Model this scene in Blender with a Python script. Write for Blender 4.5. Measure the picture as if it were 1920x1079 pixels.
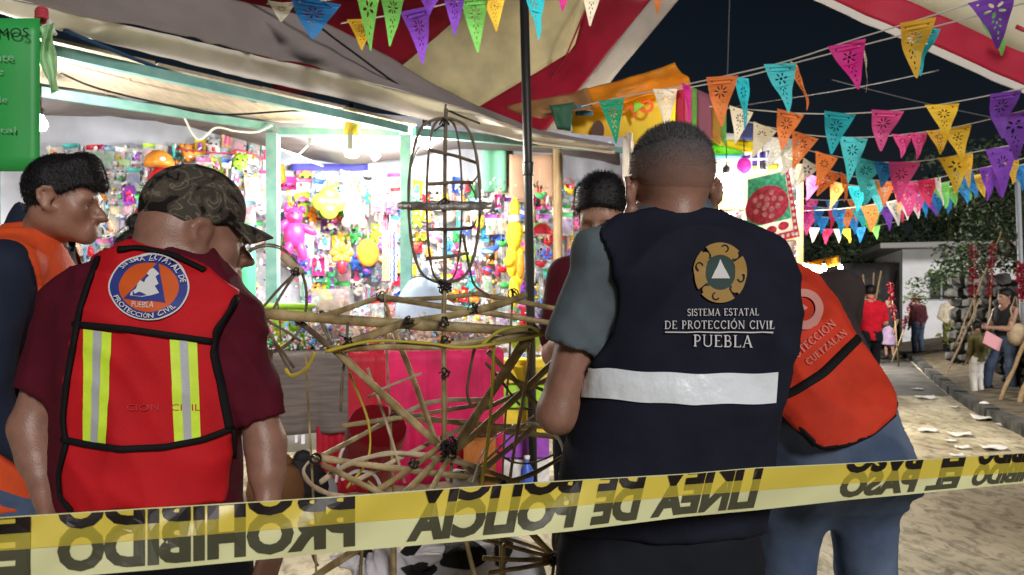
import bpy, bmesh, math, random
import numpy as np
from mathutils import Vector, Matrix
from mathutils.bvhtree import BVHTree
for o in list(bpy.data.objects):
    bpy.data.objects.remove(o)
SC = bpy.context.scene
COL = SC.collection
R = math.radians
# ------------------------------------------------------------------ camera
CAMZ, FOC, HOR = 1.37, 1400.0, 572.0
cd = bpy.data.cameras.new('camera'); cam = bpy.data.objects.new('camera', cd); COL.objects.link(cam)
cam.location = (0, 0, CAMZ); cam.rotation_euler = (R(90), 0, 0)
cd.sensor_width = 36; cd.lens = 36 * FOC / 1920
cd.shift_y = (HOR - 539.5) / 1920
cd.clip_start = 0.02; cd.clip_end = 500
cd.dof.use_dof = True; cd.dof.focus_distance = 1.5; cd.dof.aperture_fstop = 9.0
SC.camera = cam
# ------------------------------------------------------------------ night sky and the faint light that comes from behind the viewer
SUN_EL, SUN_AZ = 25.0, 160.0            # azimuth of the light source, clockwise from +Y
wd = bpy.data.worlds.new('World'); SC.world = wd; wd.use_nodes = True
wn = wd.node_tree; wn.nodes.clear()
wo = wn.nodes.new('ShaderNodeOutputWorld'); wb = wn.nodes.new('ShaderNodeBackground'); ws = wn.nodes.new('ShaderNodeTexSky')
ws.sky_type = 'NISHITA'; ws.sun_disc = False
ws.sun_elevation = R(SUN_EL); ws.sun_rotation = R(SUN_AZ)
wb.inputs['Strength'].default_value = 0.0019
wn.links.new(ws.outputs[0], wb.inputs[0]); wn.links.new(wb.outputs[0], wo.inputs[0])
sd = bpy.data.lights.new('sun', 'SUN'); sun = bpy.data.objects.new('sun', sd); COL.objects.link(sun)
sd.energy = 1.6; sd.angle = R(14); sd.color = (1.0, 0.95, 0.92)
_v = Vector((math.sin(R(SUN_AZ)) * math.cos(R(SUN_EL)), math.cos(R(SUN_AZ)) * math.cos(R(SUN_EL)), math.sin(R(SUN_EL))))
sun.rotation_euler = _v.to_track_quat('Z', 'Y').to_euler(); sun.location = (0, -5, 6)
SC.view_settings.view_transform = 'Standard'; SC.view_settings.look = 'None'
SC.view_settings.exposure = 0.52; SC.view_settings.gamma = 1.0
SC.view_settings.use_curve_mapping = False
SC.render.engine = 'CYCLES'
SC.cycles.use_denoising = True
SC.cycles.max_bounces = 6; SC.cycles.diffuse_bounces = 3; SC.cycles.glossy_bounces = 2; SC.cycles.transmission_bounces = 4; SC.cycles.transparent_max_bounces = 12
SC.cycles.sample_clamp_indirect = 6.0
SC.cycles.caustics_reflective = False; SC.cycles.caustics_refractive = False
rnd = random.Random(7)

# ------------------------------------------------------------------ helpers
def W(px, py, d):
    """photo pixel at depth d -> world point"""
    return Vector(((px - 960) / FOC * d, d, CAMZ + (HOR - py) / FOC * d))
def G(px, py):
    """photo pixel on the ground plane"""
    return W(px, py, CAMZ * FOC / (py - HOR))

def mat(name, col, rough=0.7, metal=0.0, spec=0.3, noise=0.0, nscale=8.0, bump=0.0, bscale=60.0, trans=0.0, emit=None, alpha=1.0, col2=None, stretch=None, subs=0.0, sheen=0.0, coat=0.0):
    m = bpy.data.materials.get(name)
    if m: return m
    m = bpy.data.materials.new(name); m.use_nodes = True
    nt = m.node_tree; b = nt.nodes['Principled BSDF']
    c = tuple(col) + (1,)
    b.inputs['Base Color'].default_value = c
    b.inputs['Roughness'].default_value = rough; b.inputs['Metallic'].default_value = metal
    b.inputs['Specular IOR Level'].default_value = spec
    if subs:
        b.inputs['Subsurface Weight'].default_value = subs; b.inputs['Subsurface Radius'].default_value = (0.02, 0.008, 0.005); b.inputs['Subsurface Scale'].default_value = 0.5
    if sheen: b.inputs['Sheen Weight'].default_value = sheen
    if coat: b.inputs['Coat Weight'].default_value = coat
    tc = None
    if noise or bump or col2:
        tc = nt.nodes.new('ShaderNodeTexCoord'); mp = nt.nodes.new('ShaderNodeMapping')
        nt.links.new(tc.outputs['Object'], mp.inputs[0])
        if stretch: mp.inputs['Scale'].default_value = stretch
    if noise or col2:
        n = nt.nodes.new('ShaderNodeTexNoise'); n.inputs['Scale'].default_value = nscale; n.inputs['Detail'].default_value = 5
        nt.links.new(mp.outputs[0], n.inputs['Vector'])
        cr = nt.nodes.new('ShaderNodeValToRGB')
        cr.color_ramp.elements[0].position = 0.36; cr.color_ramp.elements[1].position = 0.64
        if col2:
            cr.color_ramp.elements[0].color = c; cr.color_ramp.elements[1].color = tuple(col2) + (1,)
        else:
            cr.color_ramp.elements[0].color = tuple(max(0, x * (1 - noise)) for x in col) + (1,)
            cr.color_ramp.elements[1].color = tuple(min(1, x * (1 + noise)) for x in col) + (1,)
        nt.links.new(n.outputs[0], cr.inputs[0]); nt.links.new(cr.outputs[0], b.inputs['Base Color'])
    if bump:
        n2 = nt.nodes.new('ShaderNodeTexNoise'); n2.inputs['Scale'].default_value = bscale; n2.inputs['Detail'].default_value = 6
        nt.links.new(mp.outputs[0], n2.inputs['Vector'])
        bp = nt.nodes.new('ShaderNodeBump'); bp.inputs['Strength'].default_value = bump; bp.inputs['Distance'].default_value = 0.01
        nt.links.new(n2.outputs[0], bp.inputs['Height']); nt.links.new(bp.outputs[0], b.inputs['Normal'])
    if trans:
        out = nt.nodes['Material Output']; tr = nt.nodes.new('ShaderNodeBsdfTranslucent'); mx = nt.nodes.new('ShaderNodeMixShader')
        mx.inputs[0].default_value = trans
        if b.inputs['Base Color'].is_linked: nt.links.new(b.inputs['Base Color'].links[0].from_socket, tr.inputs[0])
        else: tr.inputs[0].default_value = c
        nt.links.new(b.outputs[0], mx.inputs[1]); nt.links.new(tr.outputs[0], mx.inputs[2]); nt.links.new(mx.outputs[0], out.inputs[0])
    if emit:
        b.inputs['Emission Color'].default_value = c; b.inputs['Emission Strength'].default_value = emit
    if alpha < 1: b.inputs['Alpha'].default_value = alpha
    return m

def mesh(name, verts, faces, smooth=False):
    me = bpy.data.meshes.new(name)
    me.from_pydata([tuple(v) for v in verts], [], [tuple(f) for f in faces]); me.update()
    if smooth: me.polygons.foreach_set('use_smooth', [True] * len(me.polygons))
    return me
def obj(name, me, m=None, parent=None, loc=None):
    o = bpy.data.objects.new(name, me); COL.objects.link(o)
    if m is not None and me is not None:
        if len(me.materials) == 0: me.materials.append(m)
        elif me.materials[0] is not m:
            o.material_slots[0].link = 'OBJECT'; o.material_slots[0].material = m
    if parent is not None: o.parent = parent
    if loc is not None: o.location = loc
    return o
def tag(o, label, cat, group=None, kind=None):
    if label: o['label'] = label
    if cat: o['category'] = cat
    if group: o['group'] = group
    if kind: o['kind'] = kind
    return o
def thing(name, label, cat, loc=(0, 0, 0), group=None, rz=0.0):
    o = bpy.data.objects.new(name, None); COL.objects.link(o); o.empty_display_size = 0.05
    o.location = loc; o.rotation_euler = (0, 0, rz)
    return tag(o, label, cat, group)
def part(name, me, m, root):
    """part of a thing whose mesh is written in world coordinates"""
    o = obj(name, me, m, root)
    if root.type == 'EMPTY': o.location = -root.location
    return o
def struct(name, me, m): return tag(obj(name, me, m), None, None, kind='structure')

class MB:
    def __init__(self): self.v = []; self.f = []
    def add(self, vs, fs):
        n = len(self.v); self.v += [Vector(v) for v in vs]; self.f += [tuple(i + n for i in f) for f in fs]; return self
    def box(self, c, s, rot=None):
        hx, hy, hz = s[0] / 2, s[1] / 2, s[2] / 2
        vs = [Vector((x, y, z)) for x in (-hx, hx) for y in (-hy, hy) for z in (-hz, hz)]
        if rot is not None: vs = [rot @ v for v in vs]
        c = Vector(c)
        return self.add([v + c for v in vs], [(0, 1, 3, 2), (4, 6, 7, 5), (0, 4, 5, 1), (2, 3, 7, 6), (0, 2, 6, 4), (1, 5, 7, 3)])
    def tube(self, pts, r, n=8, cap=True, flat=1.0, up=None):
        """swept tube; r a number or one radius per point; flat < 1 squashes it across"""
        pts = [Vector(p) for p in pts]; k = len(pts)
        rs = r if isinstance(r, (list, tuple)) else [r] * k
        vs = []; prev = None
        for i, p in enumerate(pts):
            t = (pts[min(i + 1, k - 1)] - pts[max(i - 1, 0)]).normalized()
            if prev is None:
                a = Vector(up) if up is not None else (Vector((0, 0, 1)) if abs(t.z) < 0.9 else Vector((0, 1, 0)))
            else: a = prev
            a = (a - t * a.dot(t)).normalized(); prev = a; b = t.cross(a)
            for j in range(n):
                th = 2 * math.pi * j / n
                vs.append(p + a * (math.cos(th) * rs[i]) + b * (math.sin(th) * rs[i] * flat))
        fs = [(i * n + j, i * n + (j + 1) % n, (i + 1) * n + (j + 1) % n, (i + 1) * n + j) for i in range(k - 1) for j in range(n)]
        if cap: fs += [tuple(range(n))[::-1], tuple((k - 1) * n + j for j in range(n))]
        return self.add(vs, fs)
    def lathe(self, prof, n=16, c=(0, 0, 0), rot=None, cap=True):
        """prof: list of (r, z)"""
        vs = []; c = Vector(c)
        for r_, z in prof:
            for j in range(n):
                th = 2 * math.pi * j / n; v = Vector((r_ * math.cos(th), r_ * math.sin(th), z))
                if rot is not None: v = rot @ v
                vs.append(v + c)
        k = len(prof)
        fs = [(i * n + j, i * n + (j + 1) % n, (i + 1) * n + (j + 1) % n, (i + 1) * n + j) for i in range(k - 1) for j in range(n)]
        if cap: fs += [tuple(range(n))[::-1], tuple((k - 1) * n + j for j in range(n))]
        return self.add(vs, fs)
    def ball(self, c, r, n=10, rot=None):
        if not isinstance(r, (list, tuple)): r = (r, r, r)
        m = max(4, n // 2 + 1); vs = []; c = Vector(c)
        for i in range(m + 1):
            ph = math.pi * (0.02 + 0.96 * i / m)
            for j in range(n):
                th = 2 * math.pi * j / n
                v = Vector((r[0] * math.sin(ph) * math.cos(th), r[1] * math.sin(ph) * math.sin(th), r[2] * math.cos(ph)))
                if rot is not None: v = rot @ v
                vs.append(c + v)
        fs = [(i * n + j, (i + 1) * n + j, (i + 1) * n + (j + 1) % n, i * n + (j + 1) % n) for i in range(m) for j in range(n)]
        fs += [tuple(range(n)), tuple(m * n + j for j in range(n))[::-1]]
        return self.add(vs, fs)
    def prism(self, poly, y0, y1):
        """poly in x-z, extruded along y"""
        n = len(poly)
        vs = [(x, y0, z) for x, z in poly] + [(x, y1, z) for x, z in poly]
        fs = [tuple(range(n)), tuple(range(n, 2 * n))[::-1]] + [(i, (i + 1) % n, n + (i + 1) % n, n + i) for i in range(n)]
        return self.add(vs, fs)
    def sheet(self, P, nu, nv, thick=0.0):
        """grid surface P(u,v) u,v in 0..1; optional thickness gives a closed slab"""
        vs = [Vector(P(i / nu, j / nv)) for j in range(nv + 1) for i in range(nu + 1)]
        w = nu + 1
        fs = [(j * w + i, j * w + i + 1, (j + 1) * w + i + 1, (j + 1) * w + i) for j in range(nv) for i in range(nu)]
        if thick:
            nrm = [Vector((0, 0, 0)) for _ in vs]
            for f in fs:
                n = (vs[f[1]] - vs[f[0]]).cross(vs[f[3]] - vs[f[0]])
                for k in f: nrm[k] += n
            N = len(vs); vs = vs + [v + (n.normalized() if n.length > 1e-12 else Vector((0, 0, 1))) * thick for v, n in zip(vs, nrm)]
            f2 = [tuple(k + N for k in f)[::-1] for f in fs]
            rim = [i for i in range(nu + 1)] + [j * w + nu for j in range(1, nv + 1)] + [nv * w + i for i in range(nu - 1, -1, -1)] + [j * w for j in range(nv - 1, 0, -1)]
            f3 = [(rim[k + 1 if k + 1 < len(rim) else 0], rim[k], rim[k] + N, rim[k + 1 if k + 1 < len(rim) else 0] + N) for k in range(len(rim))]
            fs = fs + f2 + f3
        return self.add(vs, fs)
    def build(self, name, m, root=None, smooth=False, world=True):
        me = mesh(name, self.v, self.f, smooth)
        if root is None: return obj(name, me, m)
        return part(name, me, m, root) if world else obj(name, me, m, root)

def h3(ix, iy, iz, seed):
    n = (ix * 374761393 + iy * 668265263 + iz * 2147483647 + seed * 974634777) & 0xffffffff
    n = ((n ^ (n >> 13)) * 1274126177) & 0xffffffff
    return ((n ^ (n >> 16)) & 0xffff) / 65535.0
def vnoise(P, scale, seed=0):
    """value noise in -1..1 for an (n,3) array"""
    Q = np.asarray(P, dtype=np.float64) * scale; I = np.floor(Q).astype(np.int64); F = Q - I; F = F * F * (3 - 2 * F)
    out = 0
    for dx in (0, 1):
        for dy in (0, 1):
            for dz in (0, 1):
                w = (F[:, 0] if dx else 1 - F[:, 0]) * (F[:, 1] if dy else 1 - F[:, 1]) * (F[:, 2] if dz else 1 - F[:, 2])
                out = out + w * h3(I[:, 0] + dx, I[:, 1] + dy, I[:, 2] + dz, seed)
    return out * 2 - 1
def n1(x, y=0.0, z=0.0, s=1.0, seed=0): return float(vnoise([(x, y, z)], s, seed)[0])

class SDF:
    """implicit shapes on a grid, smooth unions, meshed with surface nets"""
    def __init__(self, lo, hi, h):
        self.lo = np.array(lo, float); self.h = h
        self.n = np.ceil((np.array(hi, float) - self.lo) / h).astype(int) + 1
        self.F = np.full(self.n, 0.2, np.float32)
    def block(self, lo, hi):
        a = np.clip(np.floor((np.array(lo) - self.lo) / self.h).astype(int), 0, self.n); b = np.clip(np.ceil((np.array(hi) - self.lo) / self.h).astype(int) + 1, 0, self.n)
        if np.any(b <= a): return None
        ax = [self.lo[i] + self.h * np.arange(a[i], b[i]) for i in range(3)]
        X, Y, Z = np.meshgrid(*ax, indexing='ij')
        return (slice(a[0], b[0]), slice(a[1], b[1]), slice(a[2], b[2])), X, Y, Z
    def put(self, sl, d, k, op='u'):
        f = self.F[sl]; d = d.astype(np.float32)
        if op == 'u':
            if k <= 0: self.F[sl] = np.minimum(f, d)
            else:
                h = np.clip(0.5 + 0.5 * (f - d) / k, 0, 1); self.F[sl] = f + (d - f) * h - k * h * (1 - h)
        else:  # subtract (op 's') or intersect (op 'i')
            g = -d if op == 's' else d
            if k <= 0: self.F[sl] = np.maximum(f, g)
            else:
                h = np.clip(0.5 - 0.5 * (f - g) / k, 0, 1); self.F[sl] = f + (g - f) * h + k * h * (1 - h)
    def cone(self, a, b, ra, rb, k=0.02, op='u', fl=None):
        """round cone; fl=(axis vector, factor) thins it along that axis"""
        a = np.array(a, float); b = np.array(b, float); m = max(ra, rb) * 1.5 + 0.05 + k
        B = self.block(np.minimum(a, b) - m, np.maximum(a, b) + m)
        if B is None: return self
        sl, X, Y, Z = B; ba = b - a; L = float(ba @ ba) + 1e-12
        t = np.clip(((X - a[0]) * ba[0] + (Y - a[1]) * ba[1] + (Z - a[2]) * ba[2]) / L, 0, 1)
        dx, dy, dz = X - a[0] - t * ba[0], Y - a[1] - t * ba[1], Z - a[2] - t * ba[2]
        if fl is not None:
            ax, s = fl; ax = np.array(ax, float); ax /= np.linalg.norm(ax); q = (dx * ax[0] + dy * ax[1] + dz * ax[2]) * (1 / s - 1)
            dx, dy, dz = dx + q * ax[0], dy + q * ax[1], dz + q * ax[2]
        self.put(sl, np.sqrt(dx * dx + dy * dy + dz * dz) - (ra + (rb - ra) * t), k, op); return self
    def chain(self, pts, rs, k=0.02, op='u', fl=None):
        for i in range(len(pts) - 1): self.cone(pts[i], pts[i + 1], rs[i], rs[i + 1], k, op, fl)
        return self
    def ell(self, c, r, k=0.02, op='u', M=None):
        c = np.array(c, float); m = max(r) + 0.05 + k
        B = self.block(c - m, c + m)
        if B is None: return self
        sl, X, Y, Z = B; X, Y, Z = X - c[0], Y - c[1], Z - c[2]
        if M is not None: X, Y, Z = (M[0][0] * X + M[1][0] * Y + M[2][0] * Z, M[0][1] * X + M[1][1] * Y + M[2][1] * Z, M[0][2] * X + M[1][2] * Y + M[2][2] * Z)
        q = np.sqrt((X / r[0]) ** 2 + (Y / r[1]) ** 2 + (Z / r[2]) ** 2); q2 = np.sqrt((X / r[0] ** 2) ** 2 + (Y / r[1] ** 2) ** 2 + (Z / r[2] ** 2) ** 2) + 1e-9
        self.put(sl, q * (q - 1) / q2, k, op); return self
    def loft(self, secs, O=(0, 0, 0), M=None, k=0.03, p=2.3, op='u', grow=0.0):
        """secs: (z, cx, cy, rx, ry) rows along local z; O origin, M 3x3 with local axes as columns"""
        S = np.array(sorted(secs), float); O = np.array(O, float); ext = max(S[:, 3].max(), S[:, 4].max()) + grow + 0.1 + k
        ends = []
        MM = np.eye(3) if M is None else np.array(M, float)
        for s in S: ends.append(O + MM @ np.array([s[1], s[2], s[0]]))
        ends = np.array(ends); B = self.block(ends.min(0) - ext, ends.max(0) + ext)
        if B is None: return self
        sl, X, Y, Z = B; X, Y, Z = X - O[0], Y - O[1], Z - O[2]
        if M is not None: X, Y, Z = (MM[0, 0] * X + MM[1, 0] * Y + MM[2, 0] * Z, MM[0, 1] * X + MM[1, 1] * Y + MM[2, 1] * Z, MM[0, 2] * X + MM[1, 2] * Y + MM[2, 2] * Z)
        zc = np.clip(Z, S[0, 0], S[-1, 0])
        cx, cy, rx, ry = (np.interp(zc, S[:, 0], S[:, i]) for i in (1, 2, 3, 4)); rx, ry = rx + grow, ry + grow
        u, v = np.abs(X - cx) / rx, np.abs(Y - cy) / ry
        q = (u ** p + v ** p) ** (1 / p)
        d = (q - 1) * np.minimum(rx, ry); dz = np.maximum(np.maximum(S[0, 0] - Z, Z - S[-1, 0]) - grow, -1)
        d = np.where(dz > 0, np.sqrt(np.maximum(d, 0) ** 2 + dz ** 2), np.maximum(d, dz))
        self.put(sl, d, k, op); return self
    def poly(self, pts, dep=0, k=0.0, op='i'):
        """cut to an outline given in photo pixels (the cut runs along the lines of sight)"""
        P = np.array(pts, float); m = self.F < .06; ii = np.nonzero(m)
        X, Y, Z = (self.lo[i] + self.h * ii[i] for i in range(3)); x = 960 + X / Y * FOC; y = HOR - (Z - CAMZ) / Y * FOC
        d = np.full(x.shape, 1e12); s = np.ones(x.shape)
        for i in range(len(P)):
            a, b = P[i], P[i - 1]; e = b - a; wx, wz = x - a[0], y - a[1]
            t = np.clip((wx * e[0] + wz * e[1]) / (e @ e + 1e-12), 0, 1)
            d = np.minimum(d, (wx - e[0] * t) ** 2 + (wz - e[1] * t) ** 2)
            c1, c2, c3 = y >= a[1], y < b[1], e[0] * wz > e[1] * wx
            s = np.where((c1 & c2 & c3) | (~c1 & ~c2 & ~c3), -s, s)
        g = np.sqrt(d) * s * Y / FOC; f = self.F[ii]; h = np.clip(0.5 - 0.5 * (f - g) / max(k, 1e-6), 0, 1)
        self.F[ii] = f + (g - f) * h + k * h * (1 - h); return self
    def plane(self, p, n, k=0.0):
        """keep the side the normal points away from"""
        sl, X, Y, Z = self.block(self.lo - 1, self.lo + self.n * self.h + 1); n = np.array(n, float); n /= np.linalg.norm(n)
        self.put(sl, (X - p[0]) * n[0] + (Y - p[1]) * n[1] + (Z - p[2]) * n[2], k, 'i'); return self
    def nets(self):
        F = self.F.copy(); F[0] = F[-1] = 0.2; F[:, 0] = F[:, -1] = 0.2; F[:, :, 0] = F[:, :, -1] = 0.2
        S = F < 0; nx, ny, nz = F.shape
        cs = sum(S[i:nx - 1 + i, j:ny - 1 + j, k:nz - 1 + k].astype(np.int8) for i in (0, 1) for j in (0, 1) for k in (0, 1))
        act = (cs > 0) & (cs < 8); idx = np.argwhere(act); ID = np.full(act.shape, -1, np.int64); ID[act] = np.arange(len(idx))
        acc = np.zeros((len(idx), 3)); cnt = np.zeros(len(idx)); I, J, K = idx.T
        for c0 in [(i, j, k) for i in (0, 1) for j in (0, 1) for k in (0, 1)]:
            for ax in range(3):
                if c0[ax]: continue
                c1 = list(c0); c1[ax] = 1
                f0 = F[I + c0[0], J + c0[1], K + c0[2]]; f1 = F[I + c1[0], J + c1[1], K + c1[2]]
                x = (f0 < 0) != (f1 < 0); t = np.where(x, f0 / np.where(x, f0 - f1, 1), 0)
                p = np.array(c0, float)[None, :].repeat(len(idx), 0); p[:, ax] += t
                acc += p * x[:, None]; cnt += x
        V = self.lo + self.h * (idx + acc / np.maximum(cnt, 1)[:, None])
        faces = []
        for ax in range(3):
            a, b = [i for i in range(3) if i != ax]
            sl0 = [slice(None)] * 3; sl1 = [slice(None)] * 3; sl0[ax] = slice(0, -1); sl1[ax] = slice(1, None)
            A, Bm = S[tuple(sl0)], S[tuple(sl1)]; e = np.argwhere(A != Bm); e = e[(e[:, a] > 0) & (e[:, b] > 0)]
            fl = A[tuple(e.T)]
            q = []
            for da, db in ((-1, -1), (0, -1), (0, 0), (-1, 0)):
                g = e.copy(); g[:, a] += da; g[:, b] += db; q.append(ID[tuple(g.T)])
            q = np.array(q).T
            if ax == 1: fl = ~fl
            q[~fl] = q[~fl][:, ::-1]; faces.append(q)
        return V, np.concatenate(faces)
def normals(V, Fc):
    n = np.cross(V[Fc[:, 2]] - V[Fc[:, 0]], V[Fc[:, 3]] - V[Fc[:, 1]]); N = np.zeros_like(V)
    for i in range(4): np.add.at(N, Fc[:, i], n)
    return N / (np.linalg.norm(N, axis=1)[:, None] + 1e-12)
def npmesh(name, V, Fc, smooth=True):
    me = bpy.data.meshes.new(name)
    me.vertices.add(len(V)); me.vertices.foreach_set('co', np.asarray(V, np.float32).ravel())
    me.loops.add(Fc.size); me.loops.foreach_set('vertex_index', Fc.ravel().astype(np.int32))
    me.polygons.add(len(Fc)); me.polygons.foreach_set('loop_start', np.arange(0, Fc.size, 4, dtype=np.int32)); me.polygons.foreach_set('loop_total', np.full(len(Fc), 4, np.int32))
    me.update(calc_edges=True); me.validate()
    if smooth: me.polygons.foreach_set('use_smooth', np.ones(len(Fc), bool))
    return me
def relax(V, Fc, it=2, f=0.5):
    for _ in range(it):
        A = np.zeros_like(V); c = np.zeros(len(V))
        for i in range(4):
            for j in (1, 3): np.add.at(A, Fc[:, i], V[Fc[:, (i + j) % 4]]); np.add.at(c, Fc[:, i], 1)
        V = V + f * (A / c[:, None] - V)
    return V
def cloth(V, Fc, amp=0.004, folds=(), seed=0, scale=9.0):
    """soft wrinkles: folds = (direction, wavelength, amplitude) ridges bent by noise"""
    N = normals(V, Fc); d = amp * (vnoise(V, scale, seed) + 0.5 * vnoise(V, scale * 2.3, seed + 1))
    for k, (dr, wl, a) in enumerate(folds):
        dr = np.array(dr, float); dr /= np.linalg.norm(dr)
        ph = V @ dr / wl + 1.3 * vnoise(V, 5.0, seed + 5 + k); m = np.clip(vnoise(V, 4.0, seed + 9 + k) + 0.35, 0, 1)
        d = d + a * m * (1 - np.abs(np.sin(math.pi * ph)) ** 0.7 * 1.6)
    return V + N * d[:, None]

# lettering ---------------------------------------------------------
_tx = {}
def text2d(s, bold=0.0):
    """default vector font -> (verts2d, faces), height of capitals scaled to 1, left edge 0"""
    if (s, bold) in _tx: return _tx[(s, bold)]
    c = bpy.data.curves.new('t', 'FONT'); c.body = s; c.offset = bold; c.resolution_u = 3; c.fill_mode = 'FRONT'
    o = bpy.data.objects.new('t', c); COL.objects.link(o); dg = bpy.context.evaluated_depsgraph_get()
    me = bpy.data.meshes.new_from_object(o.evaluated_get(dg)); bpy.data.objects.remove(o)
    v = [(p.co.x, p.co.y) for p in me.vertices]; f = [tuple(p.vertices) for p in me.polygons]; bpy.data.meshes.remove(me)
    x0 = min(a for a, b in v); x1 = max(a for a, b in v); y0 = min(b for a, b in v); y1 = max(b for a, b in v)
    v = [((a - x0) / (x1 - x0), (b - y0) / (y1 - y0)) for a, b in v]
    _tx[(s, bold)] = (v, f, (x1 - x0) / (y1 - y0)); return _tx[(s, bold)]
def arc(cx, cy, rx, ry, a0, a1, n=10): return [(cx + rx * math.cos(R(a0 + (a1 - a0) * i / n)), cy + ry * math.sin(R(a0 + (a1 - a0) * i / n))) for i in range(n + 1)]
_s = 0.055  # serif half thickness
def _sf(x, y, w=0.13): return ([(x - w, y), (x + w, y)], 0.05)
GL = {
 'I': (0.30, [([(0.15, 0), (0.15, 1)], 0.13), _sf(0.15, 0.02), _sf(0.15, 0.98)]),
 'L': (0.62, [([(0.15, 0), (0.15, 1)], 0.13), _sf(0.15, 0.98), ([(0.03, 0.03), (0.58, 0.03)], 0.06), ([(0.58, 0.0), (0.58, 0.2)], 0.05)]),
 'T': (0.72, [([(0.36, 0), (0.36, 1)], 0.13), _sf(0.36, 0.02), ([(0.03, 0.97), (0.69, 0.97)], 0.06), ([(0.04, 1), (0.04, 0.8)], 0.05), ([(0.68, 1), (0.68, 0.8)], 0.05)]),
 'E': (0.66, [([(0.15, 0), (0.15, 1)], 0.13), ([(0.03, 0.97), (0.58, 0.97)], 0.06), ([(0.03, 0.03), (0.62, 0.03)], 0.06), ([(0.15, 0.52), (0.45, 0.52)], 0.06), ([(0.61, 0), (0.61, 0.19)], 0.05), ([(0.57, 1), (0.57, 0.82)], 0.05)]),
 'S': (0.56, [(arc(0.27, 0.74, 0.2, 0.235, 25, 250, 12) + arc(0.29, 0.26, 0.22, 0.235, 70, -155, 12), 0.1), ([(0.46, 0.98), (0.46, 0.78)], 0.04), ([(0.07, 0.02), (0.07, 0.22)], 0.04)]),
 'M': (0.98, [([(0.14, 0), (0.14, 1)], 0.07), ([(0.14, 0.97), (0.48, 0.05)], 0.12), ([(0.48, 0.05), (0.82, 0.97)], 0.06), ([(0.82, 0), (0.82, 1)], 0.13), _sf(0.14, 0.02, 0.11), _sf(0.82, 0.02), _sf(0.08, 0.98, 0.07), _sf(0.9, 0.98, 0.07)]),
 'A': (0.82, [([(0.1, 0), (0.4, 1)], 0.06), ([(0.4, 1), (0.72, 0)], 0.13), ([(0.2, 0.34), (0.6, 0.34)], 0.06), _sf(0.1, 0.02, 0.1), _sf(0.72, 0.02, 0.12)]),
 'D': (0.84, [([(0.15, 0), (0.15, 1)], 0.13), ([(0.03, 0.97)] + arc(0.36, 0.5, 0.37, 0.47, 90, -90, 16) + [(0.03, 0.03)], 0.09)]),
 'P': (0.64, [([(0.15, 0), (0.15, 1)], 0.13), _sf(0.15, 0.02), ([(0.03, 0.97)] + arc(0.32, 0.71, 0.22, 0.26, 90, -90, 12) + [(0.15, 0.45)], 0.08)]),
 'R': (0.74, [([(0.15, 0), (0.15, 1)], 0.13), _sf(0.15, 0.02), ([(0.03, 0.97)] + arc(0.32, 0.72, 0.2, 0.25, 90, -90, 12) + [(0.15, 0.47)], 0.08), ([(0.34, 0.47), (0.66, 0.02), (0.74, 0.02)], 0.1)]),
 'B': (0.68, [([(0.15, 0), (0.15, 1)], 0.13), ([(0.03, 0.97)] + arc(0.32, 0.75, 0.19, 0.22, 90, -90, 12) + [(0.15, 0.53)], 0.07), ([(0.15, 0.52)] + arc(0.35, 0.275, 0.23, 0.245, 90, -90, 12) + [(0.03, 0.03)], 0.09)]),
 'O': (0.88, [(arc(0.43, 0.5, 0.35, 0.47, 0, 360, 24), 0.1)]),
 'C': (0.78, [(arc(0.43, 0.5, 0.35, 0.47, 48, 312, 20), 0.1), ([(0.68, 0.97), (0.68, 0.75)], 0.05), ([(0.68, 0.03), (0.68, 0.22)], 0.05)]),
 'N': (0.86, [([(0.13, 0), (0.13, 1)], 0.06), ([(0.13, 0.97), (0.72, 0.03)], 0.13), ([(0.72, 0), (0.72, 1)], 0.06), _sf(0.13, 0.02, 0.11), _sf(0.72, 0.98, 0.11), _sf(0.06, 0.98, 0.08)]),
 'V': (0.82, [([(0.1, 1), (0.42, 0)], 0.13), ([(0.42, 0), (0.72, 1)], 0.06), _sf(0.1, 0.98, 0.12), _sf(0.72, 0.98, 0.1)]),
 'U': (0.84, [([(0.14, 1), (0.14, 0.3)] + arc(0.42, 0.3, 0.28, 0.27, 180, 360, 12) + [(0.7, 1)], 0.09), _sf(0.14, 0.98), _sf(0.7, 0.98, 0.1)]),
 'Ó': (0.88, [(arc(0.43, 0.5, 0.35, 0.47, 0, 360, 24), 0.1), ([(0.4, 1.08), (0.55, 1.28)], 0.08)]),
 'Z': (0.68, [([(0.06, 0.97), (0.6, 0.97)], 0.06), ([(0.58, 0.95), (0.08, 0.05)], 0.12), ([(0.05, 0.03), (0.62, 0.03)], 0.06), ([(0.06, 1), (0.06, 0.82)], 0.05), ([(0.61, 0), (0.61, 0.19)], 0.05)]),
 ' ': (0.4, []),
}
def ribbon(pts, w):
    """2-D polyline -> quads of width w"""
    n = len(pts); L = []; Rr = []
    for i, (x, y) in enumerate(pts):
        ax, ay = pts[max(i - 1, 0)]; bx, by = pts[min(i + 1, n - 1)]
        if n > 2 and pts[0] == pts[-1] and i in (0, n - 1): ax, ay = pts[-2]; bx, by = pts[1]
        dx, dy = bx - ax, by - ay; l = math.hypot(dx, dy) or 1; L.append((x - dy / l * w / 2, y + dx / l * w / 2)); Rr.append((x + dy / l * w / 2, y - dx / l * w / 2))
    return L + Rr, [(i, i + 1, n + i + 1, n + i) for i in range(n - 1)]
def serif2d(s):
    """capitals with serifs -> list of (verts2d, faces) strokes in a 0..1 box, and the aspect"""
    x = 0; out = []
    for ch in s:
        w, st = GL[ch]
        for pts, t in st:
            v, f = ribbon([(p[0] + x, p[1]) for p in pts], t); out.append((v, f))
        x += w + 0.1
    x -= 0.1
    return [([(a / x, b) for a, b in v], f) for v, f in out], x
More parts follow.
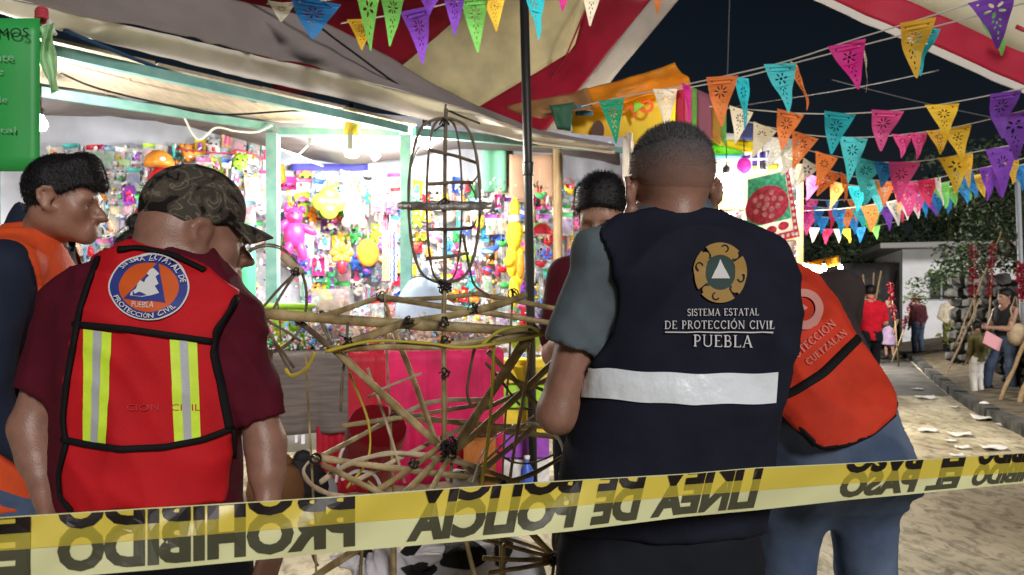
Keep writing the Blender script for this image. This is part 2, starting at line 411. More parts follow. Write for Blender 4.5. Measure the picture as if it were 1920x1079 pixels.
# ------------------------------------------------------------------ flat print in photo pixels
def text_px(s, x0, y0, x1, y1, h, bold=0.0, arcf=None):
    """string between two baseline points (pixels), cap height h"""
    v, f, _ = text2d(s, bold); dx, dy = x1 - x0, y1 - y0; L = math.hypot(dx, dy); ux, uy = dx / L, dy / L
    return [([(x0 + a * dx + uy * b * h, y0 + a * dy - ux * b * h) for a, b in v], f)]
def serif_px(s, x0, y0, x1, y1, h):
    st, _ = serif2d(s); dx, dy = x1 - x0, y1 - y0; L = math.hypot(dx, dy); ux, uy = dx / L, dy / L
    return [([(x0 + a * dx + uy * b * h, y0 + a * dy - ux * b * h) for a, b in v], f) for v, f in st]
def arc_text(s, cx, cy, r, a0, a1, h, ky=1.0, rot=0.0, inside=False, bold=0.02):
    """letters along an arc, a in degrees clockwise from up; inside: reads along the bottom"""
    out = []; n = len(s); ws = [text2d(c, bold)[2] if c != ' ' else .45 for c in s]; ws = [max(w, .3) + .18 for w in ws]; tot = sum(ws); acc = 0
    for c, w in zip(s, ws):
        am = a0 + (a1 - a0) * (acc + w / 2) / tot; acc += w
        if c == ' ': continue
        v, f, asp = text2d(c, bold); hh = h * (1.22 if c == 'Ó' else 1.0); wd = asp * h if c != 'Ó' else h * .8
        t = R(am + rot); 
        if not inside: ux, uy, nx, ny = math.cos(t), math.sin(t), math.sin(t), -math.cos(t); rr = r
        else: ux, uy, nx, ny = -math.cos(t), -math.sin(t), -math.sin(t), math.cos(t); rr = r
        bx, by = cx + math.sin(t) * rr, cy - math.cos(t) * rr * 1.0
        out.append(([(bx + ux * (a - .5) * wd + nx * b * hh, cy + ((by + uy * (a - .5) * wd + ny * b * hh) - cy) * ky) for a, b in v], f))
    return out
def ring_px(cx, cy, r0, r1, ky=1.0, n=48, a0=0, a1=360):
    v = []
    for i in range(n + 1):
        t = R(a0 + (a1 - a0) * i / n)
        for r_ in (r0, (r0 + r1) / 2, r1): v.append((cx + math.sin(t) * r_, cy - math.cos(t) * r_ * ky))
    return v, [(i * 3 + j, i * 3 + j + 1, i * 3 + j + 4, i * 3 + j + 3) for i in range(n) for j in (0, 1)]
def disc_px(cx, cy, r, ky=1.0, n=40, rings=4):
    v = [(cx, cy)]; f = []
    for k in range(1, rings + 1):
        for i in range(n): t = 2 * math.pi * i / n; v.append((cx + math.sin(t) * r * k / rings, cy - math.cos(t) * r * k / rings * ky))
    for i in range(n): f.append((0, 1 + i, 1 + (i + 1) % n))
    for k in range(rings - 1):
        for i in range(n): f.append((1 + k * n + i, 1 + (k + 1) * n + i, 1 + (k + 1) * n + (i + 1) % n, 1 + k * n + (i + 1) % n))
    return v, f
def grid_px(a, b, c, d, nu, nv):
    """quad a-b-c-d (a->b along u, a->d along v)"""
    v = [tuple((a[k] * (1 - i / nu) + b[k] * i / nu) * (1 - j / nv) + (d[k] * (1 - i / nu) + c[k] * i / nu) * j / nv for k in (0, 1)) for j in range(nv + 1) for i in range(nu + 1)]
    w = nu + 1; return v, [(j * w + i, j * w + i + 1, (j + 1) * w + i + 1, (j + 1) * w + i) for j in range(nv) for i in range(nu)]

# ================================================================== setting
def ground_mat():
    m = mat('ground_concrete', (.40, .36, .28), .9, spec=.15); nt = m.node_tree; b = nt.nodes['Principled BSDF']; N = nt.nodes.new; L = nt.links.new
    tc = N('ShaderNodeTexCoord'); mp = N('ShaderNodeMapping'); mp.inputs['Scale'].default_value = (1.0, .55, 1); mp.inputs['Rotation'].default_value = (0, 0, R(-25)); L(tc.outputs['Object'], mp.inputs[0])
    n1_ = N('ShaderNodeTexNoise'); n1_.inputs['Scale'].default_value = 9; n1_.inputs['Detail'].default_value = 9; n1_.inputs['Roughness'].default_value = .68; n1_.inputs['Distortion'].default_value = .8
    n2_ = N('ShaderNodeTexNoise'); n2_.inputs['Scale'].default_value = .75; n2_.inputs['Detail'].default_value = 5
    L(mp.outputs[0], n1_.inputs['Vector']); L(tc.outputs['Object'], n2_.inputs['Vector'])
    c1 = N('ShaderNodeValToRGB'); e = c1.color_ramp.elements; e[0].position = .36; e[0].color = (.30, .265, .20, 1); e[1].position = .54; e[1].color = (.72, .66, .52, 1)
    x = e.new(.45); x.color = (.50, .455, .36, 1)
    c2 = N('ShaderNodeValToRGB'); c2.color_ramp.elements[0].position = .3; c2.color_ramp.elements[0].color = (.52, .48, .41, 1); c2.color_ramp.elements[1].position = .65; c2.color_ramp.elements[1].color = (1, .98, .92, 1)
    mx = N('ShaderNodeMix'); mx.data_type = 'RGBA'; mx.blend_type = 'MULTIPLY'; mx.inputs[0].default_value = 1
    L(n1_.outputs[0], c1.inputs[0]); L(n2_.outputs[0], c2.inputs[0]); L(c1.outputs[0], mx.inputs[6]); L(c2.outputs[0], mx.inputs[7]); L(mx.outputs[2], b.inputs['Base Color'])
    bp = N('ShaderNodeBump'); bp.inputs['Strength'].default_value = .45; bp.inputs['Distance'].default_value = .02; L(n1_.outputs[0], bp.inputs['Height']); L(bp.outputs[0], b.inputs['Normal']); return m
M_ground = ground_mat()
M_road = mat('road_asphalt', (.10, .096, .086), .85, spec=.2, noise=.3, nscale=3, bump=.4, bscale=90)
M_stone = mat('wall_stone', (.11, .108, .10), .9, spec=.15, col2=(.03, .03, .03), nscale=5, bump=.6, bscale=30)
M_dirt = mat('verge_soil', (.12, .095, .06), .95, noise=.4, nscale=6, bump=.5, bscale=25)
M_wood = mat('raw_wood', (.34, .23, .12), .7, noise=.25, nscale=6, stretch=(8, 8, .6), bump=.2, bscale=60)
B = MB(); B.add([(-70, -8, 0), (70, -8, 0), (70, 110, 0), (-70, 110, 0)], [(0, 1, 2, 3)]); struct('ground', mesh('ground', B.v, B.f), M_ground)
# the street climbs away to the right
Lk = [G(1905, 830), G(1830, 785), G(1770, 740), G(1700, 690), G(1655, 655), G(1625, 640)]; rd = []
B = MB(); lf = [Vector((1.2, 11.6, 0)), Vector((2.0, 12.2, 0)), Vector((2.8, 14, 0)), Vector((4.5, 18, 0)), Vector((7.5, 27, 0)), Vector((9, 34, 0))]
rt = [Vector((6.55, 11.2, 0)), Vector((7.0, 12.2, 0)), Vector((7.8, 14, 0)), Vector((9.6, 18, 0)), Vector((13, 27, 0)), Vector((15.6, 34, 0))]
vs = []
for a, b in zip(lf, rt): vs += [a + Vector((0, 0, .006)), b + Vector((0, 0, .006))]
B.add(vs, [(2 * i, 2 * i + 1, 2 * i + 3, 2 * i + 2) for i in range(5)]); struct('road', mesh('road', B.v, B.f), M_road)
# kerb of separate stones and the raised verge behind it
kl = [Vector((5.2, 7.2, 0)), Vector((6.0, 9.6, 0)), Vector((6.75, 11.4, 0)), Vector((7.9, 14, 0)), Vector((9.75, 18, 0)), Vector((13.1, 27, 0))]
vg = MB(); vv = []
for i, a in enumerate(kl): vv += [a + Vector((.1, 0, .10)), a + Vector((2.5, -.4, .25 + .05 * i)), a + Vector((30, -2, .8))]
vg.add(vv, [(3 * i + j, 3 * i + j + 1, 3 * i + j + 4, 3 * i + j + 3) for i in range(len(kl) - 1) for j in (0, 1)]); verge = struct('verge', mesh('verge', vg.v, vg.f), M_dirt)
kb = thing('kerb', None, None); kb['kind'] = 'structure'; kb.name = 'kerb'
acc = 0; k = 0
for i in range(len(kl) - 1):
    a, b = kl[i], kl[i + 1]; n = max(1, int((b - a).length / .55)); d = (b - a) / n; an = math.atan2(d.y, d.x)
    for j in range(n):
        c = a + d * (j + .5); q = MB().box((c.x, c.y, .055 + .008 * math.sin(k * 2.3)), (d.length * .96, .16, .13), Matrix.Rotation(an + .03 * math.sin(k * 1.7), 3, 'Z')); q.build('kerb_stone', M_stone, kb); k += 1
# papers lying on the ground
M_paper = mat('white_paper', (.80, .79, .76), .8)
PAPERS = [(1735, 748, 38, 8), (1850, 787, 56, 12), (1738, 810, 36, 11), (1800, 818, 42, 10), (1782, 829, 20, 7), (1805, 842, 28, 7), (1862, 843, 46, 16), (1795, 857, 26, 6), (1908, 785, 36, 10), (1885, 800, 30, 6), (1720, 732, 20, 5), (1790, 765, 16, 4)]
PL = ['flattened paper plate nearest the red-shirted man on the street', 'large crumpled white paper beside the white ball', 'flat white paper scrap right of the orange-red vest', 'diamond-shaped white paper in the middle of the litter', 'small white paper scrap in the middle of the litter', 'narrow white paper strip just above the barrier tape', 'big slanted white sheet just above the barrier tape at right', 'torn paper scrap almost touching the barrier tape', 'white paper at the foot of the leaning wooden stakes', 'thin paper strip near the leaning wooden stakes', 'small paper scrap on the edge of the asphalt', 'tiny paper scrap left of the white ball']
for i, (px, py, w, h) in enumerate(PAPERS):
    c = G(px, py); s = w / FOC * c.y; l = s * .8; rr = random.Random(i); a0 = rr.uniform(-.5, .5)
    def Pp(u, v): 
        x = (u - .5) * s; y = (v - .5) * l; sk = .35 * y
        return (c.x + x + sk, c.y + y, .012 + .05 * s * (1 + math.sin(7 * u + i) * math.cos(5 * v + i * 2)) + (0.12 * s * max(0, abs(u - .5) * 2 - .7)))
    q = MB().sheet(Pp, 8, 6, .002); o = q.build('paper_scrap', M_paper, None, True); tag(o, PL[i], 'paper', 'papers littering the ground')
c = G(1845, 775); q = MB().ball((c.x, c.y, .075), (.075, .07, .075), 14)
q.v = [v + Vector((n1(v.x, v.y, v.z, 40, 1), n1(v.x, v.y, v.z, 40, 2), n1(v.x, v.y, v.z, 40, 3))) * .006 for v in q.v]
tag(q.build('paper_ball', M_paper, None, True), 'crumpled white paper ball standing on the street near the child', 'paper')

# ------------------------------------------------------------------ house, walls, poles
def wall_mat(): return mat('white_plaster', (.80, .81, .84), .85, noise=.08, nscale=2, bump=.1, bscale=40)
def make_house():
    M_w = wall_mat(); D = 24.0
    a = W(1692, 560, D); b = W(1850, 560, 23.3); ht = 3.15; root = thing('house', 'white plastered house with a flat dark roof behind the trees', 'house', (a.x, a.y, 0))
    d = (b - a); d.z = 0; d.normalize(); n = Vector((-d.y, d.x, 0)) * -1
    if n.y > 0: n = -n
    L_ = 6.5; th = .2; bk = -n * 5
    def quadbox(p, q, z0, z1, t, z1b=None):
        z1b = z1 if z1b is None else z1b; o = -n * t
        return MB().add([(p.x, p.y, z0), (q.x, q.y, z0), (q.x, q.y, z1b), (p.x, p.y, z1), (p.x + o.x, p.y + o.y, z0), (q.x + o.x, q.y + o.y, z0), (q.x + o.x, q.y + o.y, z1b), (p.x + o.x, p.y + o.y, z1)], [(0, 1, 2, 3), (5, 4, 7, 6), (0, 4, 5, 1), (3, 2, 6, 7), (0, 3, 7, 4), (1, 5, 6, 2)])
    # front wall with a window opening
    w0, w1, zs, zt = .75, 1.5, 1.5, 2.35
    P_ = lambda t: a + d * t
    for (t0, t1, z0, z1) in ((0, w0, 0, ht), (w1, L_, 0, ht), (w0, w1, 0, zs), (w0, w1, zt, ht)): quadbox(P_(t0), P_(t1), z0, z1, th).build('wall', M_w, root)
    fr = MB(); win = quadbox(P_(w0) - n * .08, P_(w1) - n * .08, zs, zt, .03).build('window', mat('dark_glass', (.05, .055, .06), .1, spec=.6), root)
    for (t0, t1, z0, z1) in ((w0, w0 + .05, zs, zt), (w1 - .05, w1, zs, zt), (w0 + .35, w0 + .4, zs, zt), (w0, w1, zs, zs + .05), (w0, w1, zt - .05, zt)):
        quadbox(P_(t0) - n * .04, P_(t1) - n * .04, z0 + .002, z1 - .002, .035).build('window_frame', mat('grey_frame', (.35, .36, .38), .5), win, world=False)
    e0 = a - n * 5; MB().add([(a.x, a.y, 0), (e0.x, e0.y, 0), (e0.x, e0.y, ht), (a.x, a.y, ht)], [(0, 1, 2, 3)]).build('wall', M_w, root)
    rf = MB(); o1 = a - d * .75 + n * .7; o2 = P_(L_) + d * .4 + n * .7; o3 = o2 - n * 6; o4 = o1 - n * 6; zz = ht + .01
    rf.add([(p.x, p.y, zz) for p in (o1, o2, o3, o4)] + [(p.x, p.y, zz + .16) for p in (o1, o2, o3, o4)], [(3, 2, 1, 0), (4, 5, 6, 7), (0, 1, 5, 4), (1, 2, 6, 5), (2, 3, 7, 6), (3, 0, 4, 7)])
    rf.build('roof', mat('grey_slab', (.35, .34, .33), .8), root)
    # dark annex left of the white wall
    c0 = a - d * 2.6 - n * .4; an = quadbox(c0, a - d * .02 - n * .4, 0, 2.75, .2); an.build('annex_wall', mat('dark_block', (.045, .042, .045), .9, noise=.2, nscale=4), root)
make_house()
def rubble_wall(name, label, p0, p1, h0, h1, t, seed, size=.3):
    root = thing(name, label, 'wall', (p0.x, p0.y, 0)); d = p1 - p0; L_ = d.length; d.normalize(); n = Vector((d.y, -d.x, 0)); r = random.Random(seed)
    if n.y > 0: n = -n
    core = MB(); q = [(p0, 0), (p1, 0), (p1, h1 - .04), (p0, h0 - .04)]
    vs = [Vector((p.x, p.y, z)) - n * .03 for p, z in q]; vs += [v - n * t for v in vs]
    core.add(vs, [(0, 1, 2, 3), (5, 4, 7, 6), (0, 4, 5, 1), (3, 2, 6, 7), (0, 3, 7, 4), (1, 5, 6, 2)]).build('mortar', mat('mortar', (.07, .068, .062), .95, bump=.4, bscale=40), root)
    z = .02; k = 0
    while z < max(h0, h1):
        hh = size * r.uniform(.55, .95); x = r.uniform(-.2, 0)
        while x < L_:
            w = size * r.uniform(.7, 1.5); top = h0 + (h1 - h0) * min(1, max(0, (x + w / 2) / L_))
            if z + hh * .6 < top and x + w > .05:
                c = p0 + d * (x + w / 2) + n * r.uniform(-.03, .03); c.z = z + hh / 2; q = MB().ball((0, 0, 0), (w * .5, t * .3 + .06, hh * .5), 8)
                out = []
                for v in q.v:
                    e = Vector((math.copysign(abs(v.x / (w * .5)) ** .6, v.x) * w * .48, v.y, math.copysign(abs(v.z / (hh * .5)) ** .6, v.z) * hh * .47)); e += Vector((r.uniform(-1, 1), r.uniform(-1, 1), r.uniform(-1, 1))) * .026; out.append(c + d * e.x - n * e.y + Vector((0, 0, e.z)))
                q.v = out; q.build('stone', M_stone, root); k += 1
            x += w
        z += hh
    return root
rubble_wall('stone_wall', 'leaning grey rubble wall beyond the child, below the bushes', Vector((9.05, 15.2, 0)), Vector((8.7, 13.2, 0)) + Vector((.9, -.2, 0)), 2.0, 1.75, .35, 4, .3)
rubble_wall('stone_wall', 'low rubble wall at the right edge behind the leaning woman', Vector((7.55, 11.35, 0)), Vector((7.9, 9.2, 0)), 1.0, 1.2, .4, 5, .2)
p = W(1908, 430, 13.5); q = MB().tube([(p.x + .12, p.y, .2), (p.x, p.y, 3.6)], .045, 10); 
r_ = thing('utility_pole', 'thin pale grey pole rising through the tree at right', 'pole', (p.x + .12, p.y, .2)); q.build('pole', mat('pale_metal', (.42, .46, .50), .5), r_, True); MB().lathe([(.05, 0), (.05, .05), (.02, .07)], 10, (p.x, p.y, 3.6)).build('cap', mat('pale_metal', (.42, .46, .50), .5), r_)
for i, (a, b, dd, w, lb) in enumerate([((1905, 775), (1950, 640), 8.6, .03, 'thick wooden stake leaning against the right edge'), ((1868, 768), (1940, 600), 9.0, .026, 'wooden stake leaning beside the low rubble wall'), ((1765, 725), (1838, 560), 13.0, .015, 'bamboo stake propped on the leaning rubble wall'), ((1790, 650), (1880, 430), 13.6, .013, 'tall thin bamboo stake in front of the bushes')]):
    p0 = W(a[0], a[1], dd); p1 = W(b[0], b[1], dd + .5)
    if i < 2: p0 = G(a[0], a[1]); p1 = W(b[0], b[1], p0.y + .6)
    nn = 9; q = MB().tube([p0.lerp(p1, j / nn) + Vector((.01 * math.sin(j * 2), 0, 0)) for j in range(nn + 1)], [w * (1 + .12 * (j % 3 == 0)) for j in range(nn + 1)], 8)
    tag(q.build('wooden_stake', M_wood, None, True), lb, 'stake')

# ------------------------------------------------------------------ plants
M_leafd = mat('leaf_dark', (.030, .050, .018), .6, spec=.35, noise=.5, nscale=9, trans=.15); M_leafm = mat('leaf_mid', (.055, .095, .028), .6, spec=.35, noise=.5, nscale=9, trans=.2); M_leafy = mat('leaf_yellowish', (.16, .17, .04), .6, noise=.4, nscale=9, trans=.2); M_bark = mat('bark', (.07, .052, .038), .9, bump=.5, bscale=40, noise=.3)
M_redfl = mat('red_flower', (.26, .012, .03), .6, noise=.3, nscale=30, trans=.2)
def leaves(B, c, rad, n, size, rr, hollow=.45, droop=.3):
    for _ in range(n):
        while True:
            v = Vector((rr.uniform(-1, 1), rr.uniform(-1, 1), rr.uniform(-1, 1)))
            if hollow < v.length < 1: break
        p = Vector(c) + Vector((v.x * rad[0], v.y * rad[1], v.z * rad[2])); s = size * rr.uniform(.6, 1.4)
        a = Vector((rr.gauss(0, 1), rr.gauss(0, 1), rr.gauss(0, .6) - droop)).normalized(); b = a.cross(Vector((rr.gauss(0, 1), rr.gauss(0, 1), rr.gauss(0, 1)))).normalized()
        t = a.cross(b) * s * .12
        B.add([p, p + a * s * .45 + b * s * .26 + t, p + a * s, p + a * s * .45 - b * s * .26 + t], [(0, 1, 2, 3)])
def tree(label, base, h, clumps, n, size, m, seed, name='tree', trunk=.12):
    rr = random.Random(seed); root = thing(name, label, 'tree', base); b = Vector(base)
    T = MB(); T.tube([b, b + Vector((.05, 0, h * .3)), b + Vector((.12, .05, h * .62)), b + Vector((.1, 0, h * .8))], [trunk, trunk * .75, trunk * .5, trunk * .3], 8)
    C = MB()
    for (x, y, z, rx, rz) in clumps:
        c = b + Vector((x, y, z)); T.tube([b + Vector((.08, 0, h * .45)), b + Vector((x * .5, y * .5, (h * .45 + z) * .5)), c], [trunk * .45, trunk * .28, trunk * .1], 6)
        leaves(C, c, (rx, rx * .9, rz), int(n * rx * rz), size, rr)
        for _ in range(4): leaves(C, c + Vector((rr.uniform(-1, 1) * rx, rr.uniform(-1, 1) * rx, rr.uniform(-.8, 1) * rz)), (rx * .4, rx * .4, rz * .35), int(n * rx * rz * .12), size, rr, 0)
    T.build('trunk', M_bark, root, True); C.build('crown', m, root); return root
tree('large dark leafy tree filling the right edge above the bushes', (9.9, 14.6, .2), 4.6, [(-.7, 0, 2.3, .9, .6), (.1, -.2, 3.0, 1.2, .75), (-.7, .2, 3.3, 1.0, .6), (.9, 0, 2.6, 1.1, .8), (-.1, .2, 3.9, 1.3, .7), (1.1, 0, 3.7, 1.0, .8), (.5, .1, 1.8, .9, .5)], 520, .13, M_leafd, 11)
tree('bushy green tree in front of the white house', (10.15, 17.0, .2), 2.8, [(-.85, 0, 1.5, .4, .3), (-.35, .1, 1.8, .45, .32), (.2, 0, 1.7, .6, .4), (-.1, 0, 2.2, .5, .3), (.6, 0, 2.3, .6, .4)], 760, .10, M_leafm, 12, trunk=.06)
tree('tall dark tree far behind the white house', (17.5, 30.0, 0), 7.5, [(-1.5, 0, 4.4, 1.7, 1.1), (0, 0, 5.6, 2.0, 1.3), (1.6, 0, 4.6, 1.8, 1.2), (-2.6, 0, 3.4, 1.4, .9), (-.4, 0, 3.2, 1.6, .9)], 170, .24, M_leafd, 13)
tree('dim tree at the end of the street left of the dark annex', (13.0, 30.0, 0), 6.0, [(-1.1, 0, 2.7, 1.3, .9), (.3, 0, 3.7, 1.5, 1.0), (1.2, 0, 2.7, 1.2, .9), (-.4, 0, 4.4, 1.1, .7)], 170, .24, M_leafd, 14)
tree('dim tree at the end of the street above the orange awning', (10.3, 29.0, 0), 6.0, [(-1.1, 0, 2.5, 1.3, .8), (.4, 0, 3.2, 1.5, .9), (1.3, 0, 2.2, 1.1, .8)], 170, .22, M_leafd, 15)
def bush(label, base, r0, h, n, size, m, seed):
    rr = random.Random(seed); root = thing('shrub', label, 'shrub', base); C = MB(); b = Vector(base); leaves(C, b + Vector((0, 0, h * .55)), (r0, r0 * .8, h * .5), n, size, rr, .2, -.3)
    S_ = MB()
    for k in range(7):
        a = rr.uniform(0, 6.28); S_.tube([b, b + Vector((math.cos(a) * r0 * .4, math.sin(a) * r0 * .4, h * .5)), b + Vector((math.cos(a) * r0 * .7, math.sin(a) * r0 * .7, h * .9))], [.015, .01, .004], 5)
    C.build('foliage', m, root); S_.build('stem', M_bark, root)
bush('yellowish shrub at the feet of the man in the cream shirt', (11.05, 18.2, .15), .55, .75, 420, .16, M_leafy, 21); bush('small yellow-green plant below the leaning rubble wall', (9.1, 14.1, .15), .3, .5, 240, .12, M_leafy, 22)
bush('pale green shrub behind the red-shirted man', (10.6, 22.5, .0), .8, 1.7, 520, .17, M_leafm, 23); bush('leafy shrub at the end of the street beside the orange awning', (9.3, 24.0, .0), 1.0, 2.0, 620, .18, M_leafm, 24)
def flower_stem(label, p0, p1, n, seed, m=M_redfl):
    rr = random.Random(seed); root = thing('flower_stalk', label, 'flower', p0); p0 = Vector(p0); p1 = Vector(p1); S_ = MB().tube([p0, p0.lerp(p1, .5) + Vector((.03, 0, 0)), p1], [.018, .013, .006], 6); C = MB()
    for k in range(n): leaves(C, p0.lerp(p1, rr.uniform(.55, 1.0)), (.05, .05, .05), 5, .06, rr, 0, -.2)
    S_.build('stem', mat('pale_stem', (.35, .26, .14), .7), root, True); C.build('blossom', m, root)
flower_stem('red flower stalk on a pale stake between the lilac skirt and the hat', W(1685, 690, 16.5), W(1652, 530, 16.5) + Vector((.2, 0, 0)), 40, 1); flower_stem('second red flower stalk bending right beside the hat', W(1672, 680, 16.6), W(1712, 560, 16.6), 30, 2)
flower_stem('red flower spike rising in front of the dark tree', W(1822, 690, 13.2), W(1826, 462, 13.2), 46, 3); flower_stem('taller red flower spike right of the first in front of the dark tree', W(1845, 680, 13.4), W(1862, 458, 13.4), 50, 4); flower_stem('crimson flower cluster at the very right edge above the woman', W(1925, 640, 9.6), W(1915, 500, 9.6), 60, 5)
for i, (x0, y0, x1, y1, dd) in enumerate([(1642, 560, 1652, 508, 22), (1622, 570, 1618, 515, 22), (1636, 560, 1638, 512, 22.5)]):
    q = MB().tube([W(x0, y0, dd), W(x1, y1, dd)], .035, 6); q.v[0:0] = []; a = W(x0, y0, dd); q = MB().tube([(a.x - .05, a.y, 0), a, W(x1, y1, dd)], .026, 7)
    tag(q.build('bamboo_pole', M_wood, None, True), ('tallest pale pole behind the red-shirted man', 'leftmost pale pole behind the red-shirted man', 'middle pale pole behind the red-shirted man')[i], 'pole')
# ================================================================== tents and stalls
M_teal = mat('teal_paint', (.16, .36, .33), .55, noise=.15, nscale=10, bump=.15, bscale=50, col2=(.24, .46, .42))
M_tarp = mat('mauve_grey_tarp', (.23, .195, .185), .6, spec=.3, noise=.08, nscale=3, bump=.12, bscale=14)
M_tarplit = mat('lamplit_tarp', (.82, .77, .70), .6, spec=.3, noise=.1, nscale=3, bump=.2, bscale=14, trans=.15)  # pale tone painted in for lamplight on the underside of the grey tarp
M_wallt = mat('white_blue_sheet', (.55, .57, .66), .6, noise=.1, nscale=4, bump=.25, bscale=9, trans=.1)
M_ply = mat('pale_plywood', (.38, .31, .23), .65, noise=.15, nscale=5, stretch=(6, 1, 1), bump=.1, bscale=40)
M_black = mat('black_plastic', (.012, .012, .013), .5); M_blackm = mat('black_metal', (.018, .017, .017), .45, spec=.5)
def poly_at(pts, ds): return [W(x, y, d) for (x, y), d in zip(pts, ds)]
def interp(pts, ds, u):
    n = len(pts) - 1; t = u * n; i = min(int(t), n - 1); f = t - i
    return W(pts[i][0] * (1 - f) + pts[i + 1][0] * f, pts[i][1] * (1 - f) + pts[i + 1][1] * f, ds[i] * (1 - f) + ds[i + 1] * f)
def smooth_i(pts, ds, u):
    e = .03; a = interp(pts, ds, max(0, u - e)); b = interp(pts, ds, u); c = interp(pts, ds, min(1, u + e)); return (a + b * 2 + c) / 4
def bar(a, b, w, h, B=None):
    """squared timber from a to b"""
    B = B or MB(); a, b = Vector(a), Vector(b); t = (b - a).normalized(); up = Vector((0, 0, 1)) if abs(t.z) < .9 else Vector((0, 1, 0)); s = t.cross(up).normalized(); u = s.cross(t)
    vs = [p + s * (x * w / 2) + u * (z * h / 2) for p in (a, b) for x, z in ((-1, -1), (1, -1), (1, 1), (-1, 1))]
    return B.add(vs, [(3, 2, 1, 0), (4, 5, 6, 7), (0, 1, 5, 4), (1, 2, 6, 5), (2, 3, 7, 6), (3, 0, 4, 7)])
A_, B_, C_, D_ = W(80, 92, 4.0), W(762, 243, 5.87), W(75, 172, 4.8), W(512, 240, 5.82)
stall = thing('toy_stall', 'toy stall under a mauve-grey tarp with teal painted frame', 'stall', (B_.x, B_.y, 0))
def ext(a, b, t): return a + (b - a) * t
bar(ext(A_, B_, -.35), ext(A_, B_, 1.0), .05, .06).build('beam', M_teal, stall); bar(ext(C_, D_, -.4), ext(C_, D_, 1.0), .05, .055).build('beam', M_teal, stall)
bar(D_ + Vector((.04, 0, -.03)), B_ + Vector((-.05, 0, -.03)), .05, .06).build('beam', M_teal, stall); bar(B_ + Vector((.06, 0, -.02)), W(1045, 272, 7.3), .05, .07).build('beam', M_teal, stall); bar(W(1045, 275, 7.3), W(1172, 282, 7.9), .05, .05).build('beam', M_teal, stall)
for p in (D_, B_): bar((p.x, p.y, 0), (p.x, p.y, p.z - .05), .085, .085).build('post', M_teal, stall)
pA = ext(A_, B_, -.1); bar((pA.x, pA.y, 0), (pA.x, pA.y, pA.z - .05), .085, .085).build('post', M_teal, stall)
p = W(1045, 272, 7.35); MB().tube([(p.x, p.y, 0), (p.x + .01, p.y, 1.2), (p.x, p.y, p.z)], .045, 8).build('post', M_wood, stall, True)
# plywood boards laid over the two beams
for i in range(5):
    t0, t1 = -.3 + .27 * i, -.3 + .27 * (i + 1) - .006
    a, b, c, d = ext(A_, B_, t0), ext(A_, B_, t1), ext(C_, D_, t1), ext(C_, D_, t0); up = Vector((0, 0, .05 + .004 * (i % 2)))
    q = MB(); vs = [v + up for v in (a, b, c, d)]; vs += [v + Vector((0, 0, .02)) for v in vs]; q.add(vs, [(3, 2, 1, 0), (4, 5, 6, 7), (0, 1, 5, 4), (1, 2, 6, 5), (2, 3, 7, 6), (3, 0, 4, 7)]).build('board', M_ply, stall)
# the tarp: outer slope, rolled lip, ceiling
topP = [(-80, -120), (220, -40), (400, -4), (530, 20), (640, 55), (760, 122), (900, 203), (1000, 240), (1162, 271)]; topD = [3.7, 4.4, 4.8, 5.2, 5.6, 6.0, 6.5, 6.9, 7.3]
lowP = [(-80, -35), (133, 25), (333, 67), (420, 88), (520, 112), (640, 138), (880, 204), (1000, 250), (1163, 277)]; lowD = [3.2, 3.9, 4.4, 4.7, 5.0, 5.3, 6.0, 6.5, 7.2]
lipP = [(-80, -5), (120, 57), (333, 112), (420, 134), (520, 157), (640, 183), (860, 238), (1000, 266), (1164, 284)]; lipD = [3.3, 4.0, 4.5, 4.8, 5.1, 5.4, 6.1, 6.6, 7.25]
def outer(u, v):
    p = smooth_i(topP, topD, u).lerp(smooth_i(lowP, lowD, u), v); n = .03 * n1(u * 9, v * 3, 0, 1, 3) + .015 * n1(u * 30, v * 4, 0, 1, 4); return p + Vector((0, -.5, .5)) * n
MB().sheet(outer, 90, 14, .004).build('tarp', M_tarp, stall, True)
def lip(u, v):
    a = smooth_i(lowP, lowD, u); b = smooth_i(lipP, lipD, u); p = a.lerp(b, v) + Vector((0, .10 * math.sin(v * math.pi), -.02 * math.sin(v * math.pi))); return p + Vector((0, 1, .6)) * (.012 * n1(u * 40, v * 3, 0, 1, 6)) + Vector((0, .012, -.004))
MB().sheet(lip, 90, 8, .003).build('tarp_lip', M_tarplit, stall, True)
cF = [(-90, 150), (75, 172), (300, 208), (512, 244), (760, 250), (900, 268), (1045, 278), (1168, 288)]; cFd = [4.4, 4.85, 5.35, 5.85, 5.95, 6.6, 7.3, 7.9]
cB = [(-90, 190), (75, 205), (300, 242), (512, 290), (640, 310), (760, 296), (1000, 290), (1172, 296)]; cBd = [6.0, 6.3, 6.75, 7.15, 7.4, 7.6, 8.1, 8.5]
def ceil_(u, v):
    p = smooth_i(cF, cFd, u).lerp(smooth_i(cB, cBd, u), v); return p + Vector((0, 0, .06 - .14 * math.sin(v * math.pi) * (.6 + .5 * math.sin(u * 14)) + .03 * n1(u * 20, v * 6, 0, 1, 8)))
MB().sheet(ceil_, 80, 16, .003).build('tarp_ceiling', mat('grey_tarp_under', (.15, .135, .14), .6, noise=.1, nscale=3, bump=.3, bscale=10), stall, True)
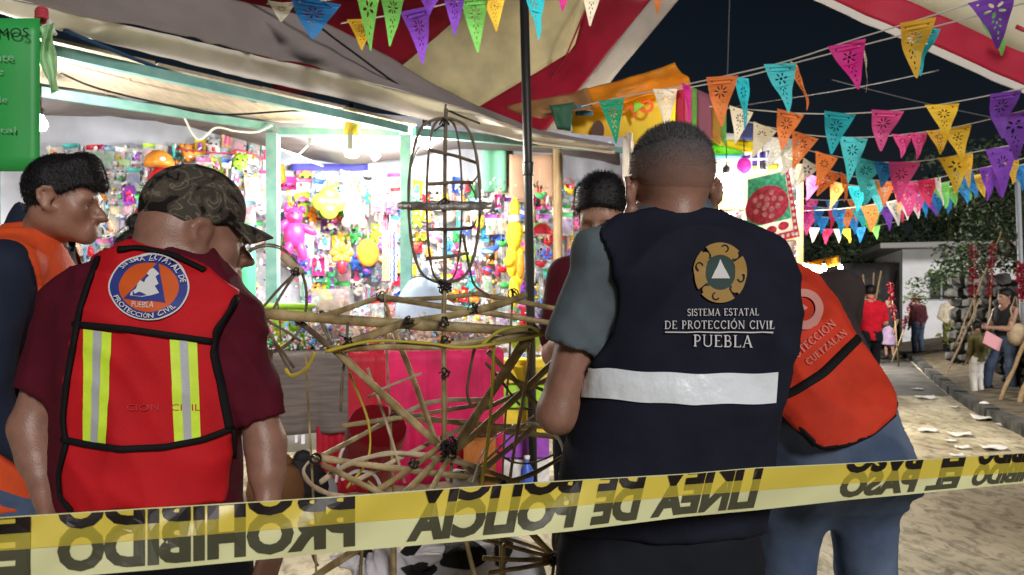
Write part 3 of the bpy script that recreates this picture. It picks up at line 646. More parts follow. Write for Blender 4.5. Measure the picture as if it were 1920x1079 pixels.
# back wall sheet (toys hang in front of it)
WA, WB = Vector((-3.92, 6.2, 0)), Vector((1.36, 8.45, 0)); WD = (WB - WA).normalized(); WN = Vector((WD.y, -WD.x, 0))
def wall_hit(px, py, off=0.0):
    """ray through the pixel meets the display plane, off metres in front of the sheet"""
    d = Vector(((px - 960) / FOC, 1, (HOR - py) / FOC)); o = Vector((0, 0, CAMZ)); q = WA + WN * off; t = (q - o).dot(WN) / d.dot(WN); return o + d * t
def backw(u, v):
    p = WA + (WB - WA) * (-.25 + 1.25 * u); return Vector((p.x, p.y, 3.25 * v)) + WN * (.05 * n1(u * 16, v * 3, 0, 1, 9) + .02 * n1(u * 60, v * 6, 0, 1, 12))
MB().sheet(backw, 110, 12, .003).build('back_sheet', M_wallt, stall, True)
def sidew(u, v): p = WB + Vector((-.25, -1.2, 0)) * u; return Vector((p.x, p.y, 3.05 * v)) + Vector((-1, 0, 0)) * (.05 * math.sin(u * 22 + v * 3) * (.3 + v) + .02 * n1(u * 9, v * 6, 0, 1, 15))
MB().sheet(sidew, 40, 14, .003).build('side_sheet', mat('cream_sheet', (.62, .55, .48), .6, bump=.3, bscale=8, trans=.1), stall, True)
# coloured cloth panels hung on the back sheet
for (x0, x1, y0, y1, c, nm) in ((905, 950, 280, 360, (.25, .62, .42), 'green_cloth'), (955, 1040, 290, 380, (.72, .45, .30), 'peach_cloth'), (545, 690, 308, 320, (.05, .05, .35), 'blue_cloth')):
    q = MB().sheet(lambda u, v: wall_hit(x0 + (x1 - x0) * u, y1 + (y0 - y1) * v, .1 + .015 * math.sin(u * 9)), 12, 6, .002); q.build(nm, mat(nm, c, .7, bump=.2, bscale=10), stall, True)
bar(W(553, 258, 6.6), W(735, 262, 6.8), .05, .05).build('roof_pole', M_wood, stall); bar(W(690, 250, 7.0), W(760, 268, 7.0), .05, .05).build('roof_pole', M_wood, stall); bar(W(700, 280, 7.1), W(760, 285, 7.1), .04, .06).build('roof_pole', M_wood, stall); bar(W(1000, 268, 7.0), W(1075, 274, 7.2), .05, .05).build('roof_pole', M_wood, stall)

def cable(name, label, pts, r=.008, m=M_black, cat='cable'):
    """pts: (px, py, d) joined by a smooth curve"""
    P = [W(*p) for p in pts]; out = []
    for i in range(len(P) - 1):
        p0, p1, p2, p3 = P[max(i - 1, 0)], P[i], P[i + 1], P[min(i + 2, len(P) - 1)]
        for j in range(8):
            t = j / 8; out.append(.5 * ((2 * p1) + (p2 - p0) * t + (2 * p0 - 5 * p1 + 4 * p2 - p3) * t * t + (3 * p1 - p0 - 3 * p2 + p3) * t ** 3))
    out.append(P[-1]); return tag(MB().tube(out, r, 6).build(name, m, None, True), label, cat)
M_cord = mat('white_cord', (.7, .7, .66), .8); M_redcord = mat('red_cord', (.5, .05, .08), .8); M_bluecord = mat('blue_rope', (.02, .06, .14), .8)
cable('cable', 'black cable running down over the outside of the mauve-grey tarp', [(440, -20, 4.9), (560, 25, 5.1), (640, 82, 5.35), (760, 168, 5.75), (850, 212, 6.0), (900, 232, 6.1)], .009)
cable('cable', 'dark cable under the plywood boards ending at the yellow lantern', [(115, 138, 4.4), (180, 165, 4.6), (290, 192, 4.9), (410, 215, 5.2), (560, 208, 5.4), (640, 215, 5.6), (660, 222, 5.7)], .007)
cable('rope', 'blue rope stretched along the tarp edge', [(120, 57, 3.95), (250, 110, 4.3), (360, 150, 4.7), (480, 190, 5.2)], .012, M_bluecord, 'rope')
cable('rope', 'white cord looped between the beam knot and the first teal post', [(345, 220, 5.4), (372, 262, 5.5), (405, 240, 5.5), (440, 246, 5.6), (480, 248, 5.7), (510, 235, 5.75)], .008, M_cord, 'rope')
cable('rope', 'white cord crossing down from the bamboo roof pole', [(588, 262, 6.4), (560, 290, 6.3), (532, 306, 6.2)], .008, M_cord, 'rope'); cable('rope', 'white cord crossing right from the first teal post', [(520, 278, 5.85), (560, 293, 6.2), (605, 312, 6.6)], .008, M_cord, 'rope')
cable('rope', 'red cord strung along the top of the bagged toys', [(330, 280, 6.4), (420, 288, 6.5), (450, 282, 6.5), (500, 300, 6.6)], .007, M_redcord, 'rope'); cable('cable', 'black wire hanging down beside the second teal post', [(840, 228, 6.0), (800, 258, 6.0), (775, 300, 5.95), (768, 360, 5.9), (768, 560, 5.9)], .007)

# ------------------------------------------------------------------ lamps (all of them burn in the photograph)
def glow(name, c, s): return mat(name, c, .5, emit=s)
M_glow = glow('lit_bulb', (1, .97, .92), 40.0); M_glowy = glow('lit_lantern', (1, .93, .55), 6.0)
def light_in(root, loc, w, r=.05, col=(1, .95, .88)):
    l = bpy.data.lights.new('lamp_light', 'POINT'); l.energy = w; l.shadow_soft_size = r; l.color = col; o = bpy.data.objects.new('lamp_light', l); COL.objects.link(o); o.parent = root; o.location = Vector(loc) - root.location; return o
def bulb(label, p, r, w, col=(1, .95, .88)):
    p = Vector(p); root = thing('light_bulb', label, 'lamp', p + Vector((0, 0, r * 1.9)))
    MB().lathe([(.001, -r), (r * .6, -r * .82), (r * .97, -r * .25), (r, .1 * r), (r * .8, r * .6), (r * .42, r * 1.2), (r * .4, r * 1.5)], 16, p).build('glass', M_glow, root, True)
    MB().lathe([(r * .45, r * 1.45), (r * .5, r * 1.5), (r * .5, r * 2.3), (r * .2, r * 2.6), (.006, r * 2.7), (.006, r * 6)], 12, p).build('socket', M_black, root, True); light_in(root, p + Vector((0, -.02, -r * 1.3)), w, .04, col)
bulb('bare glowing bulb behind the top of the bamboo cage', W(800, 263, 6.15), .07, 125); bulb('glowing bulb at the edge of the green poster', W(76, 234, 4.5), .04, 85)
lr = thing('hanging_lantern', 'yellow work lantern hanging from the teal beam', 'lamp', W(660, 222, 5.65)); q0 = W(660, 262, 5.65)
MB().lathe([(.03, -.135), (.052, -.125), (.058, -.09), (.058, .1), (.045, .13), (.02, .15)], 14, q0).build('lens', M_glowy, lr, True); MB().lathe([(.06, .02), (.062, .1), (.05, .135), (.024, .16), (.022, .2)], 14, q0).build('housing', mat('yellow_plastic', (.75, .50, .05), .4), lr, True); MB().box(q0 + Vector((0, -.061, -.03)), (.04, .012, .12)).build('switch_plate', mat('grey_plastic', (.3, .3, .26), .5), lr); bar(q0 + Vector((0, 0, .2)), q0 + Vector((0, 0, .27)), .035, .035).build('hook', M_black, lr); light_in(lr, q0 + Vector((0, -.05, -.25)), 20, .05, (1, .9, .6))
for i, (a, b, lb) in enumerate(((W(594, 262, 6.0), W(648, 252, 5.95), 'glowing tube lamp pointing left of the yellow lantern'), (W(676, 252, 5.95), W(706, 296, 5.9), 'glowing tube lamp slanting down right of the yellow lantern'))):
    t = thing('tube_lamp', lb, 'lamp', a); MB().tube([a.lerp(b, k / 4) for k in range(5)], .034, 12).build('tube', M_glow, t, True); d = (a - b).normalized(); MB().tube([a, a + d * .06], .03, 10).build('cap', mat('grey_plastic', (.3, .3, .26), .5), t, True); light_in(t, a.lerp(b, .5) + Vector((0, .1, -.2)), 30, .08)

# ------------------------------------------------------------------ striped tents
M_tred = mat('tent_red', (.34, .012, .035), .45, spec=.4, noise=.15, nscale=3, bump=.15, bscale=8, trans=.3); M_tcream = mat('tent_cream', (.74, .66, .40), .5, spec=.3, noise=.14, nscale=2.5, bump=.15, bscale=8, trans=.3); M_tgrey = mat('tent_hem', (.46, .42, .38), .5, noise=.1, nscale=3, bump=.2, bscale=8, trans=.2)
tent = thing('striped_tent', 'red and cream striped tent roof behind the stall and the black pole', 'tent', W(960, 200, 10.0))
tent.location.z = 0
def strip_px(root, name, m, L, Rr, dt, db, nu=8, nv=14, seed=0, amp=.02):
    """cloth strip between two pixel edges given top to bottom"""
    def P(u, v):
        def at(E):
            n = len(E) - 1; t = v * n; i = min(int(t), n - 1); f = t - i; return E[i][0] * (1 - f) + E[i + 1][0] * f, E[i][1] * (1 - f) + E[i + 1][1] * f
        a, b = at(L), at(Rr); d = dt + (db - dt) * v; p = W(a[0] * (1 - u) + b[0] * u, a[1] * (1 - u) + b[1] * u, d); return p + Vector((0, 1, 0)) * amp * (n1(p.x * 3, p.z * 3, 0, 1, seed) + .6 * n1(p.x * 8, p.z * 8, 0, 1, seed + 1))
    return MB().sheet(P, nu, nv, .004).build(name, m, root, True)
e1 = [(905, -15), (850, 42), (755, 122), (690, 175)]; e0 = [(420, -15), (420, 40), (480, 122), (520, 175)]; e2 = [(1105, -15), (1075, 95), (905, 196), (840, 240)]; e3 = [(1232, -15), (1100, 150), (1020, 250), (980, 290)]; e4 = [(1285, -15), (1157, 138), (1080, 240), (1040, 280)]
strip_px(tent, 'red_panel', M_tred, e0, e1, 9.2, 10.4, 14, 20, 1); strip_px(tent, 'cream_panel', M_tcream, e1, e2, 9.2, 10.4, 14, 20, 1); strip_px(tent, 'red_panel', M_tred, e2, e3, 9.2, 10.4, 12, 20, 1); strip_px(tent, 'hem_panel', M_tgrey, e3, e4, 9.2, 10.4, 5, 20, 1)
sm = [(1112, -15), (1060, 110), (1018, 170), (1005, 195)]; MB().tube([W(x, y, d) + Vector((0, -.02, 0)) for (x, y), d in zip(sm, (9.15, 9.55, 9.9, 10.05))], .012, 6).build('seam', M_tred, tent, True)
# the near canopy at the upper right
can = thing('canopy', 'bright cream canopy with a red border at the upper right corner', 'canopy', (3.2, 5.2, 0))
def can_strip(name, m, o0, o1, seed):
    e = lambda t, o: (1470 + 500 * t + o * .40, -28 + 222 * t - o * .92)
    return strip_px(can, name, m, [e(t / 6, o0) for t in range(7)], [e(t / 6, o1) for t in range(7)], 4.9, 5.3, 8, 40, seed, .012)
M_cin = mat('canopy_cream', (.80, .76, .60), .5, noise=.06, nscale=3, bump=.25, bscale=7, trans=.35); M_cred = mat('canopy_red', (.58, .03, .07), .5, noise=.1, nscale=3, bump=.2, bscale=7, trans=.3); M_cwh = mat('canopy_hem', (.80, .76, .70), .5, trans=.2)
can_strip('hem', M_cwh, -4, 10, 31); can_strip('red_border', M_cred, 10, 66, 31); can_strip('cream_panel', M_cin, 66, 420, 31)
q = MB().tube([W(1905, 50, 5.0), W(1918, 56, 5.0), W(1935, 58, 5.0), W(1950, 45, 5.0)], .016, 8, flat=.3); q.build('red_lettering', M_cred, can, True)
po = thing('tent_pole', 'black metal pole standing between the bamboo frame and the goods', 'pole', (W(1000, 0, 5.55).x, 5.55, 0)); pa = W(982, -30, 5.5); MB().tube([(po.location.x, 5.55, 0), W(990, 300, 5.52), pa], [.033, .035, .034], 14).build('pole', M_blackm, po, True); MB().lathe([(.1, 0), (.1, .012), (.045, .02)], 14, po.location).build('base_plate', M_blackm, po)
MB().lathe([(.039, 0), (.041, .01), (.041, .09), (.039, .1)], 14, W(990.5, 330, 5.52)).build('collar', M_blackm, po, True)

# ------------------------------------------------------------------ the far stall with the orange awning
M_or = mat('orange_awning', (.75, .30, .02), .5, noise=.15, nscale=4, bump=.2, bscale=10, trans=.35); M_or2 = mat('brown_orange_tarp', (.36, .18, .07), .6, noise=.1, nscale=4, trans=.2)
far = thing('snack_stall', 'far stall with orange awning and bright yellow banner', 'stall', (2.4, 8.6, 0))
def quad_part(root, name, m, pts, ds, nu=10, nv=6, amp=.01, seed=0, th=.006):
    a, b, c, d = poly_at(pts, ds); return MB().sheet(lambda u, v: (a.lerp(b, u)).lerp(d.lerp(c, u), v) + Vector((0, 1, 0)) * amp * n1(u * 6, v * 4, 0, 1, seed), nu, nv, th).build(name, m, root, True)
quad_part(far, 'awning', M_or, [(1100, 166), (1262, 122), (1296, 158), (1112, 206)], [8.6, 8.9, 8.5, 8.3], 20, 10, .09, 3); quad_part(far, 'awning_side', M_or2, [(945, 200), (1100, 166), (1112, 206), (1000, 222)], [8.7, 8.6, 8.3, 8.4], 16, 8, .08, 4)
ban = quad_part(far, 'banner', mat('yellow_banner', (.85, .55, .02), .5, col2=(.9, .72, .03), nscale=2, trans=.3), [(1070, 205), (1268, 168), (1262, 340), (1080, 330)], [8.5, 8.6, 8.65, 8.55], amp=.0)
def flat_px(root, name, m, polys, d):
    q = MB(); 
    for k, (v, f) in enumerate(polys): q.add([W(x, y, d - .0006 * k) for x, y in v], f)
    o = q.build(name, m, None); o.parent = root; o.location = (0, 0, 0) if root.type != 'EMPTY' else -root.location; return o
flat_px(ban, 'banner_lettering', mat('banner_red', (.75, .12, .02), .6), text_px('TO', 1182, 226, 1230, 206, 26, .03), 8.46); flat_px(ban, 'banner_lettering', mat('banner_red', (.75, .12, .02), .6), text_px('R', 1155, 326, 1170, 326, 24, .02), 8.46); flat_px(ban, 'banner_picture', mat('banner_brown', (.10, .05, .035), .7), [disc_px(1121, 245, 12, 1.6)], 8.45); flat_px(ban, 'banner_picture', mat('banner_green', (.25, .65, .05), .7), [([(1190, 188), (1208, 198), (1188, 212)], [(0, 1, 2)])], 8.45)
quad_part(far, 'green_flap', mat('green_tarp', (.02, .10, .05), .6), [(1030, 198), (1078, 192), (1070, 246), (1045, 243)], [8.3] * 4); quad_part(far, 'blue_flap', mat('teal_blue_tarp', (.03, .14, .2), .6), [(1078, 198), (1112, 196), (1112, 216), (1080, 218)], [8.35] * 4)
for i, (x0, x1, c) in enumerate(((1268, 1284, (.55, .03, .08)), (1284, 1296, (.8, .12, .3)), (1296, 1306, (.2, .5, .1)), (1306, 1334, (.36, .12, .18)), (1334, 1352, (.5, .28, .04)), (1352, 1362, (.15, .42, .1)))):
    quad_part(far, 'curtain_panel', mat('curtain_%d' % i, c, .6, trans=.4), [(x0, 150 + (x0 - 1268) * .45), (x1, 150 + (x1 - 1268) * .45), (x1, 262 + (x1 - 1268) * .15), (x0, 250 + (x0 - 1268) * .15)], [8.7 + .004 * i] * 4, 4, 6, .01, i)
quad_part(far, 'back_panel', mat('back_panel', (.45, .44, .42), .6), [(1250, 240), (1500, 262), (1495, 640), (1250, 640)], [9.9] * 4, 8, 8, .02, 5)
for i, (pts, c) in enumerate((([(1325, 262), (1415, 262), (1412, 288), (1328, 270)], (.85, .75, .02)), ([(1328, 266), (1392, 284), (1400, 296), (1330, 292)], (.2, .75, .03)), ([(1332, 292), (1395, 288), (1392, 306), (1336, 300)], (.25, .65, .75)), ([(1390, 294), (1450, 280), (1452, 306), (1400, 318)], (.12, .10, .5)), ([(1405, 312), (1460, 306), (1460, 322), (1410, 325)], (.8, .7, .1)), ([(1385, 235), (1412, 228), (1415, 265), (1388, 262)], (.04, .05, .16)))):
    quad_part(far, 'pennant_cloth', mat('pennant_%d' % i, c, .6, trans=.4), pts, [8.9 - .02 * i] * 4, 6, 3, .01, i)
for x in (1408, 1422, 1437): bar(W(x, 285, 8.75), W(x, 330, 8.75), .02, .02).build('rack_bar', mat('white_metal', (.8, .8, .8), .4), far)
bar(W(1335, 300, 8.7), W(1455, 298, 8.7), .02, .02).build('rack_bar', mat('white_metal', (.8, .8, .8), .4), far)
for x in (1260, 1500): p = W(x, 300, 9.2); bar((p.x, p.y, 0), (p.x, p.y, 3.1), .06, .06).build('post', M_wood, far)
c = W(1395, 312, 8.5); q = MB().ball(c, (.085, .07, .1), 14); tag(q.build('balloon', mat('magenta_balloon', (.55, .08, .45), .35, trans=.3), None, True), 'magenta balloon hanging in the far stall', 'balloon')
pst = thing('food_poster', 'poster with a plate of red food and a dotted border at the far stall', 'poster', W(1445, 400, 8.2)); pq = [(1398, 330), (1478, 312), (1500, 444), (1392, 470)]
o = quad_part(pst, 'sheet', mat('poster_white', (.80, .80, .74), .6, trans=.25), pq, [8.3, 8.2, 8.2, 8.3], 6, 6, 0)
def in_poster(u, v): 
    a = [(pq[0][k] * (1 - u) + pq[1][k] * u) * (1 - v) + (pq[3][k] * (1 - u) + pq[2][k] * u) * v for k in (0, 1)]; return a[0], a[1]
def pflat(name, c, polys, off):
    q = MB(); a, b, cc, d = poly_at(pq, [8.3, 8.2, 8.2, 8.3]); nn = (b - a).cross(d - a).normalized(); nn = nn if nn.y < 0 else -nn
    for k, (v, f) in enumerate(polys): q.add([a.lerp(b, x).lerp(d.lerp(cc, x), y) + nn * (off + .0003 * k) for x, y in v], f)
    x = q.build(name, mat('print_' + name, c, .6, noise=.3, nscale=25), pst); return x
pflat('picture_field', (.10, .62, .36), [([(.06, .06), (.9, .06), (.9, .72), (.06, .72)], [(0, 1, 2, 3)])], .008); pflat('picture_plate', (.62, .06, .12), [([(.46 + .44 * math.cos(t / 16 * 6.283), .46 + .26 * math.sin(t / 16 * 6.283)) for t in range(16)], [tuple(range(16))])], .011); pflat('picture_food', (.8, .30, .34), [([(.46 + x0 + r0 * math.cos(t / 8 * 6.283), .46 + y0 + r0 * .7 * math.sin(t / 8 * 6.283)) for t in range(8)], [tuple(range(8))]) for x0, y0, r0 in [(.3 * math.cos(k * 2.4) * (k / 14) ** .5, .2 * math.sin(k * 2.4) * (k / 14) ** .5, .055) for k in range(14)]], .014)
pflat('picture_fruit', (.7, .05, .1), [([(x0 + .1 * math.cos(t / 10 * 6.283), y0 + .06 * math.sin(t / 10 * 6.283)) for t in range(10)], [tuple(range(10))]) for x0, y0 in ((.3, .8), (.52, .82), (.74, .8))], .011)
dots = [(.95, .05 + .09 * k) for k in range(11)] + [(.08 + .09 * k, .94) for k in range(10)]
pflat('border_band', (.72, .05, .10), [([(.91, .0), (1, 0), (1, 1), (.91, 1)], [(0, 1, 2, 3)]), ([(0, .89), (.905, .89), (.905, 1), (0, 1)], [(0, 1, 2, 3)])], .008)
for x0, y0 in dots: pflat('border_dot', (.85, .80, .78), [([(x0 + .03 * math.cos(t / 10 * 6.283), y0 + .026 * math.sin(t / 10 * 6.283)) for t in range(10)], [tuple(range(10))])], .011)
for i, (x, y, d, w, lb) in enumerate(((1362, 346, 8.75, 110, 'left one of the row of glowing bulbs in the far stall'), (1395, 342, 8.75, 110, 'middle one of the row of glowing bulbs in the far stall'), (1430, 340, 8.75, 110, 'right one of the row of glowing bulbs in the far stall'))): bulb(lb, W(x, y, d), .085, w, (1, .93, .76))
# goods in the far stall: jars and boxes on two shelves
for zi, (yy, dd) in enumerate(((392, 9.4), (450, 9.4), (520, 9.3))):
    bar(W(1255, yy, dd), W(1500, yy, dd), .22, .025).build('shelf', M_wood, far)
FC = [(.8, .1, .3), (.9, .7, .05), (.2, .6, .15), (.1, .35, .7), (.85, .4, .05), (.75, .75, .7), (.6, .08, .1), (.45, .1, .5)]
FN = ['pink', 'yellow', 'green', 'blue', 'orange', 'white', 'red', 'purple']
for zi, (yy, dd) in enumerate(((392, 9.38), (450, 9.38))):
    for k in range(8):
        p = W(1318 + k * 22, yy, dd) + Vector((0, 0, .014)); hh = .16 + .05 * ((k * 7 + zi * 3) % 4) / 4
        t = thing('snack_jar', '%s snack jar on the %s shelf of the far stall' % (FN[(k + 3 * zi) % 8], ('upper', 'lower')[zi]), 'jar', p, 'jars on the far stall shelves'); MB().lathe([(.05, 0), (.058, .01), (.058, hh), (.045, hh + .02)], 12, p).build('jar', mat('jar_%d' % ((k + 3 * zi) % 8), FC[(k + 3 * zi) % 8], .3, coat=.5), t, True); MB().lathe([(.05, hh + .02), (.05, hh + .05)], 12, p).build('lid', mat('white_panel', (.75, .75, .72), .6), t, True)
# a second awning glows further up the street
aw = thing('street_awning', 'small orange awning glowing further up the street', 'awning', (7.2, 17.2, 0)); quad_part(aw, 'cloth', M_or, [(1512, 492), (1572, 479), (1574, 496), (1548, 502)], [17, 16.6, 16.4, 16.4], 8, 4, .02); quad_part(aw, 'white_cloth', mat('canopy_cream', (.8, .76, .6)), [(1500, 492), (1550, 502), (1540, 512), (1500, 510)], [17] * 4, 6, 4, .02)
for x, d in ((1516, 17), (1573, 16.6)): p = W(x, 500, d); MB().tube([(p.x, p.y, 0), W(x, 493, d)], .03, 8).build('post', M_blackm, aw)
bulb('bulb glowing under the small orange awning up the street', W(1545, 503, 16.3), .06, 650); bulb('small bulb at the corner of the small orange awning', W(1576, 503, 16.2), .045, 30, (1, .8, .5))
cable('wire', 'thin overhead wire crossing the dark sky from the upper left', [(1368, -10, 9), (1364, 140, 9)], .006, mat('wire_grey', (.12, .12, .13), .6), 'wire'); cable('wire', 'overhead wire slanting up to the canopy', [(1380, 200, 9), (1600, 165, 8), (1760, 132, 7)], .006, mat('wire_grey', (.12, .12, .13), .6), 'wire'); cable('wire', 'overhead wire falling to the right behind the bunting', [(1560, 150, 9), (1740, 195, 9.5), (1930, 235, 10)], .006, mat('wire_grey', (.12, .12, .13), .6), 'wire')
# ================================================================== toys and goods
PAL = {'red': (.70, .03, .05), 'pink': (.85, .18, .42), 'hot pink': (.80, .05, .30), 'orange': (.85, .32, .04), 'yellow': (.88, .66, .05), 'lime': (.42, .78, .06), 'green': (.08, .50, .14), 'turquoise': (.10, .62, .62), 'light blue': (.35, .62, .85), 'blue': (.05, .14, .65), 'purple': (.35, .08, .55), 'white': (.82, .82, .80), 'silver': (.55, .57, .60), 'black': (.02, .02, .022), 'brown': (.25, .11, .04), 'peach': (.85, .52, .36)}
def pm(c, gloss=.35): return mat('plastic_' + c.replace(' ', '_'), PAL[c], gloss, spec=.45, noise=.12, nscale=20)
def fz(c): return mat('plush_' + c.replace(' ', '_'), PAL[c], .95, spec=.1, bump=.8, bscale=150, noise=.15, nscale=30)
M_clear = mat('clear_bag', (.80, .82, .85), .12, spec=.7, alpha=.38, bump=.9, bscale=22)
_mesh = {}
def cached(key, fn):
    if key not in _mesh:
        B = MB(); fn(B); _mesh[key] = mesh(key, B.v, B.f, True)
    return _mesh[key]
def pillow(B, w, h, t, z0, nx=6, nz=7, cr=.012, seed=1):
    rr = random.Random(seed)
    for sg in (-1, 1):
        vs = []
        for j in range(nz + 1):
            for i in range(nx + 1):
                u, v = i / nx * 2 - 1, j / nz * 2 - 1; b = (1 - u ** 4) * (1 - v ** 4); vs.append(((u * w / 2), sg * (t / 2 * b ** .6 + (rr.uniform(-cr, cr) if 0 < i < nx and 0 < j < nz else 0)), z0 - h * (j / nz)))
        f = [(j * (nx + 1) + i, j * (nx + 1) + i + 1, (j + 1) * (nx + 1) + i + 1, (j + 1) * (nx + 1) + i) for j in range(nz) for i in range(nx)]
        B.add(vs, f if sg < 0 else [x[::-1] for x in f])
def k_card(r, c, c2):   # blister card with a toy under the bubble
    obj('card', cached('card', lambda B: B.prism([(-.075, -.01), (-.06, 0), (.06, 0), (.075, -.01), (.075, -.23), (-.075, -.23)], -.002, .002)), pm(c, .5), r); obj('toy', cached('card_toy', lambda B: (B.ball((0, -.02, -.12), (.035, .02, .05), 8), B.ball((0, -.024, -.075), (.024, .02, .024), 8), B.ball((.03, -.02, -.165), (.012, .012, .03), 6), B.ball((-.03, -.02, -.165), (.012, .012, .03), 6))), pm(c2), r); obj('hook', cached('hook', lambda B: B.tube([(0, 0, .0), (0, 0, .04), (0, .02, .05)], .003, 5)), M_cord, r)
def k_bag(r, c, c2):    # clear bag with a header card and toys inside
    obj('bag', cached('bag', lambda B: pillow(B, .17, .26, .06, -.04)), M_clear, r); obj('header', cached('header', lambda B: B.prism([(-.085, 0), (.085, 0), (.085, -.05), (-.085, -.05)], -.008, .008)), pm(c, .5), r)
    obj('contents', cached('bag_in', lambda B: [B.ball((-.04 + .027 * (k % 4) + .006 * (k % 3), .004 * (k % 3 - 1), -.1 - .035 * (k // 4) - .006 * (k % 2)), (.02, .015, .024), 6) for k in range(18)]), pm(c2), r)
def k_plush(r, c, c2):
    obj('body', cached('plush', lambda B: (B.ball((0, 0, -.16), (.055, .045, .065), 12), B.ball((0, -.01, -.07), (.05, .045, .046), 12), B.ball((-.062, -.01, -.14), (.022, .022, .045), 8, Matrix.Rotation(.6, 3, 'Y')), B.ball((.062, -.01, -.14), (.022, .022, .045), 8, Matrix.Rotation(-.6, 3, 'Y')), B.ball((-.035, -.02, -.225), (.026, .03, .036), 8), B.ball((.035, -.02, -.225), (.026, .03, .036), 8), B.ball((-.038, 0, -.032), .018, 8), B.ball((.038, 0, -.032), .018, 8))), fz(c), r)
    obj('muzzle', cached('muzzle', lambda B: B.ball((0, -.052, -.078), (.02, .014, .016), 8)), fz(c2), r); obj('eye', cached('eye1', lambda B: B.ball((-.017, -.052, -.058), .0055, 6)), pm('black'), r); obj('eye', cached('eye2', lambda B: B.ball((.017, -.052, -.058), .0055, 6)), pm('black'), r)
def k_ball(r, c, c2):
    obj('ball', cached('tball', lambda B: B.ball((0, 0, -.13), .085, 16)), pm(c), r); obj('band', cached('tband', lambda B: B.lathe([(.0865, -.025), (.089, 0), (.0865, .025)], 18, (0, 0, -.13), Matrix.Rotation(.5, 3, 'Y'), False)), pm(c2), r); obj('net_cord', cached('ncord', lambda B: B.tube([(0, 0, -.05), (0, 0, .02)], .004, 5)), M_cord, r)
def k_sword(r, c, c2):
    obj('blade', cached('blade', lambda B: B.prism([(-.02, -.14), (.02, -.14), (.022, -.42), (0, -.48), (-.022, -.42)], -.008, .008)), pm(c), r); obj('guard', cached('guard', lambda B: B.prism([(-.06, -.115), (.06, -.115), (.05, -.14), (-.05, -.14)], -.014, .014)), pm(c2), r); obj('grip', cached('grip', lambda B: B.lathe([(.016, -.115), (.014, -.03), (.02, -.01), (.02, 0)], 8)), pm(c2), r)
def k_beads(r, c, c2):
    for k, x in enumerate((-.03, 0, .03)):
        obj('strand', cached('strand', lambda B: [B.ball((.004 * math.sin(j), -.004, -.015 * j), .0085, 5) for j in range(24)]), pm((c, c2, c)[k]), r, (x, .004 * k, 0))
def k_wheel(r, c, c2):
    def f(B):
        for k in range(6): a = k * math.pi / 3; B.ball((.05 * math.cos(a), -.01, -.1 + .05 * math.sin(a)), (.042, .01, .024), 8, Matrix.Rotation(-a, 3, 'Y'))
    obj('petals', cached('petals', f), pm(c), r); obj('hub', cached('hub', lambda B: B.ball((0, -.02, -.1), (.02, .012, .02), 8)), pm(c2), r); obj('stick', cached('stick', lambda B: B.tube([(0, .008, -.1), (0, .008, -.3)], .005, 6)), pm('white'), r)
def k_mask(r, c, c2):
    obj('face', cached('mask', lambda B: (B.ball((0, 0, -.11), (.075, .04, .1), 12), B.ball((-.06, .01, -.03), (.026, .015, .03), 8), B.ball((.06, .01, -.03), (.026, .015, .03), 8))), pm(c), r)
    obj('eye', cached('mask_eye1', lambda B: B.ball((-.028, -.034, -.09), (.016, .01, .012), 8)), pm('black'), r); obj('eye', cached('mask_eye2', lambda B: B.ball((.028, -.034, -.09), (.016, .01, .012), 8)), pm('black'), r); obj('mouth', cached('mask_mouth', lambda B: B.ball((0, -.034, -.155), (.03, .01, .01), 8)), pm(c2), r)
def k_purse(r, c, c2):
    obj('pouch', cached('pouch', lambda B: pillow(B, .15, .13, .06, -.1, seed=4, cr=.003)), pm(c), r); obj('flap', cached('flap', lambda B: B.prism([(-.076, -.095), (.076, -.095), (.05, -.15), (-.05, -.15)], -.036, -.03)), pm(c2), r); obj('strap', cached('pstrap', lambda B: B.tube([(-.07, 0, -.1), (-.05, 0, -.03), (0, 0, 0), (.05, 0, -.03), (.07, 0, -.1)], .006, 6)), pm(c2), r)
def k_car(r, c, c2):
    obj('car_body', cached('carb', lambda B: B.prism([(-.08, -.13), (-.08, -.095), (-.045, -.085), (-.025, -.055), (.03, -.055), (.05, -.085), (.08, -.09), (.08, -.13)], -.04, .02)), pm(c), r)
    for k, x in enumerate((-.045, .045)): obj('wheel', cached('carw%d' % k, lambda B: B.lathe([(.02, -.008), (.022, 0), (.02, .008)], 10, (x, -.042, -.13), Matrix.Rotation(math.pi / 2, 3, 'X'))), pm('black'), r)
    obj('card', cached('carcard', lambda B: B.prism([(-.095, 0), (.095, 0), (.095, -.17), (-.095, -.17)], .022, .026)), pm(c2, .5), r)
def k_doll(r, c, c2):
    obj('dress', cached('dress', lambda B: B.lathe([(.06, -.26), (.05, -.24), (.02, -.15), (.026, -.11), (.012, -.085)], 12)), pm(c), r); obj('head', cached('dhead', lambda B: B.ball((0, 0, -.055), (.026, .026, .03), 10)), pm('peach', .5), r); obj('hair', cached('dhair', lambda B: (B.ball((0, .008, -.045), (.031, .028, .032), 10), B.ball((0, .018, -.085), (.026, .014, .04), 8))), pm(c2), r)
KINDS = {'card': (k_card, 'toy on a %s blister card', 'toy', .17), 'bag': (k_bag, 'clear bag of toys with %s header', 'toy bag', .19), 'plush': (k_plush, '%s plush bear', 'plush toy', .18), 'ball': (k_ball, '%s banded ball', 'ball', .2), 'sword': (k_sword, '%s toy sword', 'toy sword', .13), 'beads': (k_beads, '%s bead necklaces', 'necklace', .12), 'wheel': (k_wheel, '%s toy pinwheel', 'pinwheel', .2), 'mask': (k_mask, '%s play mask', 'mask', .19), 'purse': (k_purse, 'small %s toy purse', 'purse', .18), 'car': (k_car, '%s toy car on a card', 'toy car', .21), 'doll': (k_doll, '%s dressed doll', 'doll', .15)}
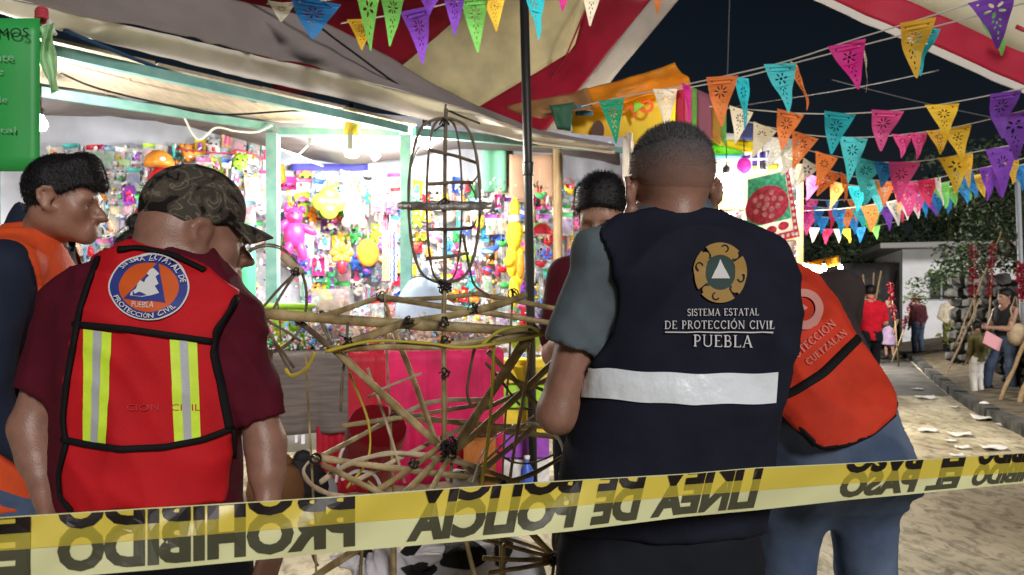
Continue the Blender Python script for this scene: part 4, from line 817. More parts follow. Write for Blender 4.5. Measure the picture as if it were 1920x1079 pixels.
TNAME = {'card': 'carded_toy', 'bag': 'toy_bag', 'plush': 'plush_bear', 'ball': 'toy_ball', 'sword': 'toy_sword', 'beads': 'bead_necklaces', 'wheel': 'pinwheel', 'mask': 'play_mask', 'purse': 'toy_purse', 'car': 'toy_car', 'doll': 'doll'}
WYAW = math.atan2(WD.y, WD.x)
used = set(); ORD = ['top', 'second', 'third', 'fourth', 'fifth', 'sixth', 'seventh', 'eighth', 'ninth', 'tenth', 'bottom']
def zone(px):
    for x, z in ((150, 'beside green poster'), (280, 'left of camouflage cap'), (395, 'above camouflage cap'), (500, 'left of first teal post'), (590, 'right of first teal post'), (680, 'below yellow lantern'), (755, 'left of second teal post'), (830, 'behind bamboo cage, left half'), (905, 'behind bamboo cage, right half'), (985, 'left of black pole'), (1045, 'right of black pole'), (1300, 'right of wooden post')):
        if px < x: return z
    return ''
def hang(kind, c, c2, px, py, row, sc=1.0, off=.1, rr=None, lab=None):
    fn, ds, cat, w = KINDS[kind]; p = wall_hit(px, py, off); lb = lab or '%s in %s row, %s' % (ds % c, ORD[row], zone(px))
    r = thing(TNAME[kind], lb, cat, p, 'toys hanging in the toy stall', WYAW + (rr.uniform(-.35, .35) if rr else 0)); r.rotation_euler[1] = rr.uniform(-.14, .14) if rr else 0; r.scale = (sc, sc, sc); fn(r, c, c2)
rr = random.Random(5); cols = list(PAL); bright = [c for c in cols if c not in ('black', 'brown', 'silver')]
for row in range(11):
    px = 88.0
    while px < 1178:
        d = wall_hit(px, 400, .1).y
        ytop = 262 + 18 * math.sin(px / 120) if px < 515 else (322 if px < 770 else 335); step = (33 if px < 515 else 30)
        py = ytop + row * step + rr.uniform(-10, 10)
        hidden = (px < 540 and py > 470) or (py > 640)
        wts = (('bag', 7), ('card', 4), ('mask', .6), ('doll', 1), ('sword', 1), ('purse', .6)) if px < 515 else (('card', 4), ('bag', 3), ('plush', 2), ('ball', 1), ('beads', 2), ('wheel', 1.5), ('mask', 1), ('purse', 2), ('car', 2), ('doll', 2), ('sword', .7))
        for _ in range(300):
            kind = rr.choices([k for k, _ in wts], [w for _, w in wts])[0]; c = rr.choice(bright + (['white', 'silver', 'light blue'] * 4 if px < 515 else ['white'] * 2)); c2 = rr.choice(cols); key = (kind, c, row, zone(px))
            if key not in used: break
        sc = rr.uniform(.55, .85); w = KINDS[kind][3] * FOC / d * sc
        if key not in used and not hidden and not (430 < px < 520 and py > 440):
            used.add(key); hang(kind, c, c2, px + w / 2, py, row, sc, .06 + .022 * (row % 3) + .04 * rr.random(), rr, '%s in %s row, %s' % (KINDS[kind][1] % c, ORD[row], zone(px)))
        px += w * .92
# tiny trinkets strung between the toys, too small to pick apart
def confetti_mat():
    m = mat('trinket_plastic', (.5, .5, .5), .35, spec=.5); nt = m.node_tree; g = nt.nodes.new('ShaderNodeNewGeometry'); cr = nt.nodes.new('ShaderNodeValToRGB'); cr.color_ramp.interpolation = 'CONSTANT'; e = cr.color_ramp.elements
    C = [(.85, .85, .83), (.85, .18, .42), (.8, .8, .8), (.75, .05, .08), (.88, .66, .05), (.8, .82, .85), (.3, .6, .85), (.1, .5, .2), (.82, .8, .78), (.85, .35, .05), (.45, .15, .6), (.85, .85, .83), (.05, .2, .6), (.85, .5, .6), (.03, .03, .035), (.8, .82, .8)]
    e[0].color = C[0] + (1,); e[1].position = 1 / 16; e[1].color = C[1] + (1,)
    for i in range(2, 16): x = e.new(i / 16); x.color = C[i] + (1,)
    nt.links.new(g.outputs['Random Per Island'], cr.inputs[0]); nt.links.new(cr.outputs[0], nt.nodes['Principled BSDF'].inputs['Base Color']); return m
M_conf = confetti_mat()
def trinkets(name, label, n, fn, seed, root=None):
    r2 = random.Random(seed); q = MB()
    for _ in range(n):
        c = fn(r2); s = r2.uniform(.008, .03); rot = Matrix.Rotation(r2.uniform(0, 6.28), 3, 'Z') @ Matrix.Rotation(r2.uniform(0, 6.28), 3, 'X')
        if r2.random() < .5: q.box(c, (s, s * r2.uniform(.15, .6), s * r2.uniform(.8, 2.2)), rot)
        else: q.ball(c, (s * .6, s * .35, s * r2.uniform(.5, 1.1)), 6, rot)
    o = q.build(name, M_conf, root); return tag(o, label, None if root else 'trinkets', None, 'stuff')
trinkets('trinkets', 'countless tiny colourful trinkets strung between the toys of the stall', 3200, lambda r2: (lambda px: wall_hit(px, (272 if px < 515 else 335) + (392 - (px < 515) * 60) * r2.random() ** .9, .03 + .2 * r2.random()))(r2.uniform(80, 1185)), 4)
trinkets('trinkets', 'countless tiny sweets and toys crowding the far bright stall', 1500, lambda r2: W(r2.uniform(1262, 1495), r2.uniform(285, 560), r2.uniform(9.2, 9.8)), 5)
# larger toys that stand out in the photograph
def hero(name, label, cat, px, py, off=.28): return thing(name, label, cat, wall_hit(px, py, off), None, WYAW)
def ob(r, name, fn, m): B = MB(); fn(B); return obj(name, mesh(name, B.v, B.f, True), m, r)
r = hero('inflatable_bear', 'big pink inflatable bear hanging right of the first teal post', 'inflatable toy', 552, 375, .3); r.scale = (.74, .74, .74)
ob(r, 'body', lambda B: (B.ball((0, 0, -.42), (.13, .1, .17), 16), B.ball((0, -.02, -.2), (.1, .09, .1), 16), B.ball((-.09, 0, -.11), .045, 10), B.ball((.09, 0, -.11), .045, 10), B.ball((-.15, -.02, -.33), (.05, .05, .12), 10, Matrix.Rotation(.8, 3, 'Y')), B.ball((.16, -.02, -.36), (.05, .05, .12), 10, Matrix.Rotation(-1.1, 3, 'Y')), B.ball((-.08, -.03, -.62), (.06, .06, .13), 10, Matrix.Rotation(.25, 3, 'Y')), B.ball((.08, -.03, -.62), (.06, .06, .13), 10, Matrix.Rotation(-.25, 3, 'Y'))), pm('hot pink', .25)); ob(r, 'eye', lambda B: B.ball((-.035, -.105, -.17), .014, 8), pm('black')); ob(r, 'eye', lambda B: B.ball((.035, -.105, -.17), .014, 8), pm('black')); ob(r, 'muzzle', lambda B: B.ball((0, -.1, -.225), (.04, .03, .03), 10), pm('pink'))
r = hero('inflatable_cushion', 'lime green four-lobed cushion hanging below the yellow lantern', 'cushion', 617, 345, .35); r.scale = (.85, .85, .85); ob(r, 'cushion', lambda B: [B.ball((x, 0, -.2 + z), (.1, .06, .1), 14) for x, z in ((0, .08), (.08, 0), (0, -.08), (-.08, 0), (0, 0))], pm('lime', .4)); ob(r, 'cord', lambda B: B.tube([(0, 0, -.03), (0, 0, .1)], .004, 5), M_cord)
r = hero('plush_unicorn', 'white plush animal hanging right of the lime cushion', 'plush toy', 658, 345, .36); ob(r, 'body', lambda B: (B.ball((0, 0, -.12), (.09, .07, .08), 14), B.ball((-.06, -.03, -.14), (.05, .05, .045), 10), B.ball((.03, 0, -.26), (.1, .08, .12), 14), B.ball((-.05, -.03, -.36), (.04, .05, .05), 10), B.ball((.1, -.03, -.36), (.04, .05, .05), 10), B.ball((.03, 0, -.04), (.02, .02, .045), 8)), fz('white')); ob(r, 'eye', lambda B: B.ball((-.02, -.072, -.11), .01, 6), pm('black'))
r = hero('plastic_bat', 'pale pink rounded plastic toy hanging left of the second teal post', 'toy', 710, 345, .34); ob(r, 'shell', lambda B: pillow(B, .14, .26, .06, 0, cr=.001), pm('pink')); ob(r, 'face', lambda B: B.prism([(-.05, -.03), (.01, -.03), (.01, -.22), (-.05, -.22)], -.04, -.032), pm('peach'))
for i, (x, c, lb) in enumerate(((724, 'peach', 'peach bead strand next to the checked strand'), (737, 'blue', 'blue and white checked bead strand left of the second teal post'))):
    r = hero('bead_curtain', lb, 'bead strand', x, 435, .4)
    for k in range(4): obj('strand', cached('longstrand', lambda B: [B.ball((.003 * math.sin(j * 2), 0, -.018 * j), .0095, 5) for j in range(26)]), pm((c, 'white')[k % 2] if i else c), r, (.02 * k - .03, 0, 0))
r = hero('fan', 'orange round feather fan among the toys', 'fan', 640, 455, .4); ob(r, 'disc', lambda B: [B.ball((.06 * math.cos(a), -.01, -.1 + .06 * math.sin(a)), (.055, .02, .03), 8, Matrix.Rotation(-a, 3, 'Y')) for a in [k * .7854 for k in range(8)]], pm('orange')); ob(r, 'handle', lambda B: B.ball((0, -.02, -.22), (.04, .03, .07), 8), pm('red'))
r = hero('fan', 'brown-orange plush fan left of the second teal post', 'fan', 690, 450, .42); ob(r, 'disc', lambda B: B.ball((0, 0, -.12), (.105, .04, .13), 14), fz('orange')); ob(r, 'cord', lambda B: B.tube([(0, 0, 0), (0, 0, .08)], .004, 5), M_cord)
r = hero('toy_hat', 'orange cap hanging above the camouflage cap', 'cap', 298, 282, .4); ob(r, 'crown', lambda B: B.lathe([(.115, -.14), (.12, -.11), (.1, -.05), (.055, -.01), (.01, 0)], 16), pm('orange', .8)); ob(r, 'brim', lambda B: B.ball((.06, -.1, -.145), (.09, .08, .012), 12), pm('orange', .8)); ob(r, 'badge', lambda B: B.ball((.03, -.112, -.09), (.025, .01, .02), 8), pm('white'))
r = hero('toy_hat', 'red cap hanging under the orange cap', 'cap', 302, 315, .3); ob(r, 'crown', lambda B: B.lathe([(.105, -.13), (.11, -.1), (.09, -.05), (.05, -.01), (.01, 0)], 16), pm('red', .8)); ob(r, 'brim', lambda B: B.ball((.06, -.1, -.135), (.08, .07, .012), 12), pm('black', .8))
r = hero('yellow_doll', 'long yellow stuffed doll hanging against the black pole', 'stuffed doll', 965, 372, .6); ob(r, 'body', lambda B: (B.ball((0, 0, -.12), (.05, .05, .13), 12), B.ball((0, 0, -.35), (.085, .07, .16), 14), B.ball((-.03, 0, -.6), (.06, .05, .17), 12), B.ball((.05, 0, -.66), (.05, .05, .2), 12), B.ball((0, 0, -.9), (.06, .05, .16), 12), B.ball((-.07, -.03, -.62), (.06, .04, .05), 8)), fz('yellow')); ob(r, 'collar', lambda B: B.lathe([(.06, -.23), (.064, -.2), (.06, -.17)], 12, cap=False), pm('silver')); ob(r, 'patch', lambda B: B.ball((.04, -.05, -.66), (.045, .03, .12), 10), fz('orange'))
r = hero('watermelon_toy', 'red half-round watermelon toy right of the black pole', 'toy', 1015, 420, .3); ob(r, 'flesh', lambda B: B.prism([(.11 * math.cos(a), -.1 + .1 * math.sin(a)) for a in [k * math.pi / 12 for k in range(13)]], -.03, .03), pm('red')); ob(r, 'rind', lambda B: B.tube([(.115 * math.cos(a), 0, -.1 + .105 * math.sin(a)) for a in [k * math.pi / 12 for k in range(13)]], .012, 6), pm('green'))
for i, (x, y, c, lb) in enumerate(((1012, 362, 'green', 'green bird toy right of the black pole near the top'), (940, 452, 'green', 'green bird toy left of the yellow doll'), (945, 530, 'green', 'green bird toy low beside the yellow doll'), (940, 500, 'red', 'red bird toy left of the yellow doll'), (1012, 490, 'red', 'red bird toy right of the black pole'))):
    r = hero('bird_toy', lb, 'toy', x, y, .4); ob(r, 'body', lambda B: (B.ball((0, 0, -.03), (.06, .03, .03), 10, Matrix.Rotation(.3, 3, 'Y')), B.ball((.05, 0, -.01), (.025, .022, .022), 8)), pm(c)); ob(r, 'beak', lambda B: B.ball((.075, 0, -.012), (.014, .008, .008), 6), pm('yellow')); ob(r, 'cord', lambda B: B.tube([(0, 0, 0), (0, 0, .25)], .002, 4), M_cord)
r = hero('toy_bucket', 'green plastic tube standing at the red-vested man\'s face', 'toy', 462, 470, .6); ob(r, 'tube', lambda B: B.lathe([(.07, -.42), (.075, -.4), (.075, -.02), (.07, 0)], 16), mat('green_tube', (.10, .55, .28), .4))
r = hero('dolphin_toy', 'blue dolphin toy seen through the bamboo cage', 'toy', 918, 470, .4); ob(r, 'body', lambda B: (B.ball((0, 0, 0), (.1, .04, .035), 10, Matrix.Rotation(-.3, 3, 'Y')), B.ball((.08, 0, .06), (.025, .015, .06), 8)), pm('blue')); ob(r, 'belly', lambda B: B.ball((-.02, -.015, -.015), (.07, .03, .025), 8), pm('light blue'))

# ------------------------------------------------------------------ the counter and what lies on it
TA, TB, TC, TD = Vector((-2.6, 4.55, 0)), Vector((-.03, 5.45, 0)), Vector((-.35, 6.15, 0)), Vector((-2.95, 5.25, 0)); TH = 1.05
tb = thing('sales_table', 'table with red and pink cloth in front of the toys', 'table', (-1.3, 5.2, 0))
q = MB(); vs = [Vector((p.x, p.y, TH - .03)) for p in (TA, TB, TC, TD)]; vs += [v + Vector((0, 0, .03)) for v in vs]; q.add(vs, [(3, 2, 1, 0), (4, 5, 6, 7), (0, 1, 5, 4), (1, 2, 6, 5), (2, 3, 7, 6), (3, 0, 4, 7)]).build('top', M_wood, tb)
for p in (TA, TB, TC, TD): p2 = p.lerp((TA + TC) / 2, .08); bar((p2.x, p2.y, 0), (p2.x, p2.y, TH - .03), .05, .05).build('leg', M_wood, tb)
fn_ = Vector((TB.y - TA.y, -(TB.x - TA.x), 0)).normalized(); fn_ = fn_ if fn_.y < 0 else -fn_
def drape(name, label, t0, t1, z0, z1, m, off, fold=9, top=0.25):
    def P(u, v):
        p = TA.lerp(TB, t0 + (t1 - t0) * u)
        if v < top: k = 1 - v / top; return Vector((p.x, p.y, TH + .008 + off * .1)) - fn_ * (.28 * k)
        k = (v - top) / (1 - top); w = .016 * k * math.sin(u * fold * 6.283 + n1(u * 5, 0, 0, 1, 3) * 5) + .006 * n1(u * fold * 6, k * 2, 0, 1, 5)
        return Vector((p.x, p.y, z1 + (z0 - z1) * k)) + fn_ * (off + .02 + w * (.5 + k))
    tag(MB().sheet(P, 90, 26, .003).build(name, m, None, True), label, 'cloth')
drape('table_cloth', 'hot pink cloth hanging over the right half of the counter', .65, .985, .12, TH, mat('pink_cloth', (.72, .02, .13), .6, noise=.25, nscale=3, bump=.2, bscale=20, trans=.2), .012, 5); drape('table_cloth', 'deep red cloth on the counter behind the bamboo spokes', .5, .668, .1, TH, mat('deep_red_cloth', (.45, .01, .03), .55, noise=.15, nscale=3, bump=.2, bscale=20, trans=.1), .03, 3); drape('table_cover', 'brown-grey striped cover hanging at the left of the counter', .34, .575, .52, TH, mat('brown_grey_cover', (.15, .125, .115), .7, noise=.2, nscale=4, stretch=(1, 1, 14), bump=.3, bscale=20), .055, 2.5)
def plastic(name, c, a): return mat(name, c, .2, spec=.6, alpha=a, bump=.3, bscale=20)
def stand(t, dep, h=TH + .012): p = TA.lerp(TB, t) - fn_ * dep; return Vector((p.x, p.y, h))
r = thing('plastic_basin', 'lime green plastic basin on the counter behind the bamboo hoop', 'basin', stand(.44, .3)); ob(r, 'basin', lambda B: B.lathe([(.001, .0), (.12, 0), (.13, .01), (.165, .3), (.175, .31), (.165, .315), (.15, .3), (.115, .02), (.001, .015)], 28, cap=False), pm('lime', .35)); ob(r, 'rim', lambda B: B.lathe([(.166, .285), (.19, .29), (.192, .315), (.166, .318)], 28, cap=False), pm('lime', .35))
SN = [('brown', 'peanut'), ('orange', 'chip'), ('peach', 'wafer'), ('brown', 'nut'), ('orange', 'puff'), ('yellow', 'corn')]
M_clear2 = mat('thin_clear_bag', (.85, .86, .88), .1, spec=.8, alpha=.16, bump=.9, bscale=22)
def snack(label, p, c, w, h, yaw, n=26, seed=0):
    r = thing('snack_bag', label, 'snack bag', p, 'bagged snacks on the counter', yaw); rr2 = random.Random(seed)
    ob(r, 'bag', lambda B: pillow(B, w, h, w * .55, h, 7, 8, .008, seed), M_clear2); ob(r, 'snacks', lambda B: [B.ball((rr2.uniform(-.38, .38) * w, rr2.uniform(-.18, .18) * w, h * (.06 + .74 * rr2.random())), (w * .13, w * .10, w * .09), 6, Matrix.Rotation(rr2.uniform(0, 3), 3, 'Y')) for _ in range(n)], mat('snack_' + c, PAL[c], .7, noise=.35, nscale=40)); ob(r, 'tie', lambda B: B.lathe([(.03, h), (.012, h + .01), (.03, h + .05), (.001, h + .052)], 8), M_clear)
rr = random.Random(9)
sl = ['left of the hoop', 'beside the lime basin', 'right of the lime basin', 'behind the left end of the bamboo ring', 'left of the bamboo mast', 'just left of the mast', 'behind the mast', 'just right of the mast', 'right of the mast', 'near the right end of the pink cloth', 'at the right corner of the counter']
for i in range(11):
    t = .36 + .06 * i
    for j in range(2):
        c, nm = SN[(i * 2 + j * 3) % 6]; w = rr.uniform(.17, .24); snack('bag of %s snacks, %s row, %s' % (c + ' ' + nm, ('front', 'rear')[j], sl[i]), stand(t + rr.uniform(-.01, .01), .12 + .24 * j + (.0 if t > .5 else .25)), c, w, rr.uniform(.16, .24) + .06 * j, WYAW + rr.uniform(-.3, .3), 40, i * 2 + j)
trinkets('sweets', 'heaps of small wrapped sweets and nuts covering the counter', 2600, lambda r2: stand(r2.uniform(.36, .985), .03 + .5 * r2.random(), TH + .02 + .2 * r2.random() ** 1.6), 8)
r = thing('eyed_bread_bag', 'tall bag of tan bread with three dark round stickers', 'snack bag', stand(.55, .25)); ob(r, 'bag', lambda B: pillow(B, .3, .42, .16, .42, 8, 9, .008, 3), M_clear); ob(r, 'bread', lambda B: (B.ball((0, .01, .14), (.13, .06, .13), 12), B.ball((-.05, .0, .27), (.07, .05, .08), 10), B.ball((.06, .0, .27), (.07, .05, .08), 10)), mat('bread', (.50, .27, .10), .7, noise=.25, nscale=30))
for x in (-.055, 0, .055): ob(r, 'sticker', lambda B: B.lathe([(.022, 0), (.022, .004)], 14, (x, -.088, .25), Matrix.Rotation(math.pi / 2, 3, 'X')), pm('black'))
r = thing('shopping_bag', 'pale blue plastic bag bulging on the counter left of the bamboo mast', 'bag', stand(.79, .3)); ob(r, 'bag', lambda B: (B.ball((0, 0, .25), (.19, .15, .27), 22), B.ball((.13, 0, .17), (.13, .12, .17), 16), [B.v.__setitem__(i, v + Vector((1, 1, 1)) * .025 * n1(v.x, v.y, v.z, 9, 3)) for i, v in enumerate(list(B.v))]), mat('pale_blue_bag', (.50, .62, .80), .45, bump=.3, bscale=14)); ob(r, 'knot', lambda B: B.ball((.02, 0, .56), (.03, .03, .04), 8), mat('pale_blue_bag', (.5, .62, .8)))
for i, (px, py, c, lb) in enumerate(((985, 640, 'lime', 'lime plastic bowl right of the counter corner'), (992, 700, 'yellow', 'yellow plastic bowl below the lime bowl'))):
    p = W(px, py, 5.75); r = thing('plastic_bowl', lb, 'bowl', p); ob(r, 'bowl', lambda B: B.lathe([(.001, -.08), (.09, -.08), (.14, .06), (.15, .065), (.135, .05), (.08, -.06), (.001, -.06)], 20, cap=False), pm(c)); ob(r, 'fruit', lambda B: [B.ball((.06 * math.cos(k), .06 * math.sin(k), .03), .04, 8) for k in range(6)], pm('orange'))
cr = thing('crate_stack', 'stack of yellow and purple plastic crates right of the counter', 'crate', (W(985, 0, 5.85).x, 5.85, 0))
for k, c in enumerate(('white', 'purple', 'yellow', 'lime', 'yellow')): MB().box((cr.location.x, 5.85, .1 + .19 * k), (.36, .3, .17)).build('crate', pm(c), cr)
# dark odds and ends under the counter
for i, (px, py, d, c, s, lb) in enumerate(((560, 850, 4.9, 'black', .2, 'dark sack under the left end of the counter'), (600, 830, 5.0, 'silver', .13, 'grey bundle under the striped cover'), (520, 860, 4.8, 'brown', .2, 'brown sack beside the red-vested man\'s arm'))):
    g = W(px, py, d); r = thing('sack', lb, 'sack', (g.x, d, 0)); ob(r, 'sack', lambda B: (B.ball((0, 0, s * .9), (s, s * .8, s * .95), 14), B.ball((.03, 0, s * 1.8), (s * .35, s * .3, s * .3), 8)), mat('sack_' + c, tuple(x * .5 for x in PAL[c]), .8, bump=.6, bscale=14))
g = W(885, 830, 5.3); r = thing('wooden_stool', 'orange-brown wooden box standing under the pink cloth', 'box', (g.x + .06, 5.25, 0)); ob(r, 'box', lambda B: B.box((0, 0, .23), (.22, .2, .46)), mat('orange_wood', (.45, .15, .03), .6, noise=.2, nscale=6)); ob(r, 'lid', lambda B: B.box((0, 0, .47), (.24, .22, .02)), mat('dark_wood', (.06, .025, .012), .6))
g = G(1000, 850); r = thing('blue_barrel', 'bright blue bottle standing on the ground beside the black pole', 'bottle', (W(988, 0, 5.3).x, 5.3, 0)); ob(r, 'bottle', lambda B: B.lathe([(.04, 0), (.045, .02), (.045, .2), (.016, .25), (.016, .28)], 14), pm('blue')); ob(r, 'cap', lambda B: B.lathe([(.02, .275), (.02, .3)], 12), pm('white'))
# ================================================================== people
def frame(fwd, up=(0, 0, 1)):
    """3x3 with columns right, forward, up"""
    f = np.array(fwd, float); f /= np.linalg.norm(f); u = np.array(up, float); r = np.cross(f, u); r /= np.linalg.norm(r); u = np.cross(r, f)
    return np.array([r, f, u]).T
def add_head(S, O, M, s=1.0, fine=True, neck=0.057):
    O = np.array(O, float); T = lambda x, y, z: O + M @ (np.array((x, y, z)) * s)
    S.ell(T(0, -.008, .146), [.076 * s, .090 * s, .086 * s], .01, M=M)
    S.ell(T(0, .03, .085), [.061 * s, .062 * s, .084 * s], .03, M=M)
    for q in (-1, 1):
        S.cone(T(q * .05, -.01, .05), T(q * .012, .074, .02), .018 * s, .017 * s, .03)
        S.ell(T(q * .042, .058, .086), [.02 * s] * 3, .025)
    S.ell(T(0, .077, .02), [.019 * s] * 3, .02)
    S.cone(T(-.034, .078, .124), T(.034, .078, .124), .013 * s, .013 * s, .02)
    if fine:
        S.cone(T(0, .089, .114), T(0, .118, .076), .008 * s, .0125 * s, .012)
        S.cone(T(0, .117, .073), T(0, .096, .066), .0105 * s, .009 * s, .008)
        for q in (-1, 1): S.ell(T(q * .013, .1, .073), [.009 * s, .011 * s, .008 * s], .006, M=M)
        S.cone(T(-.019, .093, .047), T(.019, .093, .047), .0075 * s, .0075 * s, .012)
        S.cone(T(-.017, .0935, .036), T(.017, .0935, .036), .008 * s, .008 * s, .012)
        S.cone(T(-.022, .1, .0415), T(.022, .1, .0415), .0018 * s, .0018 * s, .006, 's')
        for q in (-1, 1): S.ell(T(q * .031, .096, .104), [.018 * s, .013 * s, .010 * s], .014, 's', M=M)
    for q in (-1, 1):
        x = .073
        E = [(.012, .118), (.006, .133), (-.012, .136), (-.025, .12), (-.02, .098), (-.006, .078), (.008, .076)]
        S.chain([T(q * (x + (.004 + .014 * math.sin(math.pi * i / 6))), a, b) for i, (a, b) in enumerate(E)], [.0065 * s] * 6 + [.008 * s], .006)
        S.ell(T(q * (x + .006), -.004, .106), [.006 * s, .018 * s, .025 * s], .006, M=M)
    return S
def add_hand(S, w, d, n, side, s=1.0, curl=0.5):
    """w wrist, d pointing direction, n palm normal, side +1/-1 the thumb's side"""
    w = np.array(w, float); d = np.array(d, float); d /= np.linalg.norm(d); n = np.array(n, float); n = n - d * (n @ d); n /= np.linalg.norm(n); t = np.cross(d, n) * side
    S.cone(w, w + d * .045 * s, .024 * s, .03 * s, .02, fl=(n, .6)); S.cone(w + d * .045 * s, w + d * .085 * s, .034 * s, .036 * s, .015, fl=(n, .45))
    for i, (o, L) in enumerate(((.029, .072), (.010, .08), (-.010, .075), (-.028, .06))):
        p = w + d * .088 * s + t * o * s; q = d.copy(); P = [p]
        for j in range(3):
            a = curl * (0.35 + 0.45 * j); q2 = d * math.cos(a) + n * math.sin(a); p = p + q2 * L * s * (.45, .32, .23)[j]; P.append(p)
        S.chain(P, [.0095 * s, .009 * s, .0083 * s, .007 * s], .004)
    p = w + d * .03 * s + t * .026 * s
    S.chain([p, p + (t * .6 + d * .7 + n * .25) * .04 * s, p + (t * .6 + d * 1.5 + n * .6) * .045 * s], [.014 * s, .011 * s, .0085 * s], .008)
    return S
def eyes(root, O, M, s, m1, m2):
    O = np.array(O, float)
    for q in (-1, 1):
        c = O + M @ (np.array((q * .031, .0715, .104)) * s); e = MB().ball(c, .0115 * s, 12).build('eye', m1, root, True)
        c2 = O + M @ (np.array((q * .031, .0795, .103)) * s); MB().ball(c2, .0048 * s, 8).build('iris', m2, e, True, world=False)
        b = MB().tube([O + M @ (np.array(v) * s) for v in ((q * .014, .0905, .121), (q * .03, .0915, .127), (q * .048, .08, .122))], [.004 * s, .0048 * s, .002 * s], 6, flat=.6).build('eyebrow', M_hair, root)
def shell(S, O, M, s, grow, cut):
    """hair or cap volume over the skull: cut = list of (local point, local outward normal) planes"""
    O = np.array(O, float); T = lambda v: O + M @ (np.array(v) * s)
    S.ell(T((0, -.008, .146)), [.076 * s + grow, .090 * s + grow, .086 * s + grow], .0, M=M)
    S.ell(T((0, .028, .105)), [.064 * s + grow * .6, .06 * s + grow * .6, .07 * s], .03, M=M)
    for p, n in cut: S.plane(T(p), M @ np.array(n, float), .006)
    return S
def spikes(V, N, count, ln, w, seed, keep=None, lean=(0, 0, 0)):
    r = np.random.RandomState(seed); idx = np.arange(len(V)) if keep is None else np.nonzero(keep)[0]; idx = r.choice(idx, count)
    p = V[idx] + r.normal(0, .0015, (count, 3)); n = N[idx] + r.normal(0, .28, (count, 3)) + np.array(lean); n /= np.linalg.norm(n, axis=1)[:, None]
    a = np.cross(n, r.normal(0, 1, (count, 3))); a /= np.linalg.norm(a, axis=1)[:, None]
    L = (ln * (0.5 + 0.8 * r.rand(count)))[:, None]
    q = np.stack([p - a * w - n * .001, p + a * w - n * .001, p + n * L + a * w * .2, p + n * L - a * w * .2], 1).reshape(-1, 3)
    return q, np.arange(count * 4).reshape(-1, 4)
def hairy(V, Fc, count, ln, w, seed, keep=None, lean=(0, 0, 0)):
    q, f = spikes(V, normals(V, Fc), count, ln, w, seed, keep, lean)
    return np.concatenate([V, q]), np.concatenate([Fc, f + len(V)])

class Decal:
    """prints and trims laid on a garment: photo pixels are projected onto its surface"""
    def __init__(self, V, Fc): self.b = BVHTree.FromPolygons([Vector(v) for v in V], [tuple(int(i) for i in f) for f in Fc]); self.o = Vector((0, 0, CAMZ))
    def hit(self, px, py, off=0.0):
        d = Vector(((px - 960) / FOC, 1, (HOR - py) / FOC)).normalized()
        p, n, i, t = self.b.ray_cast(self.o, d)
        if p is None:
            p, n, i, t = self.b.find_nearest(self.o + d * self.last if hasattr(self, 'last') else self.o + d * 1.4)
        else: self.last = t
        if n.dot(d) > 0: n = -n
        return p + n * off, n
    def flat(self, name, polys, m, root, off=0.002, step=0.00002):
        """polys: list of (verts in pixels, faces)"""
        B = MB()
        for k, (v, f) in enumerate(polys): B.add([self.hit(a, b, off + step * k)[0] for a, b in v], f)
        return B.build(name, m, root, True)
    def strip(self, name, pts, w, m, root, th=0.003, closed=False, off=0.0, gap=6.0, world=True):
        """raised band of width w (metres) along a pixel path"""
        P = []
        q = list(pts) + ([pts[0]] if closed else [])
        for i in range(len(q) - 1):
            L = math.hypot(q[i + 1][0] - q[i][0], q[i + 1][1] - q[i][1]); n = max(1, int(L / gap))
            P += [(q[i][0] + (q[i + 1][0] - q[i][0]) * j / n, q[i][1] + (q[i + 1][1] - q[i][1]) * j / n) for j in range(n)]
        P.append(q[-1]); H = [self.hit(a, b) for a, b in P]
        for _ in range(3):
            H = [H[0]] + [((H[i - 1][0] + H[i][0] * 2 + H[i + 1][0]) / 4, (H[i - 1][1] + H[i][1] * 2 + H[i + 1][1]).normalized()) for i in range(1, len(H) - 1)] + [H[-1]]
        B = MB(); vs = []; k = len(H)
        for i, (p, n) in enumerate(H):
            t = (H[min(i + 1, k - 1)][0] - H[max(i - 1, 0)][0]); a = t.cross(n)
            a = a.normalized() if a.length > 1e-9 else Vector((1, 0, 0))
            for x, z in ((-.5, -.002), (-.5, th * .5), (-.3, th), (.3, th), (.5, th * .5), (.5, -.002)): vs.append(p + a * (x * w) + n * (z + off))
        fs = [(i * 6 + j, i * 6 + (j + 1) % 6, (i + 1) * 6 + (j + 1) % 6, (i + 1) * 6 + j) for i in range(k - 1) for j in range(6)]
        fs += [(5, 4, 3, 2, 1, 0), tuple((k - 1) * 6 + j for j in range(6))]
        B.add(vs, fs); return B.build(name, m, root, True, world)
M_skin = mat('skin', (.30, .155, .105), .42, spec=.45, noise=.11, nscale=30, bump=.12, bscale=260)
M_skin2 = mat('skin_dark', (.27, .14, .10), .42, spec=.45, noise=.11, nscale=30, bump=.12, bscale=260)
M_skin3 = mat('skin_light', (.42, .24, .17), .5, spec=.35, noise=.1, nscale=14)
M_hair = mat('hair_black', (.008, .007, .008), .45, spec=.4, noise=.3, nscale=60, bump=.4, bscale=300)
M_buzz = mat('hair_buzz', (.075, .062, .062), .8, spec=.2, col2=(.042, .036, .038), nscale=70, bump=.6, bscale=500)
